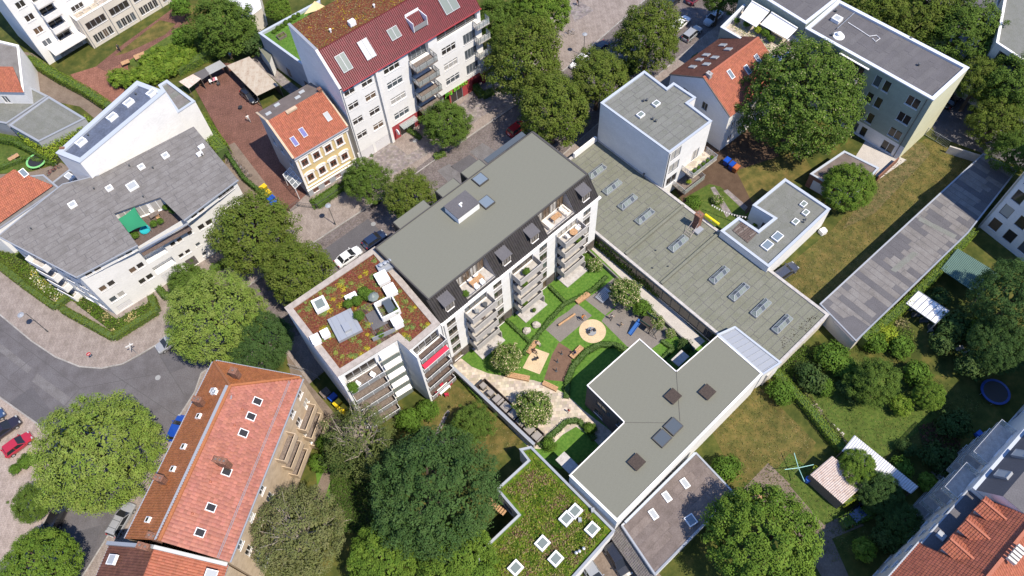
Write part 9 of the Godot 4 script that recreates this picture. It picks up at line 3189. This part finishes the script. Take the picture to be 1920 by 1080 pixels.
func garden_things():
	var b0 := Vector3(6.36,0.04,-52.33)
	var b1 := Vector3(8.94,0.04,-53.99)
	block_thing("balance_beam","pale wooden balance beam on the grey play area","balance beam",(b0 + b1) * 0.5,yaw_of(b0,b1),[["beam",[Vector3(-1.55,0.38,0),Vector3(1.55,0.38,0)],[0.16,0.16],M.wood_pale],["leg",Vector3(-1.2,0.16,0),Vector3(0.14,0.34,0.14),M.wood_pale],["leg",Vector3(1.2,0.16,0),Vector3(0.14,0.34,0.14),M.wood_pale]])
	for s in [[Vector3(9.38,0.04,-55.94),Vector3(11.35,0.04,-57.34),"pale wooden block bench at the end of the box hedge",0.8],[Vector3(7.72,0.04,-47.07),Vector3(9.4,0.04,-48.63),"pale wooden block bench beside the mulch area",0.8],[Vector3(1.64,0.04,-48.2),Vector3(3,0.04,-50.06),"pale wooden bench at the edge of the sand area",0.7],[Vector3(-1.73,0.04,-45.2),Vector3(1.59,0.04,-44.22),"long pale wooden bench between lawn and paved court",0.8],[Vector3(3.41,0.04,-43.52),Vector3(5.32,0.04,-42.33),"pale wooden bench above the paved court's right end",0.7]]:
		var a: Vector3 = s[0]
		var b: Vector3 = s[1]
		var l := a.distance_to(b)
		var t := thing("bench",s[2],"bench",(a + b) * 0.5,"wooden block benches in the courtyard",yaw_of(a,b))
		for k in 3:
			var g := Geo.new()
			g.abox(Vector3(0,0.42,(k - 1) * s[3] / 3.0),Vector3(l,0.1,s[3] / 3.0 - 0.02))
			inst(g.mesh(),"slat",M.wood_pale,t,Transform3D.IDENTITY)
		var q := Geo.new()
		q.abox(Vector3(0,0.18,0),Vector3(l - 0.1,0.36,s[3] - 0.1))
		inst(q.mesh(),"base",M.wood_pale,t,Transform3D.IDENTITY)
	rock(Vector3(1.73,0,-51.83),0.62,"white boulder on the lawn, nearer the hedge",3)
	rock(Vector3(3.12,0,-52.69),0.6,"grey-white boulder on the lawn, nearer the terrace",8)
	for k in 3: block_thing("balance_post","dark post in the mulch area, %s from the top" % ["first","second","third"][k],"post",[Vector3(6.42,0.04,-47.84),Vector3(5.7,0.04,-46.63),Vector3(5.43,0.04,-45.25)][k],0.5,[["post",[Vector3.ZERO,Vector3(0,1.0,0)],[0.07,0.07],M.steel_dark],["foot",Vector3(0,0.05,0),Vector3(0.3,0.1,0.3),M.steel_dark]])
	block_thing("spring_rider","dark spring rider on the square sand area","spring rider",Vector3(2.71,0.04,-47.19),0.4,[["spring",[Vector3.ZERO,Vector3(0,0.4,0)],[0.12,0.12],M.steel_dark],["seat",Vector3(0,0.5,0),Vector3(0.8,0.16,0.3),M.black],["handle",Vector3(0.25,0.75,0),Vector3(0.06,0.35,0.5),M.black]])
	block_thing("carousel","small dark roundabout on the sand circle","roundabout",Vector3(11.05,0.04,-51.09),0.2,[["disc",[Vector3(0,0.1,0),Vector3(0,0.2,0)],[0.75,0.75],M.panel_grey],["pole",[Vector3(0,0.2,0),Vector3(0,0.9,0)],[0.06,0.06],M.steel_dark],["seat",Vector3(0.45,0.4,0),Vector3(0.3,0.3,0.4),M.black],["seat",Vector3(-0.45,0.4,0.1),Vector3(0.3,0.3,0.4),M.black]])
	# climbing frame with slide
	var sl := thing("slide","blue slide at the climbing frame","slide",Vector3(17.31,0.04,-50.96),"",yaw_of(Vector3(16.62,0,-50.42),Vector3(18.42,0,-52.21)))
	for p in [["chute",Vector3(0,0.75,0),Vector3(2.6,0.06,0.55)],["side_rail",Vector3(0,0.86,0.28),Vector3(2.6,0.2,0.05)],["side_rail",Vector3(0,0.86,-0.28),Vector3(2.6,0.2,0.05)]]:
		var g := Geo.new()
		g.col = Color(0.04,0.13,0.38)
		g.abox(p[1] - Vector3(0,0.75,0),p[2])
		inst(g.mesh(),p[0],M.plastic,sl,Transform3D(Basis(Vector3(0,0,1),0.48),Vector3(0,0.75,0)))
	var cf := []
	for q in [Vector3(-0.9,0,-0.8),Vector3(0.9,0,-0.8),Vector3(0.9,0,0.8),Vector3(-0.9,0,0.8)]: cf.append(["post",[q,q + UP * 2.4],[0.06,0.06],M.wood_dark])
	cf.append(["platform",Vector3(0,1.4,0),Vector3(1.8,0.1,1.6),M.wood_dark])
	for k in 5: cf.append(["rung",Vector3(1.2 + 0.1 * k,1.2 - 0.25 * k,0),Vector3(0.06,0.06,1.4),M.steel_dark])
	for z in [-0.8,0.8]:
		cf.append(["railing",Vector3(0,2.0,z),Vector3(1.8,0.5,0.05),M.panel_green])
		cf.append(["net_frame",[Vector3(0.9,2.3,z),Vector3(2.3,0.0,z)],[0.04,0.04],M.wood_dark])
	block_thing("climbing_frame","dark green climbing frame behind the blue slide","climbing frame",Vector3(19.15,0.04,-51.34),yaw_of(Vector3(16.62,0,-50.42),Vector3(18.42,0,-52.21)) - PI / 2,cf)
	# metal lounger frame in the blossom tree's shade
	var ms := []
	for k in 8: ms.append(["slat",Vector3(0,0.45,-0.7 + 0.2 * k),Vector3(2.4,0.05,0.08),M.steel])
	for sx in [-1,1]: ms.append(["leg",Vector3(sx * 1.0,0.21,0),Vector3(0.08,0.42,1.3),M.steel])
	block_thing("metal_seat","slatted metal seat in the shade of the blossoming tree","seat",Vector3(13.52,0.04,-56.8),0.75,ms)
	# garden furniture elsewhere
	block_thing("picnic_table","weathered wooden picnic table beside the bright hedge","table",Vector3(-66.14,0.05,-114.51),0.5,[["table_top",Vector3(0,0.75,0),Vector3(2.0,0.08,1.3),M.wood_pale],["leg",Vector3(-0.8,0.35,0),Vector3(0.1,0.7,1.0),M.wood_grey],["leg",Vector3(0.8,0.35,0),Vector3(0.1,0.7,1.0),M.wood_grey]])
	block_thing("garden_table","second wooden garden table in front of the bright hedge","table",Vector3(-68.55,0.05,-113.06),0.5,[["table_top",Vector3(0,0.7,0),Vector3(1.5,0.08,1.0),M.wood_pale],["leg",Vector3(0,0.35,0),Vector3(0.8,0.7,0.1),M.wood_grey]])
	table_thing(Vector3(-10.42,0.05,-43.48),0.7,1.8,0.9,M.coping_white,"pale table between red chairs below the sedum house")
	for q in [[Vector3(-11.25,0.05,-42.9),2.2,"red chair left of the pale garden table"],[Vector3(-10.06,0.05,-42.65),3.4,"red chair before the pale garden table"],[Vector3(-10.71,0.05,-44.15),0.4,"red chair behind the pale garden table"],[Vector3(-9.59,0.05,-44.23),-0.6,"red chair right of the pale garden table"]]: chair_thing(q[0],q[1],M.red_plastic,q[2],"red garden chairs")
	for s in [[Vector3(-79.31,0.02,-90.52),1.7,Color(0.2,0.5,0.18),"trampoline with pale green rim in the left garden"],[Vector3(64.27,0.02,-37.53),1.9,Color(0.015,0.05,0.22),"trampoline with blue rim on the east lawn"]]:
		var t := thing("trampoline",s[3],"trampoline",s[0])
		var g := Geo.new()
		g.col = s[2]
		g.lathe(Vector3.ZERO,[Vector2(s[1],0.62),Vector2(s[1],0.7),Vector2(s[1] - 0.32,0.72),Vector2(s[1] - 0.34,0.66)],24)
		inst(g.mesh(),"rim_pad",M.plastic,t,Transform3D.IDENTITY)
		var m := Geo.new()
		m.lathe(Vector3.ZERO,[Vector2(s[1] - 0.3,0.68),Vector2(0,0.66)],24)
		inst(m.mesh(),"mat",M.black,t,Transform3D.IDENTITY)
		for k in 6:
			var l := Geo.new()
			var a := TAU * k / 6
			l.tube([Vector3(cos(a) * s[1] * 0.95,0,sin(a) * s[1] * 0.95),Vector3(cos(a) * s[1] * 0.95,0.66,sin(a) * s[1] * 0.95)],[0.03,0.03],5)
			inst(l.mesh(),"leg",M.steel,t,Transform3D.IDENTITY)
	# rotary clothes dryer
	var cd := [["pole",[Vector3.ZERO,Vector3(0,1.9,0)],[0.04,0.04],M.steel]]
	for k in 4:
		var d := Vector3(cos(k * PI / 2 + 0.2),0.18,sin(k * PI / 2 + 0.2))
		cd.append(["arm",[Vector3(0,1.75,0),Vector3(0,1.75,0) + d * 1.9],[0.05,0.05],M.mint])
	block_thing("clothes_dryer","mint green rotary clothes dryer on the dry lawn","clothes dryer",Vector3(35.06,0.02,-28.68),0.3,cd)
	for k in 9: block_thing("stepping_stone","pale stepping stone beside the long hedge, %s from the top" % ["first","second","third","fourth","fifth","sixth","seventh","eighth","ninth"][k],"stepping stone",Vector3(38.86,0.02,-38.22).lerp(Vector3(42.44,0.02,-33.24),k / 8.0),0.7,[["slab",Vector3(0,0.03,0),Vector3(0.75,0.06,0.4),M.path_light]])
	for k in 14: block_thing("stepping_stone","pale stepping stone in the gardens below the pergola, stone %s of the row" % ["one","two","three","four","five","six","seven","eight","nine","ten","eleven","twelve","thirteen","fourteen"][k],"stepping stone",Vector3(59.2,0.02,-47.75).lerp(Vector3(64.15,0.02,-43.16),(k / 2) / 6.0) + Vector3(0.2,0,1.0) * (k % 2),0.2 * k,[["slab",Vector3(0,0.03,0),Vector3(0.6,0.06,0.55),M.path_light]])
	for k in 7: block_thing("stepping_stone","grey stepping stone on the lawn below the red chairs, %s from the top" % ["first","second","third","fourth","fifth","sixth","seventh"][k],"stepping stone",Vector3(-10.11,0.02,-40.06).lerp(Vector3(-11.46,0.02,-37.31),k / 6.0),0.9,[["slab",Vector3(0,0.03,0),Vector3(0.9,0.06,0.4),M.pavers_grey]])
	block_thing("yellow_pipe","yellow pipe on the wall top beside the brick chimney","pipe",Vector3(30.73,4.1,-66.48),yaw_of(Vector3(30.1,4,-67.3),Vector3(31.49,4,-65.7)),[["pipe",[Vector3(-1.3,0.1,0),Vector3(1.3,0.1,0)],[0.2,0.2],M.yellow],["bracket",Vector3(0,0.0,0),Vector3(0.3,0.1,0.5),M.steel]])
	# bunting over the little lawn
	var bt := thing("bunting","string of white pennants over the little lawn","bunting",Vector3(33.35,0,-71.71))
	var p0 := Vector3(31.96,2.2,-70.6)
	var p1 := Vector3(36.4,2.6,-67.69)
	for k in 14:
		var q := p0.lerp(p1,k / 13.0) - UP * 0.5 * sin(PI * k / 13.0) - bt.position
		var g := Geo.new()
		g.tri(q + Vector3(-0.16,0,0),q + Vector3(0.16,0,0),q + Vector3(0,-0.35,0.1))
		inst(g.mesh(),"pennant",M.coping_white,bt,Transform3D.IDENTITY)
	var bg := Geo.new()
	for k in 13: bg.bar(p0.lerp(p1,k / 13.0) - UP * 0.5 * sin(PI * k / 13.0) - bt.position,p0.lerp(p1,(k + 1) / 13.0) - UP * 0.5 * sin(PI * (k + 1) / 13.0) - bt.position,0.02,0.02)
	inst(bg.mesh(),"string",M.steel,bt,Transform3D.IDENTITY)
	# white bags and tubs
	block_thing("bulk_bag","white bulk bag against the low white patio house","bag",Vector3(48.3,0.02,-65.42),0.4,[["bag",Vector3(0,0.4,0),Vector3(0.9,0.8,0.9),M.coping_white],["fold",Vector3(0.1,0.85,0),Vector3(0.7,0.12,0.6),M.white_metal]])
	block_thing("toy_car","small blue and red ride-on toy near the small patio","toy",Vector3(60.06,0.02,-31.99),0.5,[["body",Vector3(0,0.35,0),Vector3(1.0,0.4,0.6),M.blue_plastic],["seat",Vector3(-0.2,0.6,0),Vector3(0.4,0.2,0.5),M.blue_plastic],["wheel",Vector3(0.4,0.15,0),Vector3(0.3,0.3,0.6),M.red_plastic]])
	block_thing("water_butt","blue water butt at the rusty shed's corner","barrel",Vector3(36.27,0.02,-27.4),0,[["barrel",[Vector3.ZERO,Vector3(0,0.5,0),Vector3(0,1.0,0)],[0.36,0.42,0.36],M.blue_plastic],["lid",[Vector3(0,1.0,0),Vector3(0,1.06,0)],[0.38,0.38],M.blue_plastic]])
	block_thing("wood_box","flat orange wooden sandbox beside the light patio","sandbox",Vector3(29.69,0.02,-25.77),0.6,[["frame",Vector3(0,0.12,0),Vector3(1.5,0.24,1.2),M.wood_pale],["lid",Vector3(0,0.27,0),Vector3(1.3,0.05,1.0),M.wood_pale]])
	block_thing("round_table","white round garden table in the shaded patio","table",Vector3(54.45,0.02,-26.84),0,[["table_top",[Vector3(0,0.7,0),Vector3(0,0.75,0)],[0.5,0.5],M.coping_white],["leg",[Vector3.ZERO,Vector3(0,0.7,0)],[0.05,0.05],M.steel]])
	for q in [[Vector3(53.94,0.02,-27.37),1.5,"dark chair left of the white round garden table"],[Vector3(55.21,0.02,-27.63),-0.5,"dark chair behind the white round garden table"],[Vector3(53.73,0.02,-26.33),2.6,"dark chair before the white round garden table"]]: chair_thing(q[0],q[1],M.black,q[2])
	block_thing("yard_table","white table with a pink cloth in the brick yard","table",Vector3(-51.37,0.14,-106.82),0.4,[["table_top",Vector3(0,0.74,0),Vector3(1.5,0.06,0.8),M.coping_white],["leg",Vector3(-0.6,0.36,0),Vector3(0.08,0.72,0.7),M.steel],["leg",Vector3(0.6,0.36,0),Vector3(0.08,0.72,0.7),M.steel],["cloth",Vector3(0.1,0.78,0),Vector3(0.7,0.02,0.82),M.cloth,Color(0.6,0.2,0.28)]])
	for q in [[Vector3(-53.28,0.14,-107.27),1.0,M.wood_pale,"orange-brown chair at the brick yard table"],[Vector3(-50.39,0.14,-106.06),-1.0,M.steel_dark,"dark chair at the brick yard table"],[Vector3(-53.73,0.14,-106.37),0.4,M.wood_pale,"pale wooden chair beside the lean-tos"]]: chair_thing(q[0],q[1],q[2],q[3])
	block_thing("fire_bowl","dark round fire bowl in the middle of the brick yard","fire bowl",Vector3(-45.68,0.14,-99.88),0,[["bowl",[Vector3(0,0.25,0),Vector3(0,0.5,0)],[0.25,0.4],M.black],["foot",[Vector3.ZERO,Vector3(0,0.25,0)],[0.2,0.1],M.steel_dark]])
	block_thing("crate","grey wooden compost crate behind the sedum house","crate",Vector3(-26.99,0.02,-44.06),0.7,[["side",Vector3(0,0.4,0.55),Vector3(1.2,0.8,0.06),M.wood_grey],["side",Vector3(0,0.4,-0.55),Vector3(1.2,0.8,0.06),M.wood_grey],["end",Vector3(0.58,0.4,0),Vector3(0.06,0.8,1.04),M.wood_grey],["end",Vector3(-0.58,0.4,0),Vector3(0.06,0.8,1.04),M.wood_grey],["lid",Vector3(0,0.83,0),Vector3(1.3,0.05,1.2),M.wood_grey]])
	block_thing("pallet_table","orange wooden picnic table in the far left garden","table",Vector3(-83.44,0.02,-91.59),0.7,[["table_top",Vector3(0,0.75,0),Vector3(1.8,0.08,0.8),M.wood_pale],["bench",Vector3(0,0.45,0.7),Vector3(1.8,0.06,0.3),M.wood_grey],["bench",Vector3(0,0.45,-0.7),Vector3(1.8,0.06,0.3),M.wood_grey],["frame",Vector3(0,0.38,0),Vector3(0.1,0.72,1.5),M.wood_grey]])

func people():
	var dark := Color(0.03,0.025,0.02)
	person(Vector3(9.95,0.04,-53.11),0.6,"person in orange top and blue jeans beside the balance beam",Color(0.42,0.16,0.03),Color(0.05,0.08,0.17),dark,"reach",1.7)
	person(Vector3(14.14,0.04,-52.87),2.4,"person with dark hair and light top walking on the play area",Color(0.4,0.36,0.33),Color(0.08,0.07,0.07),dark,"walk",1.65)
	person(Vector3(15.39,0.04,-51.63),2.0,"child in beige standing before the slide",Color(0.35,0.27,0.18),Color(0.4,0.34,0.26),dark,"walk",1.25)
	person(Vector3(10.81,0.24,-51.09),1.2,"child in blue on the small roundabout",Color(0.08,0.16,0.25),Color(0.05,0.05,0.06),dark,"reach",1.1)
	person(Vector3(8.31,0.06,-47.69),-0.9,"person in dark blue sitting on the bench by the mulch",Color(0.02,0.025,0.09),Color(0.03,0.03,0.05),dark,"sit",1.72)
	person(Vector3(2.5,0.06,-48.46),0.9,"person in dark brown sitting at the sand area",Color(0.1,0.05,0.03),Color(0.05,0.04,0.04),dark,"sit",1.7)
	person(Vector3(3.12,0.06,-49.61),0.9,"person in pale pink sitting at the hedge end of the sand bench",Color(0.5,0.36,0.32),Color(0.45,0.4,0.36),Color(0.3,0.2,0.1),"sit",1.7)
	person(Vector3(6.56,0.04,-39),2.2,"child in red walking on the paved court",Color(0.4,0.05,0.04),Color(0.2,0.05,0.05),dark,"walk",1.2)
	person(Vector3(-43.8,0.13,-96.69),0.5,"person in white shirt walking on the brick yard",Color(0.7,0.7,0.7),Color(0.3,0.3,0.32),dark,"walk",1.75)
	person(Vector3(-48.96,0.05,-112.85),0.2,"person in light blue behind the pale shelter",Color(0.12,0.3,0.42),Color(0.35,0.25,0.2),dark,"stand",1.75)
	person(Vector3(16.16,0.14,-120.9),0.4,"person in black walking on the grey forecourt at the top",Color(0.02,0.02,0.02),Color(0.02,0.02,0.025),dark,"walk",1.75)
	person(Vector3(-70.52,0.05,-116.92),0.3,"person in dark clothes on the brick path by the window bands",Color(0.04,0.04,0.045),Color(0.03,0.03,0.035),dark,"walk",1.75)
